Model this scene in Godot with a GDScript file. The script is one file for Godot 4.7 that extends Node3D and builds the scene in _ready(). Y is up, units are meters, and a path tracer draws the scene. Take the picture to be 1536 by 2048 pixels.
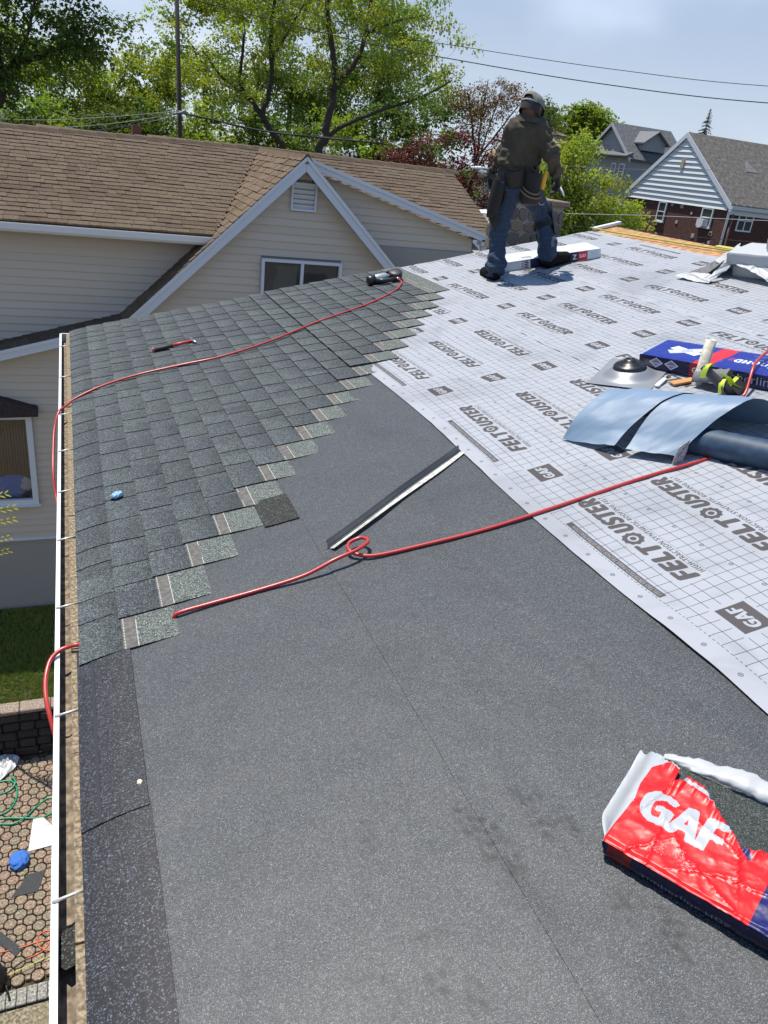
extends Node3D
# A roof being re-shingled, seen from the roof itself: house roof, worker, neighbouring houses, trees.

const AL := 0.22983            # pitch of the roof
var RD := Vector3(cos(AL), sin(AL), 0)      # up the slope
var RN := Vector3(-sin(AL), cos(AL), 0)     # off the slope
var RB := Basis(RD, RN, Vector3(0, 0, 1))
const GY := -5.9               # level of the ground
var rng := RandomNumberGenerator.new()
var nz := FastNoiseLite.new()
var nz2 := FastNoiseLite.new()
var M := {}
var names := {}
var no_uv := PackedVector2Array()

# ---------------------------------------------------------------- mesh building
class MB:
	var st := SurfaceTool.new()
	func _init(smooth := false):
		st.begin(Mesh.PRIMITIVE_TRIANGLES)
		st.set_smooth_group(0 if smooth else -1)
	func tri(a: Vector3, b: Vector3, c: Vector3, ua := Vector2.ZERO, ub := Vector2.ZERO, uc := Vector2.ZERO):
		st.set_uv(ua); st.add_vertex(a)
		st.set_uv(ub); st.add_vertex(b)
		st.set_uv(uc); st.add_vertex(c)
	func quad(a: Vector3, b: Vector3, c: Vector3, d: Vector3, ua := Vector2.ZERO, ub := Vector2(1, 0), uc := Vector2(1, 1), ud := Vector2(0, 1)):
		tri(a, b, c, ua, ub, uc)
		tri(a, c, d, ua, uc, ud)
	func hexa(p: Array):   # 0-3 below, 4-7 above, each (x-,z-), (x+,z-), (x+,z+), (x-,z+)
		quad(p[4], p[5], p[6], p[7]); quad(p[3], p[2], p[1], p[0])
		quad(p[7], p[6], p[2], p[3]); quad(p[5], p[4], p[0], p[1])
		quad(p[6], p[5], p[1], p[2]); quad(p[4], p[7], p[3], p[0])
	func box(t: Transform3D, s: Vector3):   # centred
		var h := s * 0.5
		var p := []
		for y in [-h.y, h.y]:
			for c in [Vector2(-1, -1), Vector2(1, -1), Vector2(1, 1), Vector2(-1, 1)]:
				p.append(t * Vector3(c.x * h.x, y, c.y * h.z))
		hexa(p)
	func boxat(c: Vector3, s: Vector3, b := Basis.IDENTITY):
		box(Transform3D(b, c), s)
	func rbox(t: Transform3D, s: Vector3, r: float):   # box with chamfered edges
		var h := s * 0.5
		var k := h - Vector3(r, r, r)
		var g := func(x, y, z, w):
			return t * Vector3(x * (h.x if w == 0 else k.x), y * (h.y if w == 1 else k.y), z * (h.z if w == 2 else k.z))
		for q in [[1, 0, 0], [-1, 0, 0], [0, 1, 0], [0, -1, 0], [0, 0, 1], [0, 0, -1]]:
			var w := 0 if q[0] != 0 else (1 if q[1] != 0 else 2)
			var s1: int = q[w]
			var cs := [[-1, -1], [1, -1], [1, 1], [-1, 1]]
			var p := []
			for c in cs:
				var v := [0, 0, 0]
				v[w] = s1; v[(w + 1) % 3] = c[0]; v[(w + 2) % 3] = c[1]
				p.append(g.call(v[0], v[1], v[2], w))
			if s1 > 0: p.reverse()
			quad(p[0], p[1], p[2], p[3])
		for w in 3:            # edges along axis w
			for c in [[-1, -1], [1, -1], [1, 1], [-1, 1]]:
				var a := [0, 0, 0]; var b := [0, 0, 0]
				a[w] = -1; b[w] = 1
				for v in [a, b]:
					v[(w + 1) % 3] = c[0]; v[(w + 2) % 3] = c[1]
				var w1: int = (w + 1) % 3; var w2: int = (w + 2) % 3
				var q := [g.call(a[0], a[1], a[2], w1), g.call(b[0], b[1], b[2], w1), g.call(b[0], b[1], b[2], w2), g.call(a[0], a[1], a[2], w2)]
				if c[0] * c[1] < 0: q.reverse()
				quad(q[0], q[1], q[2], q[3])
		for x in [-1, 1]:
			for y in [-1, 1]:
				for z in [-1, 1]:
					var q := [g.call(x, y, z, 0), g.call(x, y, z, 1), g.call(x, y, z, 2)]
					if x * y * z > 0: q.reverse()
					tri(q[0], q[1], q[2])
	func grid(n: int, m: int, f: Callable, uvf = null, flip := false, colf = null):   # f(a, b), a and b 0..1
		var P := PackedVector3Array(); var U := PackedVector2Array()
		for j in m + 1:
			for i in n + 1:
				P.append(f.call(float(i) / n, float(j) / m))
				U.append(uvf.call(float(i) / n, float(j) / m) if uvf != null else Vector2(float(i) / n, float(j) / m))
		var w := n + 1
		for j in m:
			for i in n:
				var a := j * w + i; var b := a + 1; var c := b + w; var d := a + w
				if colf != null:
					for q in [[a, i, j], [b, i + 1, j], [c, i + 1, j + 1], [a, i, j], [c, i + 1, j + 1], [d, i, j + 1]]:
						st.set_color(colf.call(float(q[1]) / n, float(q[2]) / m)); st.set_uv(U[q[0]]); st.add_vertex(P[q[0]])
				elif flip: quad(P[d], P[c], P[b], P[a], U[d], U[c], U[b], U[a])
				else: quad(P[a], P[b], P[c], P[d], U[a], U[b], U[c], U[d])
	func tube(p: Array, r, sides := 8, caps := true):
		var rings := []
		var up := Vector3.UP
		var n := p.size()
		for i in n:
			var t: Vector3 = (p[min(i + 1, n - 1)] - p[max(i - 1, 0)]).normalized()
			if i == 0 and abs(t.dot(up)) > 0.9: up = Vector3.RIGHT
			var x := up.cross(t).normalized(); up = t.cross(x).normalized()
			var rr: float = r[i] if r is Array else r
			var ring := []
			for k in sides:
				var a := TAU * k / sides
				ring.append(p[i] + (x * cos(a) + up * sin(a)) * rr)
			rings.append(ring)
		for i in n - 1:
			for k in sides:
				var l: int = (k + 1) % sides
				quad(rings[i][k], rings[i + 1][k], rings[i + 1][l], rings[i][l], Vector2(float(k) / sides, i), Vector2(float(k) / sides, i + 1), Vector2(float(k + 1) / sides, i + 1), Vector2(float(k + 1) / sides, i))
		if caps:
			for k in sides:
				var l: int = (k + 1) % sides
				tri(p[0], rings[0][k], rings[0][l]); tri(p[n - 1], rings[n - 1][l], rings[n - 1][k])
	func lathe(prof: Array, sides: int, t := Transform3D.IDENTITY, sq := Vector2.ONE):
		for i in prof.size() - 1:
			for k in sides:
				var a := TAU * k / sides; var b := TAU * (k + 1) / sides
				var f := func(q: Vector2, an: float): return t * Vector3(q.x * cos(an) * sq.x, q.y, q.x * sin(an) * sq.y)
				quad(f.call(prof[i + 1], a), f.call(prof[i + 1], b), f.call(prof[i], b), f.call(prof[i], a))
	func prism(poly: PackedVector2Array, o: Vector3, ax: Vector3, ay: Vector3, dep: Vector3):   # outline swept along dep, both ends closed
		var ix := Geometry2D.triangulate_polygon(poly)
		var v := func(i): return o + ax * poly[i].x + ay * poly[i].y
		for k in range(0, ix.size(), 3):
			var a: Vector3 = v.call(ix[k]); var b: Vector3 = v.call(ix[k + 1]); var c: Vector3 = v.call(ix[k + 2])
			if (c - a).cross(b - a).dot(dep) > 0: tri(a + dep, b + dep, c + dep, poly[ix[k]], poly[ix[k + 1]], poly[ix[k + 2]]); tri(a, c, b, poly[ix[k]], poly[ix[k + 2]], poly[ix[k + 1]])
			else: tri(a + dep, c + dep, b + dep, poly[ix[k]], poly[ix[k + 2]], poly[ix[k + 1]]); tri(a, b, c, poly[ix[k]], poly[ix[k + 1]], poly[ix[k + 2]])
		var n := poly.size()
		var area := 0.0
		for i in n: area += poly[i].cross(poly[(i + 1) % n])
		var fl := (area > 0) == (ax.cross(ay).dot(dep) > 0)
		for i in n:
			var a: Vector3 = v.call(i); var b: Vector3 = v.call((i + 1) % n)
			if fl: quad(a, a + dep, b + dep, b)
			else: quad(b, b + dep, a + dep, a)
	func done() -> ArrayMesh:
		st.generate_normals()
		return st.commit()

func numbered(p: Node, called: String) -> String:
	var key := "%d/%s" % [p.get_instance_id(), called]
	var k: int = names.get(key, 0)
	names[key] = k + 1
	return called if k == 0 else "%s_%03d" % [called, k]

func put(p: Node, called: String, mesh, m: Material, t := Transform3D.IDENTITY) -> MeshInstance3D:
	var o := MeshInstance3D.new()
	o.name = numbered(p, called)
	o.mesh = mesh.done() if mesh is MB else mesh
	o.material_override = m
	o.transform = t
	p.add_child(o, true)
	return o

func tag(o: Node3D, label: String, category: String, group := "") -> Node3D:
	o.set_meta("label", label); o.set_meta("category", category)
	if group != "": o.set_meta("group", group)
	return o

func thing(called: String, label: String, category: String, at := Vector3.ZERO, b := Basis.IDENTITY, group := "") -> Node3D:
	var o := Node3D.new()
	o.name = numbered(self, called)
	o.transform = Transform3D(b, at)
	add_child(o, true)
	return tag(o, label, category, group)

func struct(called: String, mesh, m: Material, t := Transform3D.IDENTITY) -> MeshInstance3D:
	var o := put(self, called, mesh, m, t)
	o.set_meta("kind", "structure")
	return o

func rp(s: float, u: float, h := 0.0) -> Vector3:     # a point of the roof: up the slope, along the eave, off the slope
	return RD * s + RN * h + Vector3(0, 0, -u)

func droop(s: float) -> float:
	var k: float = max(0.0, 0.14 - s) / 0.14
	return -0.014 * k * k

func wavy(s: float, u: float) -> float:
	return nz.get_noise_2d(s * 60.0, u * 60.0) * 0.006 + droop(s)

func rs(s: float, u: float, h := 0.0) -> Vector3:     # the same with the unevenness of the deck
	return rp(s, u, h + wavy(s, u))

func rslab(b: MB, s0: float, s1: float, u0: float, u1: float, h0: float, h1: float, th: float, ns := 1, nu := 1, tone = null):   # flat piece; h0, h1: top at s0 and at s1; tone: shade of its granules at s0 and at s1, with bare dark edges
	for i in ns:
		for j in nu:
			var a0 := lerpf(s0, s1, float(i) / ns); var a1 := lerpf(s0, s1, float(i + 1) / ns)
			var t0 := lerpf(h0, h1, float(i) / ns); var t1 := lerpf(h0, h1, float(i + 1) / ns)
			var b0 := lerpf(u0, u1, float(j) / nu); var b1 := lerpf(u0, u1, float(j + 1) / nu)
			var top := [rs(a0, b1, t0), rs(a1, b1, t1), rs(a1, b0, t1), rs(a0, b0, t0)]
			var bot := [rs(a0, b1, t0 - th), rs(a1, b1, t1 - th), rs(a1, b0, t1 - th), rs(a0, b0, t0 - th)]
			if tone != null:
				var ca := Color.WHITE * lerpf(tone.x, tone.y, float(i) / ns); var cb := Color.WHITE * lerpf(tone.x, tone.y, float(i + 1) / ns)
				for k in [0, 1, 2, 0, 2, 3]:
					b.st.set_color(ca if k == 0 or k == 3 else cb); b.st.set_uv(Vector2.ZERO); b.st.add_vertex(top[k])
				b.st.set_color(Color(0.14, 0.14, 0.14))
			else: b.quad(top[0], top[1], top[2], top[3])
			b.quad(bot[3], bot[2], bot[1], bot[0])
			if j == 0: b.quad(top[3], top[2], bot[2], bot[3])
			if j == nu - 1: b.quad(top[1], top[0], bot[0], bot[1])
			if i == ns - 1: b.quad(top[2], top[1], bot[1], bot[2])
			if i == 0: b.quad(top[0], top[3], bot[3], bot[0])

func curve(pts: Array, n := 12) -> Array:   # smooth line through the points
	var c := Curve3D.new()
	for i in pts.size():
		var tg: Vector3 = (pts[min(i + 1, pts.size() - 1)] - pts[max(i - 1, 0)]) / 6.0
		c.add_point(pts[i], -tg, tg)
	var out := []
	for i in pts.size() - 1:
		for k in n: out.append(c.sample(i, float(k) / n))
	out.append(pts[-1])
	return out

# ---------------------------------------------------------------- textures and materials
func img_tex(im: Image) -> ImageTexture:
	return ImageTexture.create_from_image(im)

func grain(size: int, f: Callable, seed_: int) -> ImageTexture:   # one value per pixel, each drawn by f
	rng.seed = seed_
	var d := PackedByteArray(); d.resize(size * size * 3)
	for i in size * size:
		var c: Color = f.call()
		d[i * 3] = int(clampf(c.r, 0, 1) * 255); d[i * 3 + 1] = int(clampf(c.g, 0, 1) * 255); d[i * 3 + 2] = int(clampf(c.b, 0, 1) * 255)
	return img_tex(Image.create_from_data(size, size, false, Image.FORMAT_RGB8, d))

func soft(size: int, freq: float, lo: float, hi: float, seed_: int, oct := 4, stretch := Vector2.ONE) -> ImageTexture:   # cloudy mottling
	var n := FastNoiseLite.new(); n.seed = seed_; n.frequency = freq; n.fractal_octaves = oct
	var d := PackedByteArray(); d.resize(size * size)
	for y in size:
		for x in size:
			# repeat without a seam: blend with the copies beyond the edges
			var fx := float(x) / size; var fy := float(y) / size
			var a := n.get_noise_2d(x * stretch.x, y * stretch.y); var b := n.get_noise_2d((x - size) * stretch.x, y * stretch.y)
			var c := n.get_noise_2d(x * stretch.x, (y - size) * stretch.y); var e := n.get_noise_2d((x - size) * stretch.x, (y - size) * stretch.y)
			var v := lerpf(lerpf(a, b, fx), lerpf(c, e, fx), fy) * 1.5
			d[y * size + x] = int(clampf(lerpf(lo, hi, v * 0.5 + 0.5), 0, 1) * 255)
	return img_tex(Image.create_from_data(size, size, false, Image.FORMAT_L8, d))

func mat(lin: Color, rough := 0.8, tex: Texture2D = null, scale := 1.0, o := {}) -> StandardMaterial3D:   # lin: linear base colour; scale: repeats per metre
	var m := StandardMaterial3D.new()
	var mean := {T.get("dirt"): 2.1, T.get("soft"): 1.7, T.get("wood"): 1.6}      # these mottlings are darker than white on average
	if tex and mean.has(tex): lin = (lin * mean[tex]).clamp(Color.BLACK, Color.WHITE)
	lin.a = 1.0
	m.albedo_color = lin.linear_to_srgb()
	m.roughness = rough
	m.metallic_specular = o.get("spec", 0.5)
	m.metallic = o.get("metal", 0.0)
	if tex:
		m.albedo_texture = tex
		if not o.get("uv", false):
			m.uv1_triplanar = true; m.uv1_world_triplanar = true
			m.uv1_scale = Vector3.ONE * scale
		elif scale != 1.0: m.uv1_scale = Vector3.ONE * scale
	if o.has("bump"):
		m.heightmap_enabled = true; m.heightmap_texture = o.bump; m.heightmap_scale = o.get("depth", 0.2)
	if o.has("vc"): m.vertex_color_use_as_albedo = true
	if o.has("back"):
		m.backlight_enabled = true; m.backlight = o.back
	if o.has("alpha"):
		m.transparency = BaseMaterial3D.TRANSPARENCY_ALPHA; m.albedo_color.a = o.alpha
	if o.has("coat"):
		m.clearcoat_enabled = true; m.clearcoat = o.coat; m.clearcoat_roughness = o.get("coat_rough", 0.2)
	m.cull_mode = BaseMaterial3D.CULL_DISABLED
	return m

func text_shape(text: String, bold := true, serif := false) -> Array:   # triangles of a line of writing and the box round them
	var f := SystemFont.new()
	f.font_names = PackedStringArray(["Droid Serif" if serif else "Droid Sans"])
	f.font_weight = 700 if bold else 400
	var tm := TextMesh.new()
	tm.text = text; tm.font = f; tm.font_size = 48; tm.pixel_size = 1.0 / 48; tm.depth = 0.0; tm.curve_step = 1.2
	var a := tm.get_mesh_arrays()
	var v: PackedVector3Array = a[Mesh.ARRAY_VERTEX]
	var ix: PackedInt32Array = a[Mesh.ARRAY_INDEX] if a[Mesh.ARRAY_INDEX] != null else PackedInt32Array(range(v.size()))
	var p := PackedVector2Array()
	for k in ix: p.append(Vector2(v[k].x, v[k].y))
	var box := Rect2(p[0], Vector2.ZERO)
	for q in p: box = box.expand(q)
	return [p, box]

func fill_tri(im: Image, a: Vector2, b: Vector2, c: Vector2, col: Color):
	var y0 := int(ceil(min(a.y, b.y, c.y) - 0.5)); var y1 := int(floor(max(a.y, b.y, c.y) - 0.5))
	for y in range(max(y0, 0), min(y1, im.get_height() - 1) + 1):
		var yy := y + 0.5
		var lo := 1e9; var hi := -1e9
		for e in [[a, b], [b, c], [c, a]]:
			var p: Vector2 = e[0]; var q: Vector2 = e[1]
			if (p.y <= yy) != (q.y <= yy):
				var x := p.x + (yy - p.y) / (q.y - p.y) * (q.x - p.x)
				lo = min(lo, x); hi = max(hi, x)
		if hi >= lo:
			var x0 := int(round(lo)); var x1 := int(round(hi))
			if x1 > x0: im.fill_rect(Rect2i(x0, y, x1 - x0, 1), col)

func fill_poly(im: Image, p: PackedVector2Array, col: Color):
	var ix := Geometry2D.triangulate_polygon(p)
	for k in range(0, ix.size(), 3): fill_tri(im, p[ix[k]], p[ix[k + 1]], p[ix[k + 2]], col)

func write(im: Image, text: String, t: Transform2D, col: Color, bold := true, serif := false, grow := 0.0):   # t takes the unit square (y down) to pixels
	var sh := text_shape(text, bold, serif)
	var p: PackedVector2Array = sh[0]; var bx: Rect2 = sh[1]
	var q := PackedVector2Array()
	for v in p: q.append(t * Vector2((v.x - bx.position.x) / bx.size.x, 1.0 - (v.y - bx.position.y) / bx.size.y))
	var offs := [Vector2.ZERO] if grow == 0.0 else [Vector2(-grow, 0), Vector2(grow, 0), Vector2(0, grow * 0.6), Vector2(0, -grow * 0.6)]
	for o in offs:
		for k in range(0, q.size(), 3): fill_tri(im, q[k] + o, q[k + 1] + o, q[k + 2] + o, col)

func ring(im: Image, c: Vector2, r: float, w: float, col: Color):
	for k in 24:
		var a := TAU * k / 24; var b := TAU * (k + 1) / 24
		var p := [c + Vector2(cos(a), sin(a)) * (r - w), c + Vector2(cos(b), sin(b)) * (r - w), c + Vector2(cos(b), sin(b)) * r, c + Vector2(cos(a), sin(a)) * r]
		fill_tri(im, p[0], p[1], p[2], col); fill_tri(im, p[0], p[2], p[3], col)

func _ready():
	rng.seed = 7
	nz.seed = 3; nz.frequency = 0.02; nz2.seed = 11; nz2.frequency = 0.02
	var cam := Camera3D.new()
	cam.name = "camera"
	cam.transform = Transform3D(Basis.from_euler(Vector3(-0.43744, -0.41682, 0.12351)), Vector3(0.04236, 1.63258, 0))
	cam.fov = 68.55
	cam.near = 0.05; cam.far = 900.0
	add_child(cam)
	cam.current = true
	var we := WorldEnvironment.new()
	we.name = "environment"
	var env := Environment.new()
	env.background_mode = Environment.BG_SKY
	var sm := ProceduralSkyMaterial.new()
	sm.sky_top_color = Color(0.41, 0.59, 0.84); sm.sky_horizon_color = Color(0.89, 0.94, 0.985); sm.sky_curve = 0.19
	sm.ground_bottom_color = Color(0.25, 0.26, 0.24); sm.ground_horizon_color = Color(0.70, 0.78, 0.87); sm.ground_curve = 0.03
	sm.sky_cover = clouds(); sm.sky_cover_modulate = Color(1, 1, 1, 1)
	sm.energy_multiplier = 0.78
	sm.sun_angle_max = 12.0; sm.sun_curve = 0.1
	var sky := Sky.new(); sky.sky_material = sm
	env.sky = sky
	env.tonemap_mode = Environment.TONE_MAPPER_LINEAR
	env.tonemap_exposure = EXPOSURE
	env.sdfgi_enabled = true; env.ssao_enabled = true; env.ssil_enabled = true
	we.environment = env
	add_child(we)
	var sun := DirectionalLight3D.new()
	sun.name = "sun"
	sun.light_energy = 1.6; sun.light_color = Color(1.0, 0.97, 0.915); sun.light_angular_distance = 0.5
	sun.shadow_enabled = true
	add_child(sun)
	sun.look_at_from_position(Vector3.ZERO, -Vector3(-0.20, 1.0, -0.285))
	textures()
	materials()
	build_all()

const EXPOSURE := 1.15

func clouds() -> ImageTexture:   # thin high haze and a few soft clouds
	var w := 1024; var h := 512
	var n := FastNoiseLite.new(); n.seed = 21; n.frequency = 0.9; n.fractal_octaves = 5
	var d := PackedByteArray(); d.resize(w * h * 4)
	for y in h:
		var el := (0.5 - (y + 0.5) / h) * PI
		for x in w:
			var az := (x + 0.5) / w * TAU
			var v := Vector3(cos(el) * cos(az), sin(el) * 2.2, cos(el) * sin(az))
			var k := n.get_noise_3dv(v * 2.2) * 0.5 + 0.5
			var a: float = smoothstep(0.47, 0.80, k) * 0.30 + 0.03
			a *= smoothstep(-0.02, 0.10, el) * (1.0 - 0.6 * smoothstep(0.6, 1.4, el))
			var i := (y * w + x) * 4
			d[i] = 240; d[i + 1] = 244; d[i + 2] = 250; d[i + 3] = int(a * 255)
	return img_tex(Image.create_from_data(w, h, false, Image.FORMAT_RGBA8, d))

var T := {}
func textures():
	T.gran = grain(1024, func():
		var r := rng.randf()
		var g := 0.22 + rng.randf() * 0.26
		if r < 0.05: g = 0.88 + rng.randf() * 0.15
		elif r < 0.17: g = 0.50 + rng.randf() * 0.14
		elif r < 0.42: g = 0.10 + rng.randf() * 0.12
		var t := rng.randf() * 0.05
		return Color(g - t * 0.5, g, g + t * 0.3), 31)
	T.gran2 = grain(512, func():
		var r := rng.randf()
		var g := 0.30 + rng.randf() * 0.30
		if r < 0.07: g = 0.85 + rng.randf() * 0.15
		elif r < 0.22: g = 0.60 + rng.randf() * 0.12
		elif r < 0.48: g = 0.14 + rng.randf() * 0.12
		var t := rng.randf() * 0.05
		return Color(g - t * 0.5, g, g + t * 0.3), 32)
	T.coarse = grain(512, func():
		var r := rng.randf()
		var g := 0.06 + rng.randf() * 0.18
		if r < 0.085: g = 0.94 + rng.randf() * 0.08
		elif r < 0.17: g = 0.40 + rng.randf() * 0.15
		return Color(g, g, g + 0.02), 33)
	T.soft = soft(512, 0.012, 0.55, 1.0, 5)
	T.dirt = soft(512, 0.02, 0.35, 1.0, 9, 5)
	T.wood = soft(512, 0.02, 0.6, 1.0, 15, 5, Vector2(0.25, 2.4))
	T.felt = felt_print()
	T.brick = bricks(Color(0.36, 0.20, 0.17), Color(0.50, 0.47, 0.45))

func felt_print() -> ImageTexture:   # one repeat of the printed underlayment: 1.175 m along the roll, 1.22 m across
	var S := 2048
	var im := Image.create(S, S, false, Image.FORMAT_RGB8)
	var white := Color(0.80, 0.83, 0.88); var line := Color(0.33, 0.38, 0.44); var ink := Color(0.40, 0.39, 0.40)
	im.fill(white)
	var kx := S / 1.175; var ky := S / 1.22
	var X := func(a): return int(round(fposmod(a, 1.175) * kx))
	var gy0 := 0.075; var gy1 := 1.15
	for i in 24: im.fill_rect(Rect2i(int(i * S / 24.0) + 20, int(gy0 * ky), 4, int((gy1 - gy0) * ky)), line)
	var y := gy0
	while y < gy1 + 0.001:
		if y > gy0 + 0.01: im.fill_rect(Rect2i(0, int(y * ky), S, 4), line)
		else:
			for k in 64: im.fill_rect(Rect2i(k * 32, int(y * ky), 18, 4), line)
		y += 0.0489
	for by in [0.037, 0.41, 0.76, 1.115, 1.185]:
		for i in 8:
			var c := Vector2((i + 0.5) * S / 8.0 - 60, by * ky)
			if by == 1.115: continue
			ring(im, c, 14, 3.5, line)
			im.fill_rect(Rect2i(int(c.x) - 13, int(c.y) - 1, 26, 3), line); im.fill_rect(Rect2i(int(c.x) - 1, int(c.y) - 13, 3, 26), line)
	# writing: the roll's name, the line below it, and the maker's box
	var x0 := 0.04
	for b in [0.205, 0.555, 0.905]:
		im.fill_rect(Rect2i(int((x0 - 0.02) * kx), int((b - 0.022) * ky), int(0.66 * kx), int(0.138 * ky)), white)
		var hgt: float = 0.074 * ky
		var words := [["FELT", 0.0, 0.235], ["USTER", 0.345, 0.275]]
		for w in words:
			write(im, w[0], Transform2D(Vector2(w[2] * kx, 0), Vector2(-0.20 * hgt, hgt), Vector2((x0 + w[1]) * kx + 0.2 * hgt, b * ky)), ink, true, false, 9.0)
		# the saw-blade shaped B
		var bc := Vector2((x0 + 0.297) * kx, (b + 0.028) * ky)
		var blade := PackedVector2Array()
		for k in 20:
			var a := TAU * k / 20
			blade.append(bc + Vector2(cos(a), sin(a) * 1.0) * (0.042 if k % 2 == 0 else 0.036) * kx)
		fill_poly(im, blade, ink)
		ring(im, bc, 0.020 * kx, 0.008 * kx, white)
		write(im, "HIGH-TRACTION SYNTHETIC ROOFING FELT", Transform2D(Vector2(0.60 * kx, 0), Vector2(0, 0.021 * ky), Vector2((x0 + 0.01) * kx, (b + 0.087) * ky)), ink, true)
		var gx := x0 + 0.865
		im.fill_rect(Rect2i(int((gx - 0.016) * kx), int((b - 0.042) * ky), int(0.165 * kx), int(0.142 * ky)), white)
		im.fill_rect(Rect2i(int(gx * kx), int((b - 0.027) * ky), int(0.13 * kx), int(0.115 * ky)), ink)
		write(im, "GAF", Transform2D(Vector2(0.104 * kx, 0), Vector2(-0.1 * 0.05 * ky, 0.046 * ky), Vector2((gx + 0.016) * kx, (b + 0.008) * ky)), white, true, false, 3.0)
	for part in [[x0 - 0.19, 0.19], [x0 - 0.19 + 1.175, 0.19]]:
		pass
	im.fill_rect(Rect2i(0, int(0.083 * ky), int((x0 + 0.51) * kx), int(0.028 * ky)), ink)
	write(im, "FIELTRO SINTETICO PARA TECHOS CON EXTRATRACCION", Transform2D(Vector2((x0 + 0.47) * kx, 0), Vector2(0, 0.016 * ky), Vector2(0.012 * kx, 0.089 * ky)), Color(0.66, 0.68, 0.72), true)
	# weave of the cloth: fine unevenness of tone
	rng.seed = 77
	for k in 9000:
		var p := Vector2i(rng.randi() % (S - 40), rng.randi() % (S - 4))
		var c := im.get_pixelv(p)
		if c.r > 0.7:
			var v := rng.randf_range(-0.025, 0.02)
			im.fill_rect(Rect2i(p, Vector2i(6, 2)), Color(c.r + v, c.g + v, c.b + v))
	return img_tex(im)

func bricks(a: Color, mortar: Color) -> ImageTexture:   # far masonry, 1.6 m wide and high
	rng.seed = 55
	var im := Image.create(512, 512, false, Image.FORMAT_RGB8)
	im.fill(mortar)
	for r in 24:
		for c in 9:
			var v := rng.randf_range(0.72, 1.15)
			var x := int((c - (0.5 if r % 2 else 0.0)) * 64.0)
			im.fill_rect(Rect2i(x, int(r * 21.33) + 3, 60, 17), Color(a.r * v, a.g * v * rng.randf_range(0.9, 1.1), a.b * v))
	return img_tex(im)

func materials():
	# tones of the roof's granules
	var tones := [Color(0.145, 0.163, 0.163), Color(0.130, 0.144, 0.148), Color(0.115, 0.125, 0.132), Color(0.160, 0.182, 0.176), Color(0.125, 0.133, 0.142), Color(0.140, 0.155, 0.157)]
	M.shingle = []
	for t in tones: M.shingle.append(mat(((t * 3.3).lerp(Color(0.46, 0.48, 0.5), 0.35)) * 1.03, 0.9, T.gran2, 0.95, {spec = 0.35, vc = true}))
	M.headlap = mat(Color(0.68, 0.73, 0.65), 0.92, T.gran2, 1.0, {spec = 0.3, vc = true})
	M.sealant = mat(Color(0.115, 0.108, 0.098), 0.75, T.soft, 6.0)
	M.mark = mat(Color(0.40, 0.40, 0.37), 0.8)
	M.base = mat(Color(0.455, 0.475, 0.515), 0.56, T.gran, 0.85, {spec = 0.5, vc = true})
	M.starter = mat(Color(0.27, 0.29, 0.35), 0.6, T.coarse, 0.95, {spec = 0.5})
	M.tar = mat(Color(0.02, 0.022, 0.03), 0.5)
	M.scrap = mat(Color(0.30, 0.31, 0.25), 0.8, T.coarse, 0.9)
	M.felt = mat(Color(0.585, 0.572, 0.55), 0.6, T.felt, 1.0, {uv = true, spec = 0.35, vc = true})
	M.ply = mat(Color(0.45, 0.24, 0.10), 0.8, T.dirt, 1.4)
	M.deck = mat(Color(0.30, 0.20, 0.11), 0.85, T.wood, 2.0)
	M.white = mat(Color(0.78, 0.79, 0.80), 0.45)
	M.white_old = mat(Color(0.66, 0.68, 0.70), 0.5)
	M.gutter_in = mat(Color(0.22, 0.175, 0.125), 0.8, T.dirt, 2.5)
	M.fascia_old = mat(Color(0.27, 0.21, 0.135), 0.9, T.dirt, 6.0)
	M.steel = mat(Color(0.62, 0.60, 0.55), 0.4, null, 1.0, {metal = 0.4})
	M.wallside = mat(Color(0.55, 0.52, 0.46), 0.7)
	M.film = mat(Color(0.44, 0.455, 0.47), 0.5)
	M.rubber = mat(Color(0.012, 0.012, 0.014), 0.35)
	M.hose = mat(Color(0.46, 0.035, 0.03), 0.38, null, 1.0, {coat = 0.3})
	M.granule_dark = mat(Color(0.34, 0.39, 0.35), 0.9, T.gran, 0.8)
	M.glass = mat(Color(0.035, 0.04, 0.045), 0.06, null, 1.0, {spec = 0.6})
	M.trim = mat(Color(0.62, 0.65, 0.70), 0.5)

var UE := [2.213, 2.399, 2.61, 2.80, 2.99, 3.181, 3.36, 3.547, 3.728, 3.914, 4.09, 4.273, 4.454, 4.63, 4.827, 5.016, 5.20, 5.396, 5.60, 5.80]
const UFAR := 6.95
const SRIDGE := 5.50
const EX := 0.143

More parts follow.
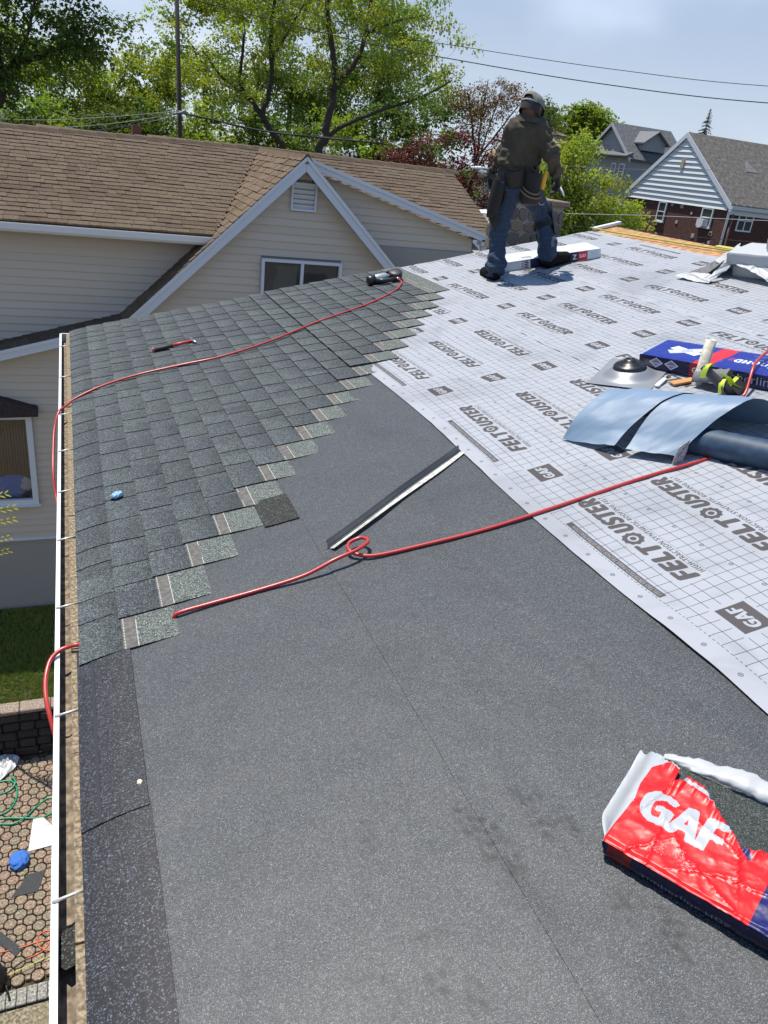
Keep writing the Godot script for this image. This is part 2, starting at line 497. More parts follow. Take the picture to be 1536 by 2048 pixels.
func build_roof() -> Node3D:
	var H := thing("house", "house with the half-shingled grey roof in the foreground", "house")
	# walls below the roof, and the deck
	var b := MB.new()
	b.boxat(Vector3(SRIDGE * cos(AL), (GY - 0.15) * 0.5 - 0.1, -2.4), Vector3(2 * (SRIDGE * cos(AL) - 0.32), -GY - 0.15, 8.6))
	put(H, "wall", b, M.wallside)
	b = MB.new()
	var n := 40
	for i in 6:
		for j in n:
			var s0 := SRIDGE * i / 6.0; var s1 := SRIDGE * (i + 1) / 6.0
			var u0 := lerpf(-2.2, UFAR - 0.02, float(j) / n); var u1 := lerpf(-2.2, UFAR - 0.02, float(j + 1) / n)
			b.quad(rs(s0, u1, -0.002), rs(s1, u1, -0.002), rs(s1, u0, -0.002), rs(s0, u0, -0.002))
	b.hexa([rp(0, UFAR - 0.02, -0.05), rp(SRIDGE, UFAR - 0.02, -0.05), rp(SRIDGE, -2.2, -0.05), rp(0, -2.2, -0.05), rp(0, UFAR - 0.02, -0.026), rp(SRIDGE, UFAR - 0.02, -0.026), rp(SRIDGE, -2.2, -0.026), rp(0, -2.2, -0.026)])
	put(H, "roof_deck", b, M.deck)
	# far slope beyond the ridge
	var rx := SRIDGE * cos(AL); var ry := SRIDGE * sin(AL)
	b = MB.new()
	b.hexa([Vector3(rx, ry - 0.05, -UFAR), Vector3(2 * rx, -0.05, -UFAR), Vector3(2 * rx, -0.05, 2.2), Vector3(rx, ry - 0.05, 2.2), Vector3(rx, ry - 0.012, -UFAR), Vector3(2 * rx, -0.012, -UFAR), Vector3(2 * rx, -0.012, 2.2), Vector3(rx, ry - 0.012, 2.2)])
	put(H, "far_slope", b, M.starter)
	# bare plywood at the ridge
	for k in 4:
		b = MB.new()
		rslab(b, 5.18, 5.49, -2.0 + k * 2.235, 0.232 + k * 2.235, 0.006, 0.006, 0.012, 1, 6)
		put(H, "plywood_sheet", b, M.ply)
	# two runs of granulated base sheet
	for k in 2:
		b = MB.new(true)
		var s0: float = [-0.012, 0.911][k]; var s1: float = [0.99, 1.90][k]; var h: float = [0.0022, 0.0042][k]
		var nu := 460; var ns := 110
		var P := PackedVector3Array(); var C := PackedColorArray()
		for j in nu + 1:
			var u := lerpf(-1.2, UFAR - 0.03, pow(float(j) / nu, 1.25))
			for i in ns + 1:
				var s := lerpf(s0, s1, float(i) / ns)
				var e := s
				if i == 0: e += nz2.get_noise_1d(u * 90.0) * 0.004
				P.append(rs(e, u, h + nz2.get_noise_2d(s * 260.0, u * 120.0) * 0.0012 + (0.0008 * exp(-pow((s - 0.911) / 0.02, 2.0)) if k == 1 else 0.0)))
				var v := 1.0 + 0.10 * smoothstep(1.2, 0.5, s) + 0.26 * nz2.get_noise_2d(s * 70.0 + 40.0, u * 70.0) + 0.10 * nz.get_noise_2d(s * 420.0, u * 160.0)
				v *= 1.0 - smear(s, u)
				C.append(Color(v, v, v))
		for j in nu:
			for i in ns:
				var a := j * (ns + 1) + i
				for q in [a + ns + 1, a + ns + 2, a + 1, a + ns + 1, a + 1, a]:
					b.st.set_color(C[q]); b.st.add_vertex(P[q])
		# the cut edge that shows along the lap
		b.st.set_smooth_group(-1)
		for j in nu:
			var a := j * (ns + 1); var c := a + ns + 1
			for q in [P[c], P[a], P[a] - RN * 0.0016, P[c], P[a] - RN * 0.0016, P[c] - RN * 0.0016]:
				b.st.set_color(Color(0.25, 0.25, 0.27)); b.st.add_vertex(q)
		put(H, "base_sheet", b, M.base)
	# starter strips along the eave
	for k in 2:
		b = MB.new()
		var u0: float = [1.512, -1.2][k]; var u1: float = [2.30, 1.53][k]
		rslab(b, -0.022, 0.156 + 0.003 * k, u0, u1, 0.0075 + 0.0035 * (1 - k), 0.0065 + 0.0035 * (1 - k), 0.003, 6, 14)
		var ss := put(H, "starter_strip", b, M.starter)
		if k == 0:
			b = MB.new()
			rslab(b, 0.024, 0.034, u0, u1, 0.0120, 0.0120, 0.002, 1, 14)
			put(ss, "sealant_bead", b, M.tar)
	b = MB.new()
	for k in 3: rslab(b, 1.75 + k * 0.75, 2.5 + k * 0.75, 6.70, UFAR, 0.0062, 0.0062, 0.003, 2, 1)
	put(H, "starter_strip", b, M.starter)
	shingles(H)
	felt(H)
	gutter(H)
	# scrap of felt membrane lying at the end of the fifth course
	b = MB.new()
	rslab(b, 0.756, 0.908, 2.775, 3.02, 0.009, 0.008, 0.0025, 3, 4)
	tag(put(self, "membrane_scrap", b, M.scrap), "square dark scrap of roofing lying where the shingles end", "roofing scrap")
	return H

func smear(s: float, u: float) -> float:   # boot prints: lug marks on the base sheet; scuffs count as less than nothing
	var out := -0.16 * exp(-pow((u - 1.10 - 0.12 * (s - 0.3)) / 0.045, 2.0)) * smoothstep(0.75, 0.4, s) * (0.6 + nz2.get_noise_2d(s * 300.0, u * 900.0))
	out -= 0.10 * exp(-pow((u - 2.19 + 0.2 * (s - 0.6)) / 0.03, 2.0)) * (0.5 + nz2.get_noise_2d(s * 200.0, u * 700.0))
	for f in [[0.90, 1.05, 0.25, 1.0], [0.69, 0.80, 0.1, 1.1], [1.12, 0.72, 0.5, 0.9], [1.06, 1.06, 0.2, 0.8], [0.62, 1.16, -0.2, 0.5], [0.55, 0.80, 0.3, 0.7], [1.42, 1.46, 0.4, 0.35], [1.12, 1.50, 0.1, 0.35], [1.40, 0.62, 0.7, 0.4], [0.35, 0.70, -0.3, 0.5]]:
		var d := Vector2(s - f[0], u - f[1]).rotated(-f[2])
		if absf(d.x) < 0.055 and absf(d.y) < 0.14:
			var row := floorf(d.y / 0.030)
			var c := Vector2(fposmod(d.x + 0.012 * fposmod(row, 2.0), 0.026) - 0.013, fposmod(d.y, 0.030) - 0.015)
			var lug := 1.0 - smoothstep(0.007, 0.013, c.length())
			lug *= smoothstep(-0.25, 0.3, nz2.get_noise_2d(s * 500.0 + f[0] * 90.0, u * 500.0))
			out = max(out, 0.0) + lug * 0.95 * f[3] * (1.0 - smoothstep(0.75, 1.0, Vector2(d.x / 0.055, d.y / 0.14).length()))
	return clampf(out, -0.35, 0.75)

func shingles(H: Node3D):
	rng.seed = 404
	for i in UE.size():
		var s0 := EX * i - 0.012
		var uend: float = UE[i]
		var u: float = uend
		var first := true
		while u < UFAR - 0.02:
			var u1: float = min(u + (rng.randf_range(0.55, 0.98) if first else 1.0), UFAR)
			if UFAR - u1 < 0.15: u1 = UFAR
			var lift := 0.012 * smoothstep(1.45, 1.78, s0)
			var top := func(x): return 0.018 - 0.0434 * x + lift
			# the backing that shows between the tabs, and the part that the next course covers
			var b := MB.new()
			var u0 := u + 0.0012
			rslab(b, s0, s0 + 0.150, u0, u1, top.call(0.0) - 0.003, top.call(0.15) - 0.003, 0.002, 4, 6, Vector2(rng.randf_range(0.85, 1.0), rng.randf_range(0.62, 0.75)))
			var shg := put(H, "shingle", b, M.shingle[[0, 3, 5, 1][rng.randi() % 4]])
			b = MB.new()
			rslab(b, s0 + 0.1485, s0 + 0.200, u0, u1, top.call(0.1485), top.call(0.2), 0.004, 1, 3)
			if first:
				put(shg, "nailing_strip", b, M.sealant)
				b = MB.new()
				for sx in [0.1535, 0.197]:
					var q := u0
					while q < u1 - 0.02:
						rslab(b, s0 + sx, s0 + sx + 0.0035, q, min(q + (0.012 if sx < 0.17 else 0.03), u1), top.call(sx) + 0.0007, top.call(sx) + 0.0007, 0.0012)
						q += 0.017 if sx < 0.17 else 0.033
				put(shg, "chalk_line", b, M.mark).set_meta("kind", "stuff")
				b = MB.new()
				rslab(b, s0 + 0.2004, s0 + 0.337, u0, u1, top.call(0.2), top.call(0.337), 0.004, 1, 3, Vector2(1, 1))
				put(shg, "headlap", b, M.headlap)
			elif i == UE.size() - 1:
				put(shg, "nailing_strip", b, M.sealant)
				b = MB.new()
				rslab(b, s0 + 0.2004, s0 + 0.337, u0, u1, top.call(0.2), top.call(0.337), 0.004, 1, 3, Vector2(1, 1))
				put(shg, "headlap", b, M.headlap)
			# tabs
			var L := u1 - u
			var k: int = max(1, int(round(L * 5.0)))
			var cuts := []
			for j in k + 1: cuts.append(u0 + (L - 0.0012) * j / k + (rng.randf_range(-0.045, 0.045) if j > 0 and j < k else 0.0))
			for j in k:
				var a: float = cuts[j]; var e: float = cuts[j + 1]
				if e - a < 0.03: continue
				var gap: float = rng.randf_range(0.25, 0.55) * (e - a)
				if first and j == 0: gap *= 0.4
				b = MB.new()
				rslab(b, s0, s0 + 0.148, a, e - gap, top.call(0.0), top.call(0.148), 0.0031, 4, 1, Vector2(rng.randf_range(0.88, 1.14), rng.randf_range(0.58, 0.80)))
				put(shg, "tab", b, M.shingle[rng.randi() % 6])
			u = u1 + 0.0015
			first = false

func felt(H: Node3D):
	var nf := FastNoiseLite.new(); nf.seed = 88; nf.frequency = 0.012; nf.fractal_octaves = 3
	for k in 3:
		var s0: float = [1.755, 2.905, 3.95][k]; var s1: float = [2.96, 4.02, 5.19][k]; var top: float = [1.755, 4.085, 5.19][k]
		var b := MB.new(true)
		var wid: float = s1 - s0
		var far: float = UFAR - 0.02 - 0.0 * k
		var pos := func(a: float, c: float):
			var u := lerpf(far, -1.2, a); var s := lerpf(s0, s1, c)
			if k == 0: s += (1.0 - c) * (0.03 * smoothstep(2.2, 4.3, u) + 0.012 * sin(u * 2.3) - 0.012 * smoothstep(1.3, 1.0, u))
			var r := nf.get_noise_2d(s * 60.0, u * 60.0) * 0.009 + nf.get_noise_2d(s * 300.0 + 500.0, u * 130.0) * 0.0055
			r += 0.0035 * sin(u * 30.0 + 3.0 * sin(s * 5.0)) * pow(max(0.0, nf.get_noise_2d(s * 30.0 + 90.0, u * 30.0) + 0.35), 1.0) * smoothstep(0.9, 0.3, c)
			var ue: float = UE[clampi(int((s - 0.2) / EX), 0, 19)]
			r = max(r + 0.003, 0.0) * smoothstep(ue - 0.02, ue - 0.35, u) if s < 3.2 else max(r + 0.003, 0.0)
			return rs(s, u, 0.0095 + 0.0015 * k + r)
		var uvf := func(a: float, c: float):
			var u := lerpf(far, -1.2, a); var s := lerpf(s0, s1, c)
			var wob := nf.get_noise_2d(s * 50.0 + 200.0, u * 50.0) * 0.012
			if k == 0: return Vector2((u - 1.61 + wob) / 1.175, (s - 1.755 + wob * 0.4) / 1.22)
			return Vector2(-(u - 4.845 - (1.02 if k == 2 else 0.0) * 0.0 + wob) / 1.175, (top - s + wob * 0.4) / 1.22)
		var soil := func(a: float, c: float):   # dust and tracked dirt
			var u := lerpf(far, -1.2, a); var s := lerpf(s0, s1, c)
			var v := 1.0 - 0.16 * smoothstep(0.05, 0.55, nf.get_noise_2d(s * 75.0 + 700.0, u * 75.0)) - 0.10 * smoothstep(0.1, 0.5, nf.get_noise_2d(s * 420.0, u * 420.0 + 60.0))
			for f in [[1.80, 1.22], [1.86, 1.30], [1.93, 1.17], [2.5, 1.9], [2.25, 3.3], [3.3, 4.9], [3.9, 5.4], [4.3, 4.2], [3.6, 3.2]]:
				var e := Vector2((s - f[0]) / 0.06, (u - f[1]) / 0.11).length()
				v -= 0.16 * (1.0 - smoothstep(0.3, 1.0, e)) * (0.5 + nf.get_noise_2d(s * 900.0, u * 900.0))
			return Color(v, v * 0.99 + 0.006, v * 0.965 + 0.02)
		b.grid(330, 48, pos, uvf, false, soil)
		put(H, "underlayment_sheet", b, M.felt)

func gutter(H: Node3D):
	# K-style trough: white lip outside, weathered inside
	var z0 := 2.2; var z1 := -7.0
	var b := MB.new()
	# fascia board and the old crust that shows above the trough
	b.boxat(Vector3(-0.018, -0.13, (z0 + z1) * 0.5), Vector3(0.024, 0.176, z0 - z1))
	put(H, "fascia", b, M.fascia_old)
	var g := MB.new()
	var prof := [Vector2(-0.036, -0.044), Vector2(-0.038, -0.098), Vector2(-0.05, -0.106), Vector2(-0.074, -0.106), Vector2(-0.082, -0.085), Vector2(-0.0765, -0.042)]
	for i in prof.size() - 1:
		g.quad(Vector3(prof[i].x, prof[i].y, z1), Vector3(prof[i].x, prof[i].y, z0), Vector3(prof[i + 1].x, prof[i + 1].y, z0), Vector3(prof[i + 1].x, prof[i + 1].y, z1))
	var gu := put(H, "gutter", g, M.gutter_in)
	# rear flange, over the fascia, with old grit on it
	var zz := z0
	while zz > z1 + 0.02:
		var e: float = max(zz - rng.randf_range(0.4, 0.7), z1)
		b = MB.new()
		b.boxat(Vector3(-0.023, -0.034 + rng.randf_range(-0.002, 0.002), (zz + e) * 0.5), Vector3(0.030, 0.012, zz - e - 0.006))
		put(gu, "rear_flange", b, M.fascia_old)
		zz = e
	b = MB.new()
	b.prism(PackedVector2Array([Vector2(-0.036, -0.104), Vector2(-0.05, -0.109), Vector2(-0.076, -0.109), Vector2(-0.085, -0.086), Vector2(-0.080, -0.044), Vector2(-0.0745, -0.044), Vector2(-0.0745, -0.036), Vector2(-0.0905, -0.036), Vector2(-0.0905, -0.055), Vector2(-0.092, -0.09), Vector2(-0.078, -0.114), Vector2(-0.036, -0.114)]), Vector3(0, 0, z0), Vector3.RIGHT, Vector3.UP, Vector3(0, 0, z1 - z0))
	put(gu, "front_lip", b, M.white)
	b = MB.new()
	b.boxat(Vector3(-0.055, -0.075, z1 - 0.004), Vector3(0.072, 0.078, 0.004))
	put(gu, "end_cap", b, M.white)
	b = MB.new()
	b.boxat(Vector3(-0.037, -0.033, z1 + 0.008), Vector3(0.076, 0.006, 0.014))
	put(gu, "edge_trim", b, M.white)
	for u in [6.55, 5.68, 4.86, 4.24, 3.69, 3.18, 2.63, 2.01, 1.345, 0.6]:
		b = MB.new(true)
		b.tube([Vector3(-0.088, -0.034, -u), Vector3(-0.05, -0.029, -u - 0.004), Vector3(-0.010, -0.024, -u - 0.010)], 0.0042, 8)
		put(gu, "gutter_spike", b, M.steel)

# ---------------------------------------------------------------- things on the roof
func softface(b: MB, h: Vector3, r: float, w: int, sgn: float, amp: float, sd: float, n: int, m: int):   # one face of a rounded, slightly crumpled package
	var a1 := (w + 1) % 3; var a2 := (w + 2) % 3
	if w == 1: a1 = 0; a2 = 2
	elif w == 2: a1 = 0; a2 = 1
	else: a1 = 2; a2 = 1
	var f := func(x: float, y: float):
		var q := Vector3.ZERO
		q[w] = sgn * h[w]; q[a1] = lerpf(-h[a1], h[a1], x); q[a2] = lerpf(-h[a2], h[a2], y)
		var k := q.clamp(-(h - Vector3.ONE * r), h - Vector3.ONE * r)
		var d := q - k
		var p := k + d.normalized() * r
		var o := p * 9.0 + Vector3(sd, sd * 0.7, 0)
		p += d.normalized() * (nz.get_noise_3d(o.x * 12, o.y * 12, o.z * 12) * amp + nz2.get_noise_3d(o.x * 40, o.y * 40, o.z * 40) * amp * 0.45)
		return p
	var uvf := func(x: float, y: float): return Vector2(x, y if w == 1 else 1.0 - y)
	var fl := false
	if w == 0: fl = sgn < 0
	elif w == 1: fl = sgn < 0
	else: fl = sgn > 0
	b.grid(n, m, f, uvf, fl)

func package(o: Node3D, size: Vector3, mats: Dictionary, amp := 0.004, sd := 0.0, r := 0.012):   # mats by face: top, bottom, front, back, left, right
	var h := size * 0.5
	for q in [["top", 1, 1.0], ["bottom", 1, -1.0], ["front", 2, 1.0], ["back", 2, -1.0], ["right", 0, 1.0], ["left", 0, -1.0]]:
		var b := MB.new(true)
		var n := 40 if q[1] != 0 else 14; var m := 14 if q[1] == 1 else 6
		softface(b, h, r, q[1], q[2], amp, sd, n, m)
		put(o, "wrapper_" + q[0], b, mats.get(q[0], mats.all), Transform3D(Basis.IDENTITY, Vector3(0, h.y, 0)))

func roof_basis(dir: Vector2) -> Basis:   # x along (s, u) direction dir, y off the roof
	var x := (RD * dir.x + Vector3(0, 0, -1) * dir.y).normalized()
	return Basis(x, RN, x.cross(RN))

func photo_tex(w: int, h: int, f: Callable) -> ImageTexture:
	var im := Image.create(w, h, false, Image.FORMAT_RGB8)
	f.call(im)
	return img_tex(im)

func B2(x: float, y: float, w: float, h: float, sk := 0.0) -> Transform2D:
	return Transform2D(Vector2(w, 0), Vector2(-sk * h, h), Vector2(x + sk * h, y))

func B2r(x: float, y: float, w: float, h: float) -> Transform2D:   # upside down
	return Transform2D(Vector2(-w, 0), Vector2(0, -h), Vector2(x + w, y + h))

func worn(im: Image, n: int, col: Color, sd: int, big := 14):
	rng.seed = sd
	for k in n:
		var p := Vector2i(rng.randi() % im.get_width(), rng.randi() % im.get_height())
		var q := im.get_pixelv(p)
		im.fill_rect(Rect2i(p, Vector2i(1 + rng.randi() % big, 1 + rng.randi() % 4)), q.lerp(col, rng.randf_range(0.1, 0.6)))

func roof_items():
	var blue := Color(0.10, 0.16, 0.52); var navy := Color(0.07, 0.08, 0.24); var red := Color(0.80, 0.11, 0.13); var wh := Color(0.86, 0.87, 0.9)
	# --- blue package of shingles
	var topt := photo_tex(1024, 352, func(im):
		im.fill(blue)
		var c := Vector2(210, 170)
		for k in 2:
			var d := Vector2(1, 0.42) if k == 0 else Vector2(1, -0.72)
			d = d.normalized(); var e := Vector2(-d.y, d.x)
			fill_poly(im, PackedVector2Array([c - d * 100 - e * 33, c + d * 100 - e * 33, c + d * 100 + e * 33, c - d * 100 + e * 33]), wh if k == 0 else Color(0.75, 0.78, 0.86))
		for k in 6: im.fill_rect(Rect2i(170 + k * 4, 138 + k * 11, 70, 3), Color(0.35, 0.4, 0.62))
		fill_poly(im, PackedVector2Array([Vector2(372, 0), Vector2(470, 0), Vector2(430, 352), Vector2(332, 352)]), red)
		im.fill_rect(Rect2i(0, 0, 16, 352), Color(0.62, 0.66, 0.74))
		write(im, "Timberline", B2r(600, 150, 390, 84), wh, false)
		write(im, "HD", B2r(506, 160, 84, 62), wh, true, false, 2.0)
		write(im, "Z", B2r(468, 160, 30, 44), red, true)
		im.fill_rect(Rect2i(560, 60, 190, 4), Color(0.5, 0.55, 0.75)); im.fill_rect(Rect2i(590, 118, 330, 5), Color(0.5, 0.55, 0.78))
		worn(im, 700, Color(0.55, 0.6, 0.78), 5))
	var frt := photo_tex(1024, 104, func(im):
		im.fill(navy)
		for x in [112.0, 208.0]:
			var c := Vector2(x, 46)
			fill_poly(im, PackedVector2Array([c + Vector2(-44, 0), c + Vector2(0, -34), c + Vector2(44, 0), c + Vector2(0, 34)]), wh)
			fill_poly(im, PackedVector2Array([c + Vector2(-34, 0), c + Vector2(0, -27), c + Vector2(34, 0), c + Vector2(0, 27)]), Color(0.45, 0.5, 0.62))
			im.fill_rect(Rect2i(int(x) - 20, 36, 40, 5), red); im.fill_rect(Rect2i(int(x) - 22, 48, 44, 4), wh)
		im.fill_rect(Rect2i(318, 0, 110, 104), Color(0.55, 0.08, 0.11))
		write(im, "GAF", B2(334, 32, 76, 36), wh)
		write(im, "Timberline", B2(470, 20, 330, 52), Color(0.66, 0.68, 0.78), false)
		write(im, "HDZ", B2(812, 24, 150, 42), wh, true, false, 2.0)
		write(im, "High Definition Shingles", B2(520, 80, 380, 12), Color(0.5, 0.52, 0.65), false)
		worn(im, 160, Color(0.45, 0.48, 0.6), 6))
	var o := thing("shingle_bundle", "blue wrapped bundle of shingles with a red band, behind the white pipe", "shingle bundle", rp(3.425, 3.01, 0.012) , roof_basis(Vector2(0.24, -0.585)))
	package(o, Vector3(0.98, 0.085, 0.30), {all = mat(Color(0.015, 0.02, 0.07), 0.4), top = mat(Color.WHITE, 0.33, topt, 1.0, {uv = true}), front = mat(Color.WHITE, 0.35, frt, 1.0, {uv = true}), left = M.film}, 0.004, 1.0)
	# --- white package by the worker
	var top2 := photo_tex(1024, 352, func(im):
		im.fill(Color(0.80, 0.82, 0.85))
		for k in 60: im.fill_rect(Rect2i((k * 151) % 980, (k * 67) % 330, 60, 2), Color(0.72, 0.75, 0.79))
		im.fill_rect(Rect2i(255, 240, 90, 70), Color(0.45, 0.47, 0.5))
		write(im, "GAF", B2r(264, 256, 70, 36), Color(0.82, 0.83, 0.85)))
	var fr2 := photo_tex(1024, 112, func(im):
		im.fill(Color(0.74, 0.77, 0.78))
		im.fill_rect(Rect2i(215, 4, 88, 100), Color(0.86, 0.87, 0.9))
		for k in 5: im.fill_rect(Rect2i(222, 14 + k * 18, 26, 9), red if k < 2 else navy)
		for k in 5: im.fill_rect(Rect2i(254, 12 + k * 18, 40, 12), navy)
		im.fill_rect(Rect2i(312, 0, 478, 112), navy)
		write(im, "Timberline HD", B2(420, 34, 250, 44), Color(0.7, 0.72, 0.8), false)
		write(im, "Z", B2(735, 28, 38, 54), wh)
		im.fill_rect(Rect2i(790, 6, 92, 98), red)
		write(im, "GAF", B2(802, 34, 66, 36), wh)
		im.fill_rect(Rect2i(888, 0, 136, 112), Color(0.78, 0.81, 0.84))
		for k in 3: im.fill_rect(Rect2i(915, 30 + k * 16, 70, 5), Color(0.6, 0.62, 0.66)))
	o = thing("shingle_bundle", "white wrapped bundle of shingles with a navy and red stripe, at the worker's boots", "shingle bundle", rp(4.10, 6.075, 0.012), roof_basis(Vector2(0.985, -0.17)))
	package(o, Vector3(0.95, 0.09, 0.33), {all = M.film, top = mat(Color.WHITE, 0.4, top2, 1.0, {uv = true}), front = mat(Color.WHITE, 0.4, fr2, 1.0, {uv = true})}, 0.005, 2.0)
	# --- stack of white packages at the frame's edge, with the torn wrapper before it
	var dirs := Vector2(0.28, -0.96)
	var k := 0
	for q in [[5.14, 4.17, 0.0, "lowest", 0.0], [5.10, 4.20, 0.098, "middle", 0.03], [5.24, 3.98, 0.196, "topmost", -0.04]]:
		o = thing("shingle_bundle", "plain white wrapped bundle of shingles, %s of the three stacked near the ridge" % q[3], "shingle bundle", rp(q[0], q[1], 0.012 + q[2]), roof_basis(dirs.rotated(q[4])), "white bundles stacked near the ridge")
		package(o, Vector3(0.98, 0.096, 0.36), {all = M.film}, 0.007, 3.0 + k, 0.02)
		k += 1
	torn_wrapper()
	near_bundle()
	curled_roll()
	# --- pipe boot: metal base plate with a raised cone and a rubber collar
	o = thing("pipe_boot", "metal pipe flashing with a black rubber collar, lying loose on the felt", "pipe flashing", rp(2.985, 3.33, 0.0145), roof_basis(Vector2(0.355, 0.255)))
	var b := MB.new(true)
	var plate := mat(Color(0.30, 0.31, 0.33), 0.42, null, 1.0, {metal = 0.45})
	b.grid(36, 30, func(x: float, y: float):
		var p := Vector3(lerpf(-0.20, 0.22, x), 0, lerpf(-0.175, 0.175, y))
		var d := Vector2(p.x / 1.15, p.z / 1.05).length()
		p.y = 0.045 * (1.0 - smoothstep(0.07, 0.145, d)) + 0.002 + 0.004 * pow(abs(p.x) / 0.2, 2.0)
		return p)
	put(o, "base_plate", b, plate)
	b = MB.new(true)
	b.lathe([Vector2(0.0001, 0.082), Vector2(0.016, 0.082), Vector2(0.018, 0.094), Vector2(0.026, 0.095), Vector2(0.029, 0.088), Vector2(0.034, 0.087), Vector2(0.037, 0.079), Vector2(0.05, 0.078), Vector2(0.056, 0.068), Vector2(0.078, 0.066), Vector2(0.088, 0.056), Vector2(0.092, 0.042)], 32)
	put(o, "rubber_collar", b, M.rubber)
	# --- plastic vent pipe
	o = thing("vent_pipe", "upright white plastic pipe standing out of the felt", "vent pipe", Vector3(3.097, 0.715, -3.02))
	b = MB.new(true)
	b.lathe([Vector2(0.0235, 0.10), Vector2(0.0235, 0.262), Vector2(0.028, 0.262), Vector2(0.028, -0.06)], 28, Transform3D(Basis.from_euler(Vector3(0.03, 0, 0.0)), Vector3.ZERO))
	put(o, "tube", b, mat(Color(0.55, 0.52, 0.43), 0.45, T.soft, 5.0))
	# --- piece of bare wood and utility knife beside the boot
	b = MB.new()
	b.rbox(Transform3D(roof_basis(Vector2(0.14, -0.02)), rp(3.13, 3.07, 0.022)), Vector3(0.13, 0.012, 0.05), 0.002)
	tag(put(self, "wood_offcut", b, mat(Color(0.50, 0.25, 0.09), 0.7, T.wood, 6.0)), "short orange-brown wood offcut at the foot of the pipe", "wood offcut")
	o = thing("utility_knife", "knife with a white handle lying across the pipe flashing's plate", "knife", rp(3.025, 3.115, 0.020), roof_basis(Vector2(0.8, 0.45)))
	b = MB.new()
	b.rbox(Transform3D(Basis(Vector3.BACK, 0.05), Vector3(0, 0.008, 0)), Vector3(0.11, 0.012, 0.024), 0.003)
	put(o, "handle", b, M.white)
	b = MB.new()
	b.boxat(Vector3(0.07, 0.006, 0), Vector3(0.05, 0.006, 0.012))
	put(o, "blade_holder", b, M.rubber)
	tool_pouch()
	# --- air hoses
	hose("red air hose looping across the bare base sheet", [[0.25, 2.318, -0.03], [0.31, 2.32, -0.004], [0.335, 2.322, 0.016], [0.45, 2.325, 0.014], [0.62, 2.323, 0.012], [0.80, 2.315, 0.022], [0.93, 2.325, 0.045], [1.03, 2.342, 0.05], [1.085, 2.385, 0.045], [1.072, 2.43, 0.04], [1.02, 2.425, 0.035], [1.005, 2.38, 0.03], [1.04, 2.34, 0.02], [1.10, 2.318, 0.014], [1.25, 2.302, 0.012], [1.55, 2.28, 0.012], [1.90, 2.281, 0.02], [2.30, 2.302, 0.02], [2.62, 2.30, 0.02], [2.72, 2.32, 0.02]])
	var hb := [[2.79, 6.36, 0.05], [2.80, 6.29, 0.042], [2.76, 6.20, 0.038], [2.63, 6.03, 0.034], [2.30, 5.79, 0.034], [1.84, 5.61, 0.028], [1.40, 5.36, 0.028], [1.02, 5.23, 0.028], [0.72, 5.23, 0.028], [0.42, 5.21, 0.028], [0.18, 5.13, 0.026]]
	hose("red air hose running from the nail gun down over the gutter", hb, [Vector3(0.011, 0.010, -5.05), Vector3(-0.037, -0.012, -4.99), Vector3(-0.085, -0.025, -4.9), Vector3(-0.116, -0.10, -4.8), Vector3(-0.128, -0.19, -4.65), Vector3(-0.132, -0.275, -4.5), Vector3(-0.125, -0.355, -4.4), Vector3(-0.112, -0.43, -4.3), Vector3(-0.09, -0.6, -4.2), Vector3(-0.08, -1.2, -4.1), Vector3(-0.08, -2.4, -4.1)])
	hose("red air hose hanging in a bow beyond the near gutter", [[0.06, 2.33, -0.035], [0.02, 2.335, -0.022]], [Vector3(-0.016, -0.004, -2.335), Vector3(-0.05, -0.012, -2.338), Vector3(-0.076, -0.018, -2.33), Vector3(-0.102, -0.028, -2.3), Vector3(-0.116, -0.046, -2.25), Vector3(-0.120, -0.067, -2.2), Vector3(-0.116, -0.09, -2.15), Vector3(-0.105, -0.123, -2.1), Vector3(-0.094, -0.165, -2.06), Vector3(-0.085, -0.25, -2.02), Vector3(-0.08, -0.5, -2.0), Vector3(-0.08, -1.8, -2.0)])
	hose("red air hose rising over the blue bundle at the frame's edge", [[3.10, 2.72, 0.02], [3.205, 2.74, 0.022], [3.25, 2.75, 0.04], [3.36, 2.83, 0.125], [3.47, 2.90, 0.13], [3.60, 2.95, 0.14], [3.72, 2.96, 0.14], [3.95, 2.90, 0.10], [4.3, 2.7, 0.03]])
	nail_gun()
	# --- hammer
	var hd := Vector2(0.32, 0.045)
	o = thing("hammer", "hammer with a red and black handle lying on the shingles", "hammer", rp(0.742, 5.752, 0.031), roof_basis(hd))
	b = MB.new(true)
	b.tube([Vector3(-0.155, 0, 0), Vector3(-0.15, 0, 0), Vector3(-0.06, 0, 0), Vector3(-0.01, 0, 0)], [0.014, 0.0175, 0.0155, 0.013], 10)
	put(o, "grip", b, mat(Color(0.03, 0.025, 0.025), 0.6))
	b = MB.new(true)
	b.tube([Vector3(-0.01, 0, 0), Vector3(0.05, 0, 0), Vector3(0.135, 0, 0)], [0.0131, 0.0118, 0.011], 10)
	put(o, "shaft", b, mat(Color(0.50, 0.05, 0.04), 0.4))
	b = MB.new(true)
	b.tube([Vector3(-0.162, 0, 0), Vector3(-0.150, 0, 0)], 0.018, 10)
	put(o, "butt_cap", b, mat(Color(0.42, 0.10, 0.07), 0.4))
	b = MB.new(true)
	b.tube([Vector3(0.145, 0.0, -0.055), Vector3(0.145, 0.0, -0.035), Vector3(0.145, 0.0, -0.02), Vector3(0.145, 0.0, 0.012), Vector3(0.15, -0.002, 0.04), Vector3(0.158, -0.010, 0.068)], [0.016, 0.016, 0.011, 0.014, 0.010, 0.004], 12)
	put(o, "head", b, mat(Color(0.30, 0.30, 0.32), 0.35, null, 1.0, {metal = 0.9}))
	# --- blue scrap of glove and a few bits
	b = MB.new(true)
	crumple(b, Vector3(0.028, 0.012, 0.021), 41, 0.5)
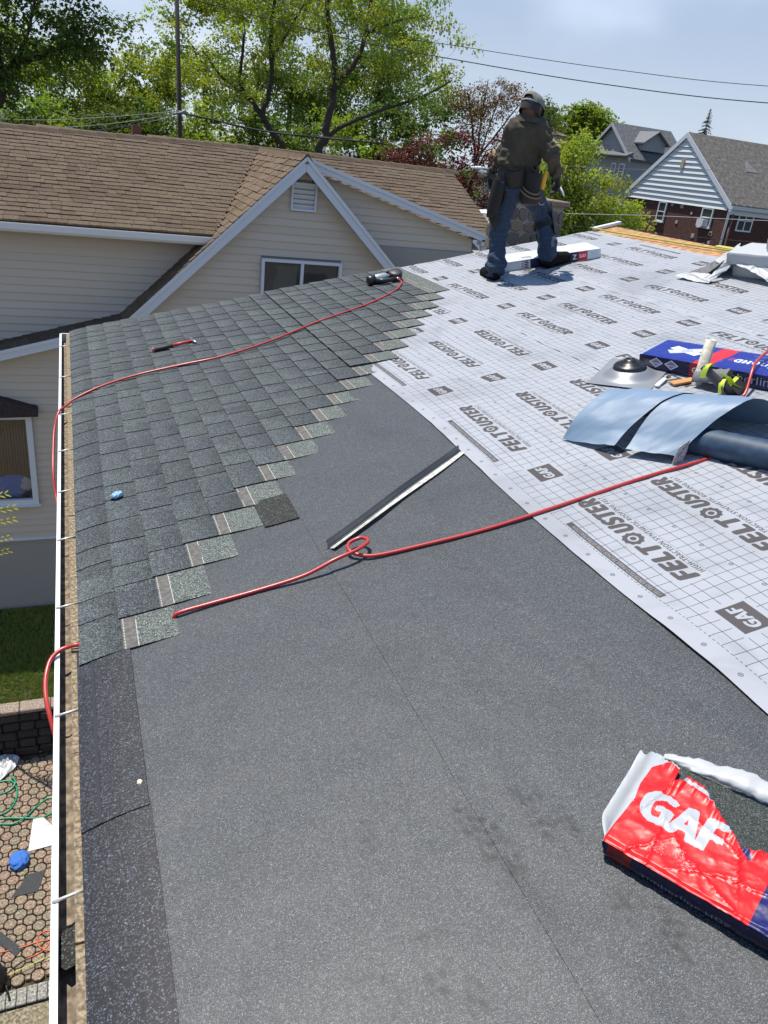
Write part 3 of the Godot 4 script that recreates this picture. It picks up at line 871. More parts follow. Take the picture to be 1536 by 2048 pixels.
	tag(put(self, "glove_scrap", b, mat(Color(0.25, 0.42, 0.62), 0.55), Transform3D(RB * Basis(Vector3.UP, 0.6), rp(0.187, 3.40, 0.03))), "crumpled light blue scrap lying on the lower shingles", "glove scrap")
	b = MB.new(true)
	crumple(b, Vector3(0.007, 0.003, 0.009), 5, 0.4)
	tag(put(self, "pale_chip", b, mat(Color(0.6, 0.55, 0.4), 0.8), Transform3D(RB, rp(0.138, 1.60, 0.011))), "tiny pale chip on the dark starter strip", "chip")
	# --- loose drip edge: bent metal strip
	var p0 := Vector2(0.945, 2.478); var p1 := Vector2(1.765, 2.985)
	o = thing("metal_flashing", "long bent strip of metal flashing lying across the base sheet", "flashing", rp(p0.x, p0.y, 0.006), roof_basis(p1 - p0))
	var len := (p1 - p0).length()
	var bow := func(x: float): return Vector3(x * len, 0.010 * sin(x * PI), 0.010 * sin(x * PI) + 0.002 * sin(x * 9.0))
	b = MB.new(true)
	b.grid(30, 3, func(x: float, y: float):
		return bow.call(x) + Vector3(0, 0.003 + 0.030 * y, -0.004 * y))
	put(o, "upright_flange", b, mat(Color(0.13, 0.14, 0.155), 0.4, null, 1.0, {metal = 0.5}))
	b = MB.new(true)
	b.grid(30, 3, func(x: float, y: float):
		return bow.call(x) + Vector3(0, 0.003 + (0.006 * sin(x * 5.0 + 1.0) + 0.004) * y * y, 0.010 + 0.026 * y))
	put(o, "flat_flange", b, mat(Color(0.55, 0.54, 0.50), 0.5, T.soft, 4.0))
	b = MB.new(true)
	b.grid(30, 2, func(x: float, y: float):
		return bow.call(x) + Vector3(0, 0.034 - 0.012 * y, -0.004 - 0.007 * y))
	put(o, "hemmed_edge", b, mat(Color(0.45, 0.46, 0.47), 0.4, null, 1.0, {metal = 0.4}))
	# --- scrap of shingle in the gutter
	b = MB.new()
	b.prism(PackedVector2Array([Vector2(-0.034, -0.03), Vector2(-0.024, -0.05), Vector2(0.012, -0.05), Vector2(0.030, -0.028), Vector2(0.033, 0.045), Vector2(-0.018, 0.05), Vector2(-0.033, 0.034)]), Vector3(-0.043, -0.060, -1.235), Vector3(1, 0.35, 0).normalized(), Vector3(0, 0, 1), Vector3(0, 0.006, 0))
	tag(put(self, "shingle_scrap", b, M.scrap), "dark torn shingle scrap lying in the gutter", "shingle scrap")
	# --- ridge: batten, cord
	b = MB.new()
	b.rbox(Transform3D(roof_basis(Vector2(0.31, 0.045)), rp(5.39, 6.955, 0.03)), Vector3(0.36, 0.03, 0.05), 0.003)
	tag(put(self, "white_batten", b, M.white_old), "short white wooden batten on the far corner of the ridge", "batten")
	b = MB.new(true)
	var pts := []
	for q in [[5.17, 6.93, 0.05], [5.22, 6.6, 0.035], [5.29, 6.0, 0.03], [5.33, 5.6, 0.028], [5.38, 5.2, 0.03], [5.42, 4.85, 0.03], [5.5, 4.3, 0.03], [5.52, 3.4, 0.03]]: pts.append(rp(q[0], q[1], q[2]))
	b.tube(curve(pts, 8), 0.007, 8)
	tag(put(self, "safety_rope", b, mat(Color(0.36, 0.42, 0.06), 0.7)), "yellow-green safety rope along the plywood at the ridge", "rope")
	b = MB.new()
	b.rbox(Transform3D(RB * Basis(Vector3.UP, 0.08), rp(5.45, 5.25, 0.022)), Vector3(0.05, 0.02, 0.35), 0.003)
	tag(put(self, "wood_strip", b, mat(Color(0.5, 0.42, 0.12), 0.8)), "yellowish wood strip along the bare ridge edge", "wood strip")

func hose(label: String, su: Array, more := []):
	var pts := []
	for q in su: pts.append(rp(q[0], q[1], q[2]))
	pts.append_array(more)
	var b := MB.new(true)
	b.tube(curve(pts, 10), 0.0075, 12)
	tag(put(self, "air_hose", b, M.hose), label, "hose", "red air hoses")

func crumple(b: MB, r: Vector3, sd: int, amp: float):   # balled-up cloth or film
	var n := FastNoiseLite.new(); n.seed = sd; n.frequency = 1.3; n.noise_type = FastNoiseLite.TYPE_CELLULAR; n.fractal_octaves = 2
	b.grid(36, 18, func(x: float, y: float):
		var a := x * TAU; var e := (y - 0.5) * PI
		var v := Vector3(cos(e) * cos(a), sin(e), -cos(e) * sin(a))
		var k := 1.0 + amp * (n.get_noise_3dv(v * 1.6) * 1.6 + 0.9)
		return v * k * r)

func torn_wrapper():
	var o := thing("torn_wrapper", "torn grey and white wrapper sprawling in front of the stacked white bundles", "wrapper", rp(4.72, 4.62, 0.014), RB)
	var n := FastNoiseLite.new(); n.seed = 61; n.frequency = 1.6
	var sheet := func(p0: Vector2, p1: Vector2, p2: Vector2, p3: Vector2, h: Array, amp: float):
		var b := MB.new(true)
		b.grid(26, 16, func(x: float, y: float):
			var q := p0.lerp(p1, x).lerp(p3.lerp(p2, x), y)
			var hh := lerpf(lerpf(h[0], h[1], x), lerpf(h[3], h[2], x), y) + 0.02 * sin(x * PI) * y
			hh += n.get_noise_2d(q.x * 2.0, q.y * 2.0) * amp
			q += Vector2(n.get_noise_2d(q.x * 8.0, 30.0), n.get_noise_2d(50.0, q.y * 8.0)) * 0.03
			return Vector3(q.x - 4.72, max(hh, 0.003), -(q.y - 4.62)))
		return b
	put(o, "grey_lining", sheet.call(Vector2(4.58, 4.83), Vector2(5.30, 5.02), Vector2(5.00, 4.66), Vector2(4.60, 4.62), [0.015, 0.05, 0.14, 0.04], 0.02), mat(Color(0.14, 0.14, 0.145), 0.7, T.soft, 4.0))
	put(o, "white_film", sheet.call(Vector2(4.80, 4.72), Vector2(5.05, 4.76), Vector2(4.96, 4.60), Vector2(4.72, 4.57), [0.10, 0.19, 0.16, 0.06], 0.03), M.film)
	put(o, "rolled_edge", sheet.call(Vector2(4.50, 4.81), Vector2(4.56, 4.50), Vector2(4.63, 4.53), Vector2(4.58, 4.82), [0.02, 0.02, 0.05, 0.03], 0.02), M.film)
	put(o, "rolled_edge", sheet.call(Vector2(4.56, 4.50), Vector2(4.93, 4.58), Vector2(4.95, 4.63), Vector2(4.60, 4.55), [0.02, 0.12, 0.15, 0.05], 0.02), M.film)
	put(o, "side_flap", sheet.call(Vector2(4.90, 4.66), Vector2(5.02, 4.28), Vector2(4.80, 4.18), Vector2(4.80, 4.50), [0.17, 0.16, 0.03, 0.09], 0.03), M.film)

func near_bundle():
	var ax := Vector2(0.4552, -0.8904)
	var o := thing("shingle_bundle", "opened bundle of shingles in a torn red, white and blue wrapper, nearest the camera", "shingle bundle", rp(1.119, 0.902, 0.006), roof_basis(ax))
	# local: x along the bundle, y off the roof, z towards the near side; the bundle runs to z = -0.28
	var b := MB.new(true)
	for k in 6:
		b = MB.new()
		var t := 0.0075
		b.prism(PackedVector2Array([Vector2(0.012 + 0.003 * (k % 2), -0.008), Vector2(0.98, -0.008), Vector2(0.98, -0.315), Vector2(0.014 + 0.004 * (k % 3), -0.30)]), Vector3(0, 0.003 + k * t, 0), Vector3.RIGHT, Vector3.BACK, Vector3(0, t - 0.0008, 0))
		put(o, "shingle", b, M.granule_dark)
	var red := Color(0.80, 0.07, 0.085); var wh := Color(0.66, 0.68, 0.70); var blue := Color(0.07, 0.08, 0.36)
	var tx := photo_tex(1024, 640, func(im):   # 0..0.6 m along x, 0..0.375 m across, the near edge at the bottom
		var S := 1024.0 / 0.66
		im.fill(red)
		var P := func(a: float, w: float): return Vector2((a + 0.06) * S, 640 - w * 640 / 0.375)
		im.fill_rect(Rect2i(int((0.313 + 0.06) * S), 0, 900, 640), blue)
		fill_poly(im, PackedVector2Array([P.call(-0.1, 0.0), P.call(-0.004, 0.0), P.call(0.012, 0.141), P.call(0.006, 0.19), P.call(0.010, 0.25), P.call(0.035, 0.29), P.call(0.05, 0.4), P.call(-0.1, 0.4)]), wh)
		for w in [["G", 0.030, 0.090, 0.0], ["A", 0.094, 0.155, 0.0], ["F", 0.160, 0.205, 0.0]]:
			var a: Vector2 = P.call(w[1] - 0.0, 0.193); var c: Vector2 = P.call(w[1], 0.105); var e: Vector2 = P.call(w[2], 0.193)
			write(im, w[0], Transform2D(e - a, c - a, a), wh, true, false, 6.0)
		fill_poly(im, PackedVector2Array([P.call(0.0, 0.302), P.call(0.08, 0.302), P.call(0.08, 0.276), P.call(0.06, 0.276)]), wh)
		fill_poly(im, PackedVector2Array([P.call(0.07, 0.262), P.call(0.125, 0.262), P.call(0.16, 0.243), P.call(0.16, 0.228), P.call(0.12, 0.25), P.call(0.075, 0.252)]), wh)
		fill_poly(im, PackedVector2Array([P.call(0.13, 0.25), P.call(0.17, 0.24), P.call(0.27, 0.15), P.call(0.26, 0.14), P.call(0.165, 0.222)]), blue)
		worn(im, 500, Color(0.9, 0.45, 0.42), 12, 9)
		for q in [[0.10, 0.055], [0.165, 0.05], [0.14, 0.065]]:
			for k in 60:
				var c: Vector2 = P.call(q[0] + rng.randf_range(-0.014, 0.014), q[1] + rng.randf_range(-0.014, 0.014))
				im.fill_rect(Rect2i(int(c.x), int(c.y), 3, 3), Color(0.85, 0.5, 0.5)))
	var fm := mat(Color.WHITE, 0.38, tx, 1.0, {uv = true, spec = 0.5})
	var n := FastNoiseLite.new(); n.seed = 17; n.frequency = 9.0; n.fractal_octaves = 3
	var ridge := FastNoiseLite.new(); ridge.seed = 4; ridge.frequency = 5.0; ridge.fractal_type = FastNoiseLite.FRACTAL_RIDGED; ridge.fractal_octaves = 1
	var folds := [[0.06, 0.02, 0.9], [0.12, 0.10, 2.4], [0.20, 0.05, 0.5], [0.25, 0.12, 1.9], [0.17, 0.16, 2.9], [0.30, 0.08, 0.2], [0.05, 0.18, 1.3], [0.24, 0.03, 2.7], [0.40, 0.09, 1.0], [0.09, 0.07, 1.7]]
	var crease := func(x: float, w: float):   # sharp folds in the film
		var out := 0.0
		for f in folds:
			var d := Vector2(x - f[0], w - f[1]).rotated(-f[2])
			d.y += 0.006 * n.get_noise_2d(d.x * 6.0, f[2])
			out += 0.0034 * exp(-abs(d.y) / 0.0042) * exp(-pow(d.x / 0.075, 2.0)) + (0.0016 if d.y > 0 else -0.0016) * exp(-abs(d.y) / 0.03) * exp(-pow(d.x / 0.075, 2.0))
		return out
	var back := func(x: float):   # torn rear edge of the wrapper's top
		if x < 0.06: return 0.30 - 0.02 * x / 0.06
		if x < 0.078: return lerpf(0.235, 0.255, (x - 0.06) / 0.018)
		if x < 0.12: return 0.268
		if x < 0.24: return lerpf(0.262, 0.158, (x - 0.12) / 0.12)
		if x < 0.29: return lerpf(0.158, 0.182, (x - 0.24) / 0.05)
		return 0.19
	b = MB.new(true)
	b.grid(230, 72, func(x: float, y: float):
		var px := lerpf(-0.045, 0.60, x)
		var w: float = back.call(px) * y + n.get_noise_2d(px * 9.0, 3.0) * 0.006 * y
		var h: float = 0.0545 + crease.call(px, w) + ridge.get_noise_2d(px * 2.2 + w * 1.3, w * 2.0 - px) * 0.0012 + n.get_noise_2d(px * 0.35, w * 0.35) * 0.0035 + n.get_noise_2d(px * 2.5, w * 2.5) * 0.0012
		h += 0.010 * smoothstep(0.8, 1.0, y) * (0.5 + n.get_noise_2d(px * 3.0, 9.0))
		h -= 0.046 * smoothstep(0.004, -0.042, px)
		if y < 0.04: h -= 0.006
		return Vector3(px - 0.06 * w * smoothstep(0.1, 0.0, px) + 0.045 * (1.0 - smoothstep(0.0, 0.10, w)) * smoothstep(0.0, -0.045, px), max(h, 0.004), -w),
		func(x: float, y: float):
			var px := lerpf(-0.045, 0.60, x)
			return Vector2((px + 0.06) / 0.66, 1.0 - back.call(px) * y / 0.375))
	put(o, "torn_wrapper", b, fm)
	# near side of the wrapper, with its smaller print
	var sx := photo_tex(1024, 96, func(im):
		im.fill(Color(0.04, 0.04, 0.17))
		im.fill_rect(Rect2i(14, 0, 95, 96), Color(0.36, 0.04, 0.06))
		write(im, "Timberline HDZ", B2(150, 40, 330, 30), Color(0.45, 0.45, 0.55), false)
		worn(im, 120, Color(0.35, 0.36, 0.5), 3, 10))
	b = MB.new(true)
	b.grid(110, 6, func(x: float, y: float):
		var px := lerpf(0.004, 0.60, x)
		return Vector3(px, lerpf(0.0495 + crease.call(px, 0.0) + ridge.get_noise_2d(px * 2.2, 0.0) * 0.0012 + n.get_noise_2d(px * 0.35, 0.0) * 0.0035, 0.002, y), 0.0015 + 0.007 * sin(y * PI) + n.get_noise_2d(px * 3.0, y * 0.1) * 0.003), func(x: float, y: float): return Vector2(x, y))
	put(o, "wrapper_side", b, mat(Color.WHITE, 0.35, sx, 1.0, {uv = true}))
	# curl of white film along the far side
	b = MB.new(true)
	b.grid(40, 12, func(x: float, y: float):
		var px := lerpf(0.0, 0.42, x)
		var a := lerpf(-0.6, 4.2, y)
		var r := 0.016 * (0.35 + sin(min(x * 1.6, 1.0) * PI * 0.5)) * (1.0 + 0.3 * n.get_noise_2d(px * 3.0, 5.0))
		var c := Vector3(px, 0.046 + 0.012 * sin(x * PI), -(0.305 + 0.02 * sin(x * PI) + 0.02 * x))
		var cr: float = n.get_noise_2d(px * 1.5, a * 0.05) * 0.008
		return c + Vector3(0, sin(a) * r * 0.7 + cr, cos(a) * (r * 1.5 + cr)))
	put(o, "film_curl", b, M.film)

func curled_roll():
	var o := thing("membrane_roll", "light blue roofing membrane curling in an arch over its dark roll", "membrane roll", rp(2.6, 2.5, 0.012), RB)
	var tr := Vector2(0.63, -0.777); var nr := Vector2(0.777, 0.63)
	var P := func(q: Vector3):   # along the roll, across it, height
		var a := tr * q.x + nr * q.y
		return Vector3(a.x - 2.6, q.z, -(a.y - 2.5))
	var nearp := []; var farp := []
	for q in [[-0.24, 3.42, 0.035], [-0.20, 3.48, 0.095], [-0.13, 3.56, 0.165], [-0.05, 3.64, 0.212], [0.0, 3.72, 0.212], [0.06, 3.79, 0.17], [0.14, 3.86, 0.11], [0.26, 3.92, -0.006]]: nearp.append(Vector3(q[0], q[1], q[2]))
	for q in [[-0.783, 3.50, 0.004], [-0.762, 3.53, 0.055], [-0.735, 3.58, 0.105], [-0.69, 3.66, 0.155], [-0.65, 3.75, 0.175], [-0.63, 3.84, 0.14], [-0.62, 3.92, 0.07], [-0.61, 3.98, -0.006]]: farp.append(Vector3(q[0], q[1], q[2]))
	var A := curve(nearp, 6); var F := curve(farp, 6)
	var cut := func(v: float, side: int):   # the knife slit: closed at the crest, open at the hem
		var k: float = smoothstep(0.42, 0.0, v)
		return 0.485 + 0.10 * v + (0.0 if side == 0 else 0.095 * k)
	var wave := FastNoiseLite.new(); wave.seed = 8; wave.frequency = 1.2
	for side in 2:
		var b := MB.new(true)
		b.grid(22, 42, func(x: float, y: float):
			var i: int = clampi(int(round(y * 42)), 0, 42)
			var c0: float = 0.0 if side == 0 else cut.call(y, 1)
			var c1: float = cut.call(y, 0) if side == 0 else 1.0
			var t := lerpf(c0, c1, x)
			var q: Vector3 = F[i].lerp(A[i], t)
			q.z += 0.012 * sin(t * PI) * (1.0 - y) * 2.0 * (1.0 if side == 0 else 0.4) + wave.get_noise_2d(t * 2.0, y * 2.0) * 0.012
			if y < 0.12: q.y -= 0.035 * sin(t * PI) * (1.0 - y / 0.12)
			return P.call(q))
		put(o, "curled_sheet", b, mat(Color(0.165, 0.245, 0.35), 0.5))
	# the rest of the roll, under the arch
	var b := MB.new(true)
	var c0 := rp(2.62, 2.44, 0.064); var c1 := rp(2.80, 2.09, 0.064); var dir := (c1 - c0).normalized()
	var bs := Basis(dir, RN, dir.cross(RN))
	var up := Transform3D(bs * Basis(Vector3.BACK, -PI / 2), c0)
	var inv := o.transform.affine_inverse()
	b.lathe([Vector2(0.03, 0.02), Vector2(0.03, 0.0), Vector2(0.062, 0.0), Vector2(0.0645, 0.01), Vector2(0.0645, 0.95)], 40, inv * up)
	put(o, "roll", b, mat(Color(0.026, 0.058, 0.105), 0.55, T.soft, 3.0))
	b = MB.new()
	b.prism(PackedVector2Array([Vector2(0, 0), Vector2(0.07, 0.0), Vector2(0.08, 0.04), Vector2(0.075, 0.095), Vector2(0.015, 0.075), Vector2(0.005, 0.04)]), inv * rp(2.475, 2.345, 0.013), inv.basis * Vector3(RD * 0.9 - Vector3(0, 0, 0.1)), inv.basis * (RN + RD * 0.25).normalized(), inv.basis * Vector3(0.001, 0, -0.003))
	put(o, "cardboard_end", b, mat(Color(0.46, 0.44, 0.40), 0.8, T.dirt, 9.0))

func tool_pouch():
	var o := thing("tool_harness", "grey and black tool harness with bright yellow straps beside the pipe", "tool harness", rp(3.165, 2.90, 0.012), RB * Basis(Vector3.UP, 0.5))
	var grey := mat(Color(0.16, 0.16, 0.17), 0.8); var lime := mat(Color(0.60, 0.72, 0.05), 0.6); var blk := mat(Color(0.014, 0.014, 0.016), 0.55); var tube := mat(Color(0.055, 0.05, 0.045), 0.45)
	var b := MB.new(true)
	b.grid(26, 14, func(x: float, y: float):
		var a := x * PI
		var r := 0.062 * (1.0 - 0.25 * y) * (1.0 + 0.05 * sin(y * 26.0))
		return Vector3(0.055 + cos(a) * r, 0.05 + sin(a) * r * 0.95 - 0.02 * y * y, 0.065 - 0.17 * y), null, true)
	put(o, "padded_sleeve", b, grey)
	b = MB.new(true)
	b.tube([Vector3(-0.035, 0.03, 0.10), Vector3(-0.035, 0.06, 0.06), Vector3(-0.045, 0.115, 0.0), Vector3(-0.05, 0.15, -0.03)], [0.024, 0.024, 0.022, 0.021], 16)
	put(o, "barrel", b, tube)
	b = MB.new(true)
	b.lathe([Vector2(0.0001, 0.0), Vector2(0.013, 0.0), Vector2(0.015, 0.008), Vector2(0.025, 0.004), Vector2(0.027, 0.03), Vector2(0.022, 0.06)], 18, Transform3D(Basis(Vector3.RIGHT, -0.75), Vector3(-0.035, 0.012, 0.115)))
	put(o, "nozzle", b, blk)
	for q in [[[-0.075, 0.03, 0.075], [-0.062, 0.072, 0.07], [-0.035, 0.088, 0.068], [-0.008, 0.075, 0.07], [0.0, 0.03, 0.078]], [[-0.085, 0.10, -0.02], [-0.07, 0.150, -0.012], [-0.042, 0.163, -0.005], [-0.02, 0.14, 0.0]], [[0.0, 0.10, 0.04], [0.01, 0.085, 0.075], [0.02, 0.05, 0.10], [0.03, 0.035, 0.13]]]:
		var c := []
		for p in q: c.append(Vector3(p[0], p[1], p[2]))
		c = curve(c, 5)
		b = MB.new(true)
		b.grid(c.size() - 1, 1, func(x: float, y: float): return c[int(round(x * (c.size() - 1)))] + Vector3(0.002, 0.004, 0.026) * (y - 0.5) * 1.0)
		put(o, "strap", b, lime)
	b = MB.new()
	b.rbox(Transform3D(Basis(Vector3.RIGHT, 0.5), Vector3(0.055, 0.030, 0.115)), Vector3(0.15, 0.012, 0.075), 0.004)
	put(o, "black_pad", b, blk)
	b = MB.new()
	b.rbox(Transform3D(Basis(Vector3.RIGHT, 0.35), Vector3(0.055, 0.046, 0.088)), Vector3(0.155, 0.010, 0.022), 0.003)
	put(o, "pad_trim", b, lime)
	b = MB.new(true)
	b.tube(curve([Vector3(-0.05, 0.07, 0.07), Vector3(-0.085, 0.04, 0.09), Vector3(-0.10, 0.012, 0.13), Vector3(-0.12, 0.006, 0.15)], 6), 0.006, 8)
	put(o, "cord", b, blk)

func nail_gun():
	var o := thing("nail_gun", "black and silver coil nail gun lying on the shingles with the red hose", "nail gun", rp(2.70, 6.44, 0.03), RB * Basis(Vector3.UP, 0.12))
	var blk := mat(Color(0.016, 0.017, 0.018), 0.35); var sil := mat(Color(0.42, 0.47, 0.45), 0.35, null, 1.0, {metal = 0.4}); var dark := mat(Color(0.03, 0.032, 0.035), 0.5)
	var x := Basis(Vector3.BACK, -PI / 2)
	var b := MB.new(true)
	b.lathe([Vector2(0.0001, -0.155), Vector2(0.034, -0.155), Vector2(0.042, -0.145), Vector2(0.043, -0.085), Vector2(0.036, -0.08)], 20, Transform3D(x, Vector3(-0.01, 0.035, 0.0)))
	put(o, "cylinder_cap", b, blk)
	b = MB.new(true)
	b.lathe([Vector2(0.036, -0.085), Vector2(0.040, -0.07), Vector2(0.040, 0.02), Vector2(0.032, 0.035), Vector2(0.02, 0.05), Vector2(0.018, 0.12), Vector2(0.0001, 0.12)], 20, Transform3D(x, Vector3(-0.01, 0.035, 0.0)))
	put(o, "body", b, sil)
	b = MB.new(true)
	b.tube([Vector3(-0.10, 0.03, 0.03), Vector3(-0.05, 0.025, 0.07), Vector3(0.02, 0.022, 0.085), Vector3(0.075, 0.022, 0.085)], [0.024, 0.021, 0.019, 0.021], 12)
	put(o, "handle", b, blk)
	b = MB.new(true)
	b.lathe([Vector2(0.0001, -0.03), Vector2(0.055, -0.03), Vector2(0.062, -0.02), Vector2(0.062, 0.022), Vector2(0.055, 0.03), Vector2(0.0001, 0.03)], 24, Transform3D(Basis(Vector3.RIGHT, 0.3), Vector3(0.105, 0.045, 0.02)))
	put(o, "nail_drum", b, dark)
	b = MB.new()
	b.rbox(Transform3D(Basis(Vector3.UP, 0.3), Vector3(0.06, 0.05, -0.035)), Vector3(0.08, 0.05, 0.03), 0.006)
	put(o, "magazine_door", b, blk)
	b = MB.new()
	b.rbox(Transform3D(Basis(Vector3.UP, 0.1), Vector3(0.155, 0.03, -0.01)), Vector3(0.05, 0.03, 0.022), 0.004)
	put(o, "nose", b, dark)
	b = MB.new(true)
	b.tube([Vector3(0.07, 0.022, 0.085), Vector3(0.10, 0.022, 0.085), Vector3(0.112, 0.022, 0.083)], [0.009, 0.011, 0.008], 10)
	put(o, "air_fitting", b, mat(Color(0.5, 0.5, 0.48), 0.3, null, 1.0, {metal = 0.9}))

# ---------------------------------------------------------------- the neighbouring house
func board_rows(o: Node3D, called: String, z: float, y0: float, y1: float, step: float, lim: Callable, holes: Array, mats: Array, depth := 0.020):   # overlapping boards on a wall that faces +z
	var y := y0
	while y < y1:
		var t: float = min(y + step, y1)
		var xb: Vector2 = lim.call(y); var xt: Vector2 = lim.call(t)
		if xt.x >= xt.y: xt = Vector2((xt.x + xt.y) * 0.5, (xt.x + xt.y) * 0.5 + 0.001)
		if xb.x < xb.y - 0.02:
			var segs := [[xb.x, xb.y, xt.x, xt.y]]
			for h in holes:      # Rect2 in x, y
				if t > h.position.y + 0.02 and y < h.end.y - 0.02:
					var nx := []
					for s in segs:
						if s[0] < h.position.x and s[1] > h.end.x:
							nx.append([s[0], h.position.x, s[2], h.position.x]); nx.append([h.end.x, s[1], h.end.x, s[3]])
						else: nx.append(s)
					segs = nx
			for s in segs:
				if s[1] - s[0] < 0.02: continue
				var b := MB.new()
				var back := z - 0.012
				b.hexa([Vector3(s[0], y, back), Vector3(s[1], y, back), Vector3(s[1], y, z + depth), Vector3(s[0], y, z + depth), Vector3(s[2], t, back), Vector3(s[3], t, back), Vector3(s[3], t, z + 0.001), Vector3(s[2], t, z + 0.001)])
				put(o, called, b, mats[rng.randi() % mats.size()])
		y += step

func roof_rows(o: Node3D, org: Vector3, along: Vector3, up: Vector3, n: int, ex: float, lim: Callable, m: Material, wid := 0.21, th := 0.010):   # each course one part: a row of tabs of uneven length
	var nrm := up.cross(along).normalized()
	if nrm.y < 0: nrm = -nrm
	for i in n:
		var l: Vector2 = lim.call(i * ex)
		var l2: Vector2 = lim.call((i + 1) * ex)
		if l.y - l.x < 0.05: continue
		var b := MB.new()
		var x := l.x - rng.randf() * wid * 0.5
		while x < l.y:
			var w := wid * rng.randf_range(0.55, 1.35)
			var a: float = max(x, l.x); var e: float = min(x + w - 0.004, l.y)
			if e - a > 0.01:
				var dz := rng.randf_range(-0.008, 0.008) + nz.get_noise_2d(x * 25.0, i * 6.0) * 0.012
				var h := th * rng.randf_range(0.8, 1.5) + 0.004 + nz.get_noise_2d(x * 20.0 + 70.0, i * 4.0) * 0.008
				var e2: float = min(e, l2.y + 0.02)
				var tone := rng.randf_range(0.80, 1.18) * (1.0 + 0.3 * nz2.get_noise_2d(x * 22.0, i * 2.5))
				b.st.set_color(Color(tone, tone * rng.randf_range(0.96, 1.02), tone * rng.randf_range(0.92, 1.03)))
				var f := func(q: float, s: float, hh: float): return org + along * q + up * s + nrm * hh
				var s0 := i * ex + dz; var s1 := (i + 1) * ex + 0.02
				b.hexa([f.call(a, s0, -0.01), f.call(e, s0, -0.01), f.call(e2, s1, -0.015), f.call(a, s1, -0.015), f.call(a, s0, h), f.call(e, s0, h), f.call(e2, s1, h - 0.012), f.call(a, s1, h - 0.012)])
			x += w
		put(o, "shingle_row", b, m)

func rake(b: MB, a: Vector3, c: Vector3, w: float, th: float):   # sloping trim board in a plane that faces +z: upper edge from a to c
	var d := (c - a).normalized(); var dn := Vector3(0, -w / max(abs(d.x), 0.2), 0)
	b.hexa([a + dn, c + dn, c + dn + Vector3(0, 0, th), a + dn + Vector3(0, 0, th), a, c, c + Vector3(0, 0, th), a + Vector3(0, 0, th)])

func window_unit(o: Node3D, r: Rect2, z: float, panes: int, mul_h: bool, fm: Material, gm: Material, fw := 0.05):   # framed window in a wall that faces +z
	var w := put(o, "window", window_frame(r, z, panes, mul_h, fw), fm)
	var n := panes
	for i in n:
		var x0 := r.position.x + fw + (r.size.x - fw) / n * i; var x1 := r.position.x + (r.size.x - fw) / n * (i + 1)
		for k in (2 if mul_h else 1):
			var ya := r.position.y + fw; var yb := r.end.y - fw
			if mul_h:
				var mid := (ya + yb) * 0.5
				if k == 0: yb = mid - fw * 0.4
				else: ya = mid + fw * 0.4
			var b := MB.new()
			b.boxat(Vector3((x0 + x1) * 0.5, (ya + yb) * 0.5, z - 0.025), Vector3(x1 - x0 - 0.002, yb - ya, 0.006))
			put(w, "pane", b, gm)
	return w

func window_frame(r: Rect2, z: float, panes: int, mul_h: bool, fw: float) -> MB:
	var b := MB.new()
	var cx := r.get_center().x; var cy := r.get_center().y
	for s in [-1, 1]:
		b.boxat(Vector3(cx + s * (r.size.x - fw) * 0.5, cy, z), Vector3(fw, r.size.y, 0.07))
		b.boxat(Vector3(cx, cy + s * (r.size.y - fw) * 0.5, z - 0.002), Vector3(r.size.x - 2 * fw - 0.002, fw, 0.07))
	for i in range(1, panes): b.boxat(Vector3(r.position.x + fw * 0.5 + (r.size.x - fw) / panes * i, cy, z - 0.003), Vector3(fw, r.size.y - 2 * fw - 0.002, 0.06))
	if mul_h: b.boxat(Vector3(cx, cy, z - 0.005), Vector3(r.size.x - 2 * fw - 0.002, fw * 0.8, 0.055))
	b.boxat(Vector3(cx, r.position.y - 0.012, z + 0.02), Vector3(r.size.x + 0.06, 0.024, 0.09))
	return b

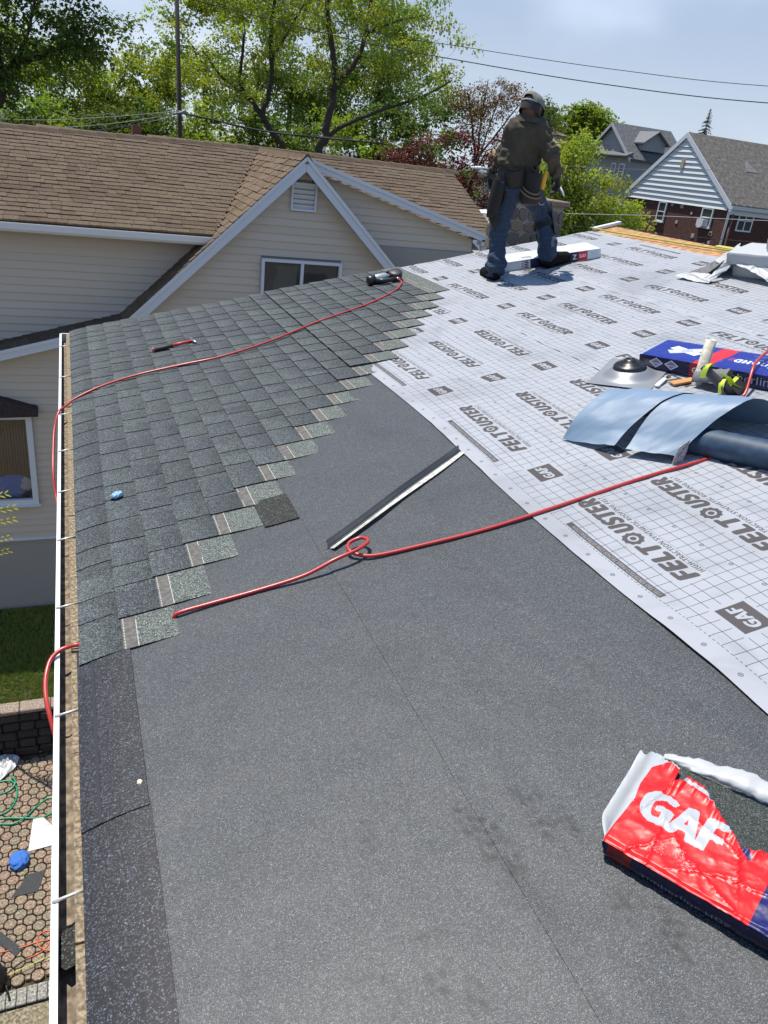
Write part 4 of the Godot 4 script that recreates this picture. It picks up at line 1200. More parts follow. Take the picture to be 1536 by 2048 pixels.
func neighbour():
	rng.seed = 900
	var o := thing("siding_house", "cream-sided house with brown shingle roofs and a steep front gable, beyond the gutter", "house")
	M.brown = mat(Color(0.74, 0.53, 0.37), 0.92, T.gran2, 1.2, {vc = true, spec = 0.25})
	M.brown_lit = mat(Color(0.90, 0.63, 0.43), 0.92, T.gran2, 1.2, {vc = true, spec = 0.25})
	var sid := [mat(Color(0.56, 0.485, 0.395), 0.55), mat(Color(0.575, 0.495, 0.405), 0.55), mat(Color(0.545, 0.475, 0.385), 0.55)]
	var core := mat(Color(0.35, 0.32, 0.28), 0.9)
	var ax := 3.33; var ay := 1.53       # apex of the steep gable
	var sl := func(y: float): return (ax - (ay - y) / 0.955) if y > -0.98 else (0.70 - (-0.98 - y) / 0.27)
	var sr := func(y: float): return ax + (ay - y) / 0.93
	# bodies behind the boards
	var b := MB.new()
	b.prism(PackedVector2Array([Vector2(-4.5, -5.9), Vector2(-4.5, -2.55), Vector2(0.72, -1.16), Vector2(ax, 1.36), Vector2(6.3, -1.5), Vector2(6.3, -5.9)]), Vector3(0, 0, -16.5), Vector3.RIGHT, Vector3.UP, Vector3(0, 0, 4.485))
	put(o, "front_block", b, core)
	b = MB.new()
	b.prism(PackedVector2Array([Vector2(-12.35, GY), Vector2(-12.35, 0.3), Vector2(-14.4, 0.9), Vector2(-15.6, 0.85), Vector2(-18.2, 0.2), Vector2(-18.2, GY)]), Vector3(-7.5, 0, 0), Vector3.BACK, Vector3.UP, Vector3(14.3, 0, 0))
	put(o, "main_block", b, core)
	# boards
	board_rows(o, "siding_board", -12.0, -4.56, 1.40, 0.113, func(y: float):
		return Vector2(max(-4.4, sl.call(y + 0.15)), min(sr.call(y + 0.16), 6.0)), [Rect2(2.76, -1.0, 1.30, 1.04), Rect2(3.18, 0.765, 0.39, 0.39), Rect2(-1.85, -3.93, 1.19, 1.50)], sid)
	board_rows(o, "siding_board", -12.35, -2.3, 0.22, 0.113, func(y: float): return Vector2(-7.3, 2.2), [], sid)
	board_rows(o, "siding_board", -12.42, -0.6, 1.32, 0.113, func(y: float): return Vector2(3.4, min(6.58, 3.5 + (1.36 - y) / 0.272)), [], sid)
	# right wing: the wall piece under its shallow gable
	b = MB.new()
	b.prism(PackedVector2Array([Vector2(3.3, -5.9), Vector2(3.3, 1.36), Vector2(3.6, 1.33), Vector2(6.6, 0.52), Vector2(6.6, -5.9)]), Vector3(0, 0, -14.0), Vector3.RIGHT, Vector3.UP, Vector3(0, 0, 1.56))
	put(o, "right_wing", b, core)
	# foundation
	b = MB.new()
	b.boxat(Vector3(0.9, -5.24, -14.2), Vector3(10.9, 1.34, 4.36))
	put(o, "foundation", b, mat(Color(0.19, 0.205, 0.235), 0.9, T.dirt, 0.6))
	b = MB.new()
	b.boxat(Vector3(0.9, -4.575, -11.99), Vector3(10.9, 0.05, 0.05))
	put(o, "base_trim", b, M.trim)
	# rake boards of the steep gable and of the shallow right wing
	for q in [[Vector3(0.70, -0.98, -11.78), Vector3(ax - 0.002, ay, -11.78), 0.150], [Vector3(ax + 0.002, ay, -11.78), Vector3(5.6, ay - (5.6 - ax) * 0.93, -11.78), 0.150], [Vector3(-4.6, -2.41, -11.77), Vector3(0.70, -0.98, -11.77), 0.14]]:
		b = MB.new(); rake(b, q[0], q[1], q[2], 0.03); put(o, "rake_board", b, M.trim)
		var d: Vector3 = (q[1] - q[0])
		b = MB.new(); rake(b, q[0] + Vector3(0, 0.0, 0.031), q[1] + Vector3(0, 0.0, 0.031), 0.045, 0.014); put(o, "rake_moulding", b, M.white_old)
	b = MB.new(); rake(b, Vector3(3.45, 1.52, -12.24), Vector3(6.95, 0.58, -12.24), 0.13, 0.03); put(o, "rake_board", b, M.trim)
	b = MB.new(); rake(b, Vector3(3.45, 1.52, -12.209), Vector3(6.95, 0.58, -12.209), 0.05, 0.014); put(o, "rake_moulding", b, M.white_old)
	# soffits: the undersides that join the rake boards to the wall
	b = MB.new()
	for q in [[Vector3(0.70, -1.09, 0), Vector3(ax, 1.40, 0)], [Vector3(ax, 1.40, 0), Vector3(5.6, 1.40 - (5.6 - ax) * 0.93, 0)], [Vector3(-4.6, -2.53, 0), Vector3(0.70, -1.10, 0)]]:
		b.quad(q[0] + Vector3(0, 0, -12.0), q[1] + Vector3(0, 0, -12.0), q[1] + Vector3(0, 0, -11.77), q[0] + Vector3(0, 0, -11.77))
	put(o, "soffit", b, M.trim)
	b = MB.new()
	b.quad(Vector3(3.5, 1.40, -12.44), Vector3(6.9, 0.485, -12.44), Vector3(6.9, 0.485, -12.22), Vector3(3.5, 1.40, -12.22))
	put(o, "soffit", b, M.trim)
	b = MB.new()
	b.boxat(Vector3(6.83, 0.50, -12.30), Vector3(0.34, 0.10, 0.18)); b.boxat(Vector3(6.78, 0.32, -12.36), Vector3(0.10, 0.26, 0.10))
	put(o, "eave_return", b, M.trim)
	# main roof: courses from the gutter to the ridge
	var up := Vector3(0, 0.41, -1).normalized()
	var org := Vector3(0, 0.31, -11.98)
	var yy := func(s: float): return 0.31 + up.y * s
	var rid := func(q: float):   # the old ridge sags towards its left end
		var s: float = 3.27 - 0.0714 * max(0.0, 3.3 - q)
		return Vector3(q, 0.31 + up.y * s, -11.98 + up.z * s)
	roof_rows(o, org, Vector3.RIGHT, up, 26, 0.1245, func(s: float):
		return Vector2(max(-7.5, 3.3 - (3.25 - s) / 0.0714), ax - (ay - yy.call(s)) / 0.955 + 0.02), M.brown)
	roof_rows(o, org, Vector3.RIGHT, up, 26, 0.1245, func(s: float):
		var z: float = -11.98 + up.z * s
		return Vector2(max(3.30, 3.45 + (1.52 - yy.call(s)) / 0.272 * 0.0), 7.22 - (0.0 if z < -12.7 else 0.1)) if yy.call(s) > 1.52 - 0.272 * 3.6 else Vector2(0, 0), M.brown)
	b = MB.new()   # boarding under the courses
	b.hexa([Vector3(-7.5, 0.23, -11.98), Vector3(1.9, 0.23, -11.98), Vector3(ax, 1.45, -15.02), rid.call(-7.5) - Vector3(0, 0.09, 0), Vector3(-7.5, 0.285, -11.98), Vector3(2.05, 0.285, -11.98), Vector3(ax, 1.52, -15.02), rid.call(-7.5) - Vector3(0, 0.02, 0)])
	b.hexa([Vector3(ax, 0.5, -12.65), Vector3(7.2, 0.5, -12.65), Vector3(7.2, 1.45, -15.02), Vector3(ax, 1.45, -15.02), Vector3(ax, 0.56, -12.65), Vector3(7.2, 0.56, -12.65), Vector3(7.2, 1.52, -15.02), Vector3(ax, 1.52, -15.02)])
	b.hexa([Vector3(-7.5, 0.2, -18.3), Vector3(7.2, 0.2, -18.3), Vector3(7.2, 1.35, -15.02), rid.call(-7.5) - Vector3(0, 0.15, 0), Vector3(-7.5, 0.26, -18.3), Vector3(7.2, 0.26, -18.3), Vector3(7.2, 1.50, -15.02), rid.call(-7.5) - Vector3(0, 0.03, 0)])
	put(o, "roof", b, M.brown)
	# ridge caps
	var x := -7.4
	while x < 7.1:
		b = MB.new()
		var w := 0.30
		var t := rng.randf_range(0.85, 1.1)
		b.st.set_color(Color(t, t, t))
		var ra: Vector3 = rid.call(x); var rb: Vector3 = rid.call(x + w)
		b.hexa([ra + Vector3(0, -0.06, -0.12), rb + Vector3(0, -0.06, -0.12), rb + Vector3(0, -0.05, 0.14), ra + Vector3(0, -0.05, 0.14), ra + Vector3(0, 0.030, -0.03), rb + Vector3(0, 0.018, -0.03), rb + Vector3(0, 0.006, 0.09), ra + Vector3(0, 0.018, 0.09)])
		put(o, "ridge_cap", b, M.brown)
		x += w - 0.005
	# steep gable: its left slope, courses running back to the valley
	var gup := Vector3(0.955, 0.912, 0).normalized()
	gup = Vector3(1, 0.955, 0).normalized()
	var base := Vector3(0.70, -0.98, -11.74)
	roof_rows(o, base, Vector3.FORWARD, gup, 30, 0.121, func(s: float):
		var y := -0.98 + gup.y * s
		var zv := -12.38 if y < 0.33 else -11.98 - (y - 0.31) / 0.41 - 0.03
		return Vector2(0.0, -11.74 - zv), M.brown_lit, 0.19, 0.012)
	b = MB.new()
	var rr := Vector3(ax, ay - 0.02, 0)
	b.hexa([Vector3(0.7, -1.08, -12.38), Vector3(ax, ay - 0.1, -15.0), Vector3(ax, ay - 0.1, -11.76), Vector3(0.7, -1.08, -11.76), Vector3(0.7, -1.0, -12.38), Vector3(ax, ay - 0.012, -15.0), Vector3(ax, ay - 0.012, -11.76), Vector3(0.7, -1.0, -11.76)])
	b.hexa([Vector3(ax, ay - 0.1, -15.0), Vector3(5.6, ay - 2.2, -12.38), Vector3(5.6, ay - 2.2, -11.76), Vector3(ax, ay - 0.1, -11.76), Vector3(ax, ay - 0.012, -15.0), Vector3(5.6, ay - 2.115, -12.38), Vector3(5.6, ay - 2.115, -11.745), Vector3(ax, ay - 0.012, -11.745)])
	put(o, "gable_roof", b, M.brown)
	x = -11.74
	while x > -15.0:   # caps along the gable's ridge
		b = MB.new()
		b.st.set_color(Color(1, 1, 1) * rng.randf_range(0.85, 1.1))
		b.hexa([Vector3(ax - 0.11, ay - 0.10, x - 0.14), Vector3(ax + 0.11, ay - 0.10, x - 0.14), Vector3(ax + 0.11, ay - 0.10, x), Vector3(ax - 0.11, ay - 0.10, x), Vector3(ax - 0.02, ay + 0.022, x - 0.14), Vector3(ax + 0.02, ay + 0.022, x - 0.14), Vector3(ax + 0.02, ay + 0.03, x), Vector3(ax - 0.02, ay + 0.03, x)])
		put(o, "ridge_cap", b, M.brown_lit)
		x -= 0.138
	# low left slope
	roof_rows(o, Vector3(-4.6, -2.41, -11.74), Vector3.FORWARD, Vector3(1, 0.27, 0).normalized(), 42, 0.13, func(s: float): return Vector2(0, 0.62), M.brown)
	b = MB.new()
	b.hexa([Vector3(-4.6, -2.5, -12.38), Vector3(0.75, -1.07, -12.38), Vector3(0.75, -1.07, -11.76), Vector3(-4.6, -2.5, -11.76), Vector3(-4.6, -2.42, -12.38), Vector3(0.75, -0.99, -12.38), Vector3(0.75, -0.99, -11.745), Vector3(-4.6, -2.42, -11.745)])
	put(o, "low_roof", b, M.brown)
	# gutter of the main roof
	b = MB.new()
	b.prism(PackedVector2Array([Vector2(0, 0.29), Vector2(0, 0.165), Vector2(0.08, 0.165), Vector2(0.11, 0.20), Vector2(0.125, 0.27), Vector2(0.125, 0.285), Vector2(0.110, 0.285), Vector2(0.110, 0.27), Vector2(0.07, 0.185), Vector2(0.012, 0.185), Vector2(0.012, 0.29)]), Vector3(-7.5, 0, -12.03), Vector3.BACK, Vector3.UP, Vector3(9.55, 0.0, 0))
	put(o, "gutter", b, M.white)
	b = MB.new()
	b.boxat(Vector3(-2.7, 0.215, -12.2), Vector3(9.6, 0.02, 0.34))
	put(o, "soffit", b, mat(Color(0.50, 0.42, 0.31), 0.7))
	# louvred vent in the gable
	b = MB.new()
	for s in [-1, 1]:
		b.boxat(Vector3(3.375 + s * 0.185, 0.96, -11.97), Vector3(0.03, 0.40, 0.06)); b.boxat(Vector3(3.375, 0.96 + s * 0.185, -11.972), Vector3(0.338, 0.03, 0.06))
	var v := put(o, "gable_vent", b, M.trim)
	for k in 5:
		b = MB.new()
		b.box(Transform3D(Basis(Vector3.RIGHT, 0.55), Vector3(3.375, 0.82 + k * 0.07, -11.985)), Vector3(0.336, 0.07, 0.008))
		put(v, "louver", b, M.white_old)
	# windows
	window_unit(o, Rect2(2.76, -1.0, 1.30, 1.04), -11.94, 2, false, M.trim, mat(Color(0.05, 0.055, 0.06), 0.04, null, 1.0, {alpha = 0.35}), 0.045)
	b = MB.new(); b.boxat(Vector3(3.41, -0.48, -11.992), Vector3(1.26, 1.0, 0.008)); put(o, "window_recess", b, mat(Color(0.03, 0.03, 0.03), 0.9))
	b = MB.new(true)
	b.grid(20, 14, func(p: float, q: float): return Vector3(3.0 + 0.36 * p + 0.03 * sin(q * 9.0), -0.68 + 0.62 * q, -11.982 + 0.003 * sin(p * 14.0 + q * 3.0)))
	put(o, "window_curtain", b, mat(Color(0.17, 0.21, 0.18), 0.8))
	var wl: MeshInstance3D = window_unit(o, Rect2(-1.85, -3.93, 1.19, 1.50), -11.93, 1, false, M.white_old, mat(Color(0.05, 0.05, 0.05), 0.03, null, 1.0, {alpha = 0.10}), 0.085)
	b = MB.new(); b.boxat(Vector3(-1.25, -3.18, -11.992), Vector3(1.1, 1.4, 0.008)); put(wl, "window_recess", b, mat(Color(0.03, 0.03, 0.03), 0.9))
	for k in 26:
		b = MB.new(true)
		b.tube([Vector3(-1.76 + k * 0.04, -3.45, -11.978), Vector3(-1.76 + k * 0.04 + 0.004, -2.52, -11.978)], 0.017, 6)
		put(wl, "bamboo_slat", b, mat(Color(0.14, 0.07, 0.045), 0.7) if k == 0 else wl.get_child(wl.get_child_count() - 1).material_override)
	for q in [[-1.0, -3.62, 0.20, Color(0.03, 0.12, 0.45)], [-1.3, -3.65, 0.22, Color(0.05, 0.16, 0.5)], [-0.86, -3.6, 0.12, Color(0.35, 0.35, 0.42)], [-1.55, -3.7, 0.16, Color(0.6, 0.6, 0.6)]]:
		b = MB.new(true); crumple(b, Vector3(q[2], q[2] * 0.9, 0.012), int(q[2] * 100), 0.4)
		put(wl, "window_clutter", b, mat(q[3], 0.6), Transform3D(Basis.IDENTITY, Vector3(q[0], q[1], -11.975)))
	b = MB.new()
	b.prism(PackedVector2Array([Vector2(-2.1, -2.47), Vector2(-0.56, -2.43), Vector2(-0.56, -2.33), Vector2(-1.3, -2.09), Vector2(-2.1, -2.09)]), Vector3(0, 0, -11.99), Vector3.RIGHT, Vector3.UP, Vector3(0, 0, 0.22))
	put(o, "window_hood", b, mat(Color(0.045, 0.030, 0.028), 0.8, T.dirt, 2.0))
	# brick chimney on the far slope
	b = MB.new()
	b.boxat(Vector3(1.28, 1.27, -16.0), Vector3(0.16, 0.78, 0.2)); b.boxat(Vector3(1.29, 1.30, -16.0), Vector3(0.30, 0.44, 0.3))
	put(o, "chimney", b, mat(Color(0.20, 0.075, 0.055), 0.9, T.dirt, 5.0))

# ---------------------------------------------------------------- yard between the houses
func pat(x: float, z: float, h := 0.0) -> Vector3:
	return Vector3((x - 0.042) * 1.1 + 0.042, -6.65 + h, z * 1.1)

func yard():
	rng.seed = 1200
	# ground out to the horizon, with the sunken patio cut out of it
	var b := MB.new()
	var soil := mat(Color(0.045, 0.05, 0.02), 0.95, T.dirt, 0.15)
	for r in [[-500.0, -9.45, -500.0, 500.0], [-9.45, 30.0, 1.0, 500.0], [-9.45, 500.0, -500.0, -8.0], [30.0, 500.0, -8.0, 500.0]]:
		b.quad(Vector3(r[2], GY, r[0]), Vector3(r[3], GY, r[0]), Vector3(r[3], GY, r[1]), Vector3(r[2], GY, r[1]))
	struct("ground", b, soil)
	b = MB.new()
	b.quad(Vector3(-8, -6.69, -9.3), Vector3(1, -6.69, -9.3), Vector3(1, -6.69, 30), Vector3(-8, -6.69, 30))
	var joint := struct("patio", b, mat(Color(0.085, 0.062, 0.03), 0.95, T.dirt, 1.5))
	b = MB.new()
	b.hexa([Vector3(-8, -6.8, -5.52), Vector3(0.6, -6.8, -5.52), Vector3(0.6, -6.8, 12), Vector3(-8, -6.8, 12), Vector3(-8, -6.665, -5.52), Vector3(0.6, -6.665, -5.52), Vector3(0.6, -6.665, 12), Vector3(-8, -6.665, 12)])
	struct("concrete_slab", b, mat(Color(0.22, 0.19, 0.13), 0.95, T.dirt, 2.2))
	var tones := []
	for c in [Color(0.27, 0.205, 0.145), Color(0.25, 0.20, 0.14), Color(0.285, 0.21, 0.15), Color(0.24, 0.195, 0.14), Color(0.275, 0.195, 0.145)]: tones.append(mat(c, 0.9, T.dirt, 3.0))
	var oct := MB.new(); var sq := MB.new()
	var pav := func(m: MB, n: int, r: float, turn: float):
		for k in n:
			var a := TAU * k / n + turn; var c := TAU * (k + 1) / n + turn
			var e := [Vector3(cos(a) * r, 0, sin(a) * r), Vector3(cos(c) * r, 0, sin(c) * r), Vector3(cos(a) * (r - 0.006), 0.006, sin(a) * (r - 0.006)), Vector3(cos(c) * (r - 0.006), 0.006, sin(c) * (r - 0.006))]
			m.tri(Vector3(0, 0.006, 0), e[2], e[3])
			m.quad(e[2], e[0], e[1], e[3])
			m.quad(e[0], e[0] - Vector3(0, 0.03, 0), e[1] - Vector3(0, 0.03, 0), e[1])
	pav.call(oct, 8, 0.0665, PI / 8 + PI / 4)
	pav.call(sq, 4, 0.0355, PI / 4)
	var om := oct.done(); var qm := sq.done()
	var e1 := Vector3(0.100, 0, 0.0985); var e2 := Vector3(0.0985, 0, -0.100)
	var o0 := pat(-0.758, -6.112)
	for i in range(-40, 41):
		for j in range(-40, 41):
			for k in 2:
				var p := o0 + e1 * i + e2 * j + (Vector3.ZERO if k == 0 else (e1 + e2) * 0.5)
				if p.z < -9.15 or p.z > -5.80 or p.x < -1.5 or p.x > -0.42: continue
				var t := Transform3D(Basis(Vector3.UP, rng.randf_range(-0.04, 0.04)) * Basis(Vector3(1, 0, 0), rng.randf_range(-0.02, 0.02)), p + Vector3(0, rng.randf_range(-0.004, 0.004), 0))
				put(joint, "octagon_paver" if k == 0 else "square_paver", om if k == 0 else qm, tones[rng.randi() % 5], t)
	for i in 10:   # border of pale blocks
		b = MB.new()
		b.rbox(Transform3D(Basis(Vector3.UP, -0.02), pat(-1.07 + 0.09 * i, -5.125, -0.008)), Vector3(0.092, 0.03, 0.185), 0.005)
		put(joint, "border_block", b, mat(Color(0.27, 0.27, 0.24), 0.9, T.dirt, 3.0) if i == 0 else joint.get_child(joint.get_child_count() - 1).material_override)
	# retaining wall of dark stones, with its coping
	var w := thing("retaining_wall", "low dark stone retaining wall with a pale coping, at the edge of the lawn", "wall")
	b = MB.new()
	b.boxat(Vector3(-3.5, -6.31, -9.46), Vector3(9.0, 0.76, 0.28))
	put(w, "backing", b, mat(Color(0.05, 0.042, 0.036), 0.95))
	var st := [mat(Color(0.05, 0.038, 0.032), 0.95, T.dirt, 4.0), mat(Color(0.036, 0.03, 0.026), 0.95, T.dirt, 4.0)]
	for r in 5:
		var x := -2.0 + 0.1 * (r % 2)
		while x < 0.0:
			var len := rng.randf_range(0.14, 0.34)
			b = MB.new()
			b.rbox(Transform3D(Basis(Vector3.UP, rng.randf_range(-0.1, 0.1)), Vector3(x + len * 0.5, -6.60 + r * 0.15, -9.31 + rng.randf_range(-0.015, 0.02))), Vector3(len - 0.015, 0.135, 0.10), 0.02)
			put(w, "stone", b, st[rng.randi() % 2])
			x += len
	var x := -2.2
	while x < 0.2:
		b = MB.new()
		b.rbox(Transform3D(Basis.IDENTITY, Vector3(x + 0.2, -5.895, -9.38)), Vector3(0.392, 0.06, 0.22), 0.01)
		put(w, "coping_stone", b, mat(Color(0.30, 0.24, 0.19), 0.9, T.dirt, 3.0) if x < -2.1 else w.get_child(w.get_child_count() - 1).material_override)
		x += 0.4
	# lawn
	var blade := MB.new()
	for k in 9:
		var a := rng.randf() * TAU; var r := rng.randf() * 0.03; var h := rng.randf_range(0.03, 0.065)
		var p := Vector3(cos(a) * r, 0, sin(a) * r); var sd := Vector3(-sin(a), 0, cos(a)) * 0.004; var lean := Vector3(rng.randf_range(-1, 1), 0, rng.randf_range(-1, 1)) * 0.03
		blade.tri(p - sd, p + Vector3(0, h, 0) + lean, p + sd)
	var mm := MultiMesh.new()
	mm.transform_format = MultiMesh.TRANSFORM_3D; mm.use_colors = true; mm.mesh = blade.done()
	var pos := []
	for i in 9000:
		pos.append(Vector3(rng.randf_range(-2.2, 0.1), GY, rng.randf_range(-11.95, -9.49)))
	mm.instance_count = pos.size()
	for i in pos.size():
		var g := rng.randf_range(0.7, 1.25)
		var dry := smoothstep(0.1, 0.5, nz2.get_noise_2d(pos[i].x * 90.0, pos[i].z * 90.0)) * 0.5
		mm.set_instance_transform(i, Transform3D(Basis(Vector3.UP, rng.randf() * TAU) * rng.randf_range(0.7, 1.3), pos[i]))
		mm.set_instance_color(i, Color(0.24 + 0.17 * dry, 0.29 + 0.03 * dry, 0.055 + 0.06 * dry) * g)
	var lawn := MultiMeshInstance3D.new()
	lawn.name = "grass"; lawn.multimesh = mm
	var gm := mat(Color.WHITE, 0.8, null, 1.0, {vc = true, back = Color(0.5, 0.6, 0.2)})
	lawn.material_override = gm
	add_child(lawn, true)
	lawn.set_meta("kind", "stuff"); tag(lawn, "short sunlit lawn beside the neighbouring house, below the gutter", "grass")
	yard_items()

func sheet_thing(called: String, label: String, cat: String, pts: Array, m: Material, h := 0.02, sd := 1, group := ""):   # thin flexible piece lying on the patio, outline in patio coordinates
	var poly := PackedVector2Array()
	for q in pts: poly.append(Vector2(q[0], q[1]))
	var c := Vector2.ZERO
	for q in poly: c += q / poly.size()
	var n := FastNoiseLite.new(); n.seed = sd; n.frequency = 5.0
	var b := MB.new(true)
	var ring_n := poly.size() * 6
	b.grid(ring_n, 8, func(x: float, y: float):
		var f := x * poly.size(); var i := int(f) % poly.size()
		var e := poly[i].lerp(poly[(i + 1) % poly.size()], f - int(f))
		var q := c.lerp(e, y)
		var hh: float = h * (0.25 + 0.75 * abs(n.get_noise_2d(q.x * 3.0, q.y * 3.0)) * 2.0) * (1.0 - 0.7 * y * y)
		return pat(q.x, q.y, 0.012 + hh))
	tag(put(self, called, b, m), label, cat, group)

func yard_items():
	var film := mat(Color(0.60, 0.61, 0.62), 0.5, null, 1.0, {back = Color(0.3, 0.3, 0.3)})
	sheet_thing("plastic_bag", "crumpled white plastic bag by the retaining wall, partly over the green hose", "plastic bag", [[-1.35, -8.40], [-1.059, -8.425], [-0.95, -8.34], [-0.99, -8.18], [-1.16, -7.98], [-1.4, -8.0]], film, 0.16, 3)
	sheet_thing("plastic_bag", "flat white plastic sheet on the pavers beside the blue rag", "plastic sheet", [[-0.761, -7.30], [-0.655, -7.275], [-0.56, -7.13], [-0.44, -7.07], [-0.42, -6.84], [-0.80, -6.81]], film, 0.045, 5)
	var b := MB.new(true)
	crumple(b, Vector3(0.11, 0.055, 0.13), 29, 0.35)
	tag(put(self, "blue_rag", b, mat(Color(0.04, 0.15, 0.50), 0.85), Transform3D(Basis.IDENTITY, pat(-0.885, -6.69, 0.05))), "balled-up blue rag lying on the octagonal pavers", "rag")
	var scrap := mat(Color(0.22, 0.22, 0.23), 0.85, T.gran2, 1.5)
	sheet_thing("shingle_scrap", "flat dark grey scrap lying between the pavers' blue rag and the cords", "shingle scrap", [[-0.95, -6.245], [-0.85, -6.40], [-0.80, -6.50], [-0.615, -6.51], [-0.69, -6.25]], scrap, 0.008, 7)
	sheet_thing("shingle_scrap", "long grey strip lying over the orange cord on the patio", "shingle scrap", [[-1.25, -6.05], [-1.02, -5.86], [-0.812, -5.615], [-0.868, -5.55], [-1.03, -5.72], [-1.3, -5.85]], scrap, 0.02, 8)
	var cord := func(called: String, label: String, cat: String, pts: Array, r: float, m: Material):
		var p := []
		for q in pts: p.append(pat(q[0], q[1], q[2] if q.size() > 2 else r + 0.006))
		var c := MB.new(true)
		c.tube(curve(p, 8), r, 8)
		tag(put(self, called, c, m), label, cat)
	cord.call("garden_hose", "green garden hose coiled in loops on the patio", "hose", [[-1.4, -7.95], [-1.10, -7.98], [-1.0, -7.92], [-0.955, -7.74], [-0.99, -7.55], [-1.08, -7.45], [-1.3, -7.42], [-1.35, -7.36, 0.03], [-1.12, -7.375], [-0.907, -7.316, 0.03], [-0.69, -7.273], [-0.55, -7.32], [-0.47, -7.40], [-0.50, -7.50], [-0.60, -7.56], [-0.72, -7.47], [-0.86, -7.30, 0.035], [-0.985, -7.25, 0.03], [-1.12, -7.29], [-1.4, -7.33], [-1.5, -7.6], [-1.2, -7.75], [-1.05, -7.80], [-0.98, -7.90, 0.05], [-1.04, -8.02, 0.06]], 0.0115, mat(Color(0.015, 0.26, 0.13), 0.35))
	cord.call("extension_cord", "orange extension cord with a loop on the patio", "cord", [[-1.3, -5.66], [-1.014, -5.63], [-0.812, -5.63], [-0.675, -5.645], [-0.56, -5.64], [-0.40, -5.66], [-0.36, -5.58], [-0.475, -5.515], [-0.59, -5.53], [-0.675, -5.623], [-0.66, -5.72], [-0.58, -5.745], [-0.53, -5.69], [-0.57, -5.59], [-0.649, -5.52], [-0.765, -5.49]], 0.0065, mat(Color(0.62, 0.11, 0.04), 0.5))
	cord.call("black_cord", "black cord plugged into the end of the orange cord", "cord", [[-0.74, -5.488], [-0.81, -5.472], [-0.88, -5.43], [-0.97, -5.37], [-1.2, -5.3]], 0.006, M.rubber)
	cord.call("chalk_line_string", "taut yellow-green string stretched over the border blocks", "string", [[-1.4, -5.22, 0.05], [-0.953, -5.335, 0.05], [-0.42, -5.465, 0.05]], 0.004, mat(Color(0.55, 0.62, 0.12), 0.7))
	var k := thing("tool_bag", "black bag at the left edge of the patio", "bag", pat(-1.08, -5.33, 0.0))
	b = MB.new(true); crumple(b, Vector3(0.16, 0.10, 0.15), 14, 0.3); put(k, "sack", b, M.rubber, Transform3D(Basis.IDENTITY, Vector3(0, 0.09, 0)))
	b = MB.new(true); b.tube([Vector3(0.10, 0.08, 0.02), Vector3(0.16, 0.03, 0.10), Vector3(0.20, 0.012, 0.25)], 0.011, 8); put(k, "strap", b, M.rubber)
	# young shrub whose tip reaches into the frame by the window
	var s := thing("shrub", "yellow-green leafy shoot in front of the ground floor window", "shrub", Vector3(-1.55, -6.1, -9.85))
	b = MB.new(true)
	b.tube(curve([Vector3(0, 0, 0), Vector3(-0.02, 1.2, 0.1), Vector3(0.05, 2.4, 0.2), Vector3(0.2, 3.4, 0.3)], 5), 0.02, 7)
	put(s, "stem", b, mat(Color(0.12, 0.10, 0.05), 0.8))
	b = MB.new()
	for q in [[2.75, 0.5, 0.42], [3.0, 0.45, 0.5], [3.15, 0.7, 0.52], [3.35, 0.55, 0.45], [3.5, 0.8, 0.3], [2.55, 0.6, 0.4]]:
		var tip := Vector3(0.2 + q[2], q[0] + 0.12 * (q[1] - 0.5) + 0.1, 0.3 + 0.1 * q[1]); var st := Vector3(0.06, q[0] - 0.08, 0.22)
		for i in 9:
			for sd in [-1, 1]:
				var p := st.lerp(tip, float(i + 1) / 9.0); var d := (tip - st).normalized()
				var l := (d * 0.5 + Vector3(0.1, 0.7 * sd, 0.5 * sd)).normalized() * 0.11; var n := d * 0.022
				b.tri(p, p + l * 0.5 + n, p + l); b.tri(p, p + l, p + l * 0.5 - n)
	put(s, "foliage", b, mat(Color(0.22, 0.23, 0.05), 0.6, null, 1.0, {back = Color(0.7, 0.7, 0.3)})).set_meta("kind", "stuff")

# ---------------------------------------------------------------- trees
func leaf_spray(n: int, size: float, spread: float) -> ArrayMesh:   # a twig's worth of leaves, each a folded blade
	var b := MB.new()
	for i in n:
		var d := Vector3(rng.randf_range(-1, 1), rng.randf_range(-0.7, 0.7), rng.randf_range(-1, 1)).normalized()
		var p := d * spread * rng.randf_range(0.25, 1.0)
		var f := (d + Vector3(rng.randf_range(-1, 1), rng.randf_range(-0.9, 0.3), rng.randf_range(-1, 1)) * 0.8).normalized()
		var up := (Vector3.UP + Vector3(rng.randf_range(-1, 1), 0, rng.randf_range(-1, 1)) * 0.7).normalized()
		var s := f.cross(up).normalized(); var nn := s.cross(f).normalized()
		var l := size * rng.randf_range(0.7, 1.25)
		var tip := p + f * l - nn * l * 0.12
		var w := s * l * 0.42; var mid := p + f * l * 0.45
		b.tri(p, mid + w + nn * l * 0.10, tip)
		b.tri(p, tip, mid - w + nn * l * 0.10)
	return b.done()

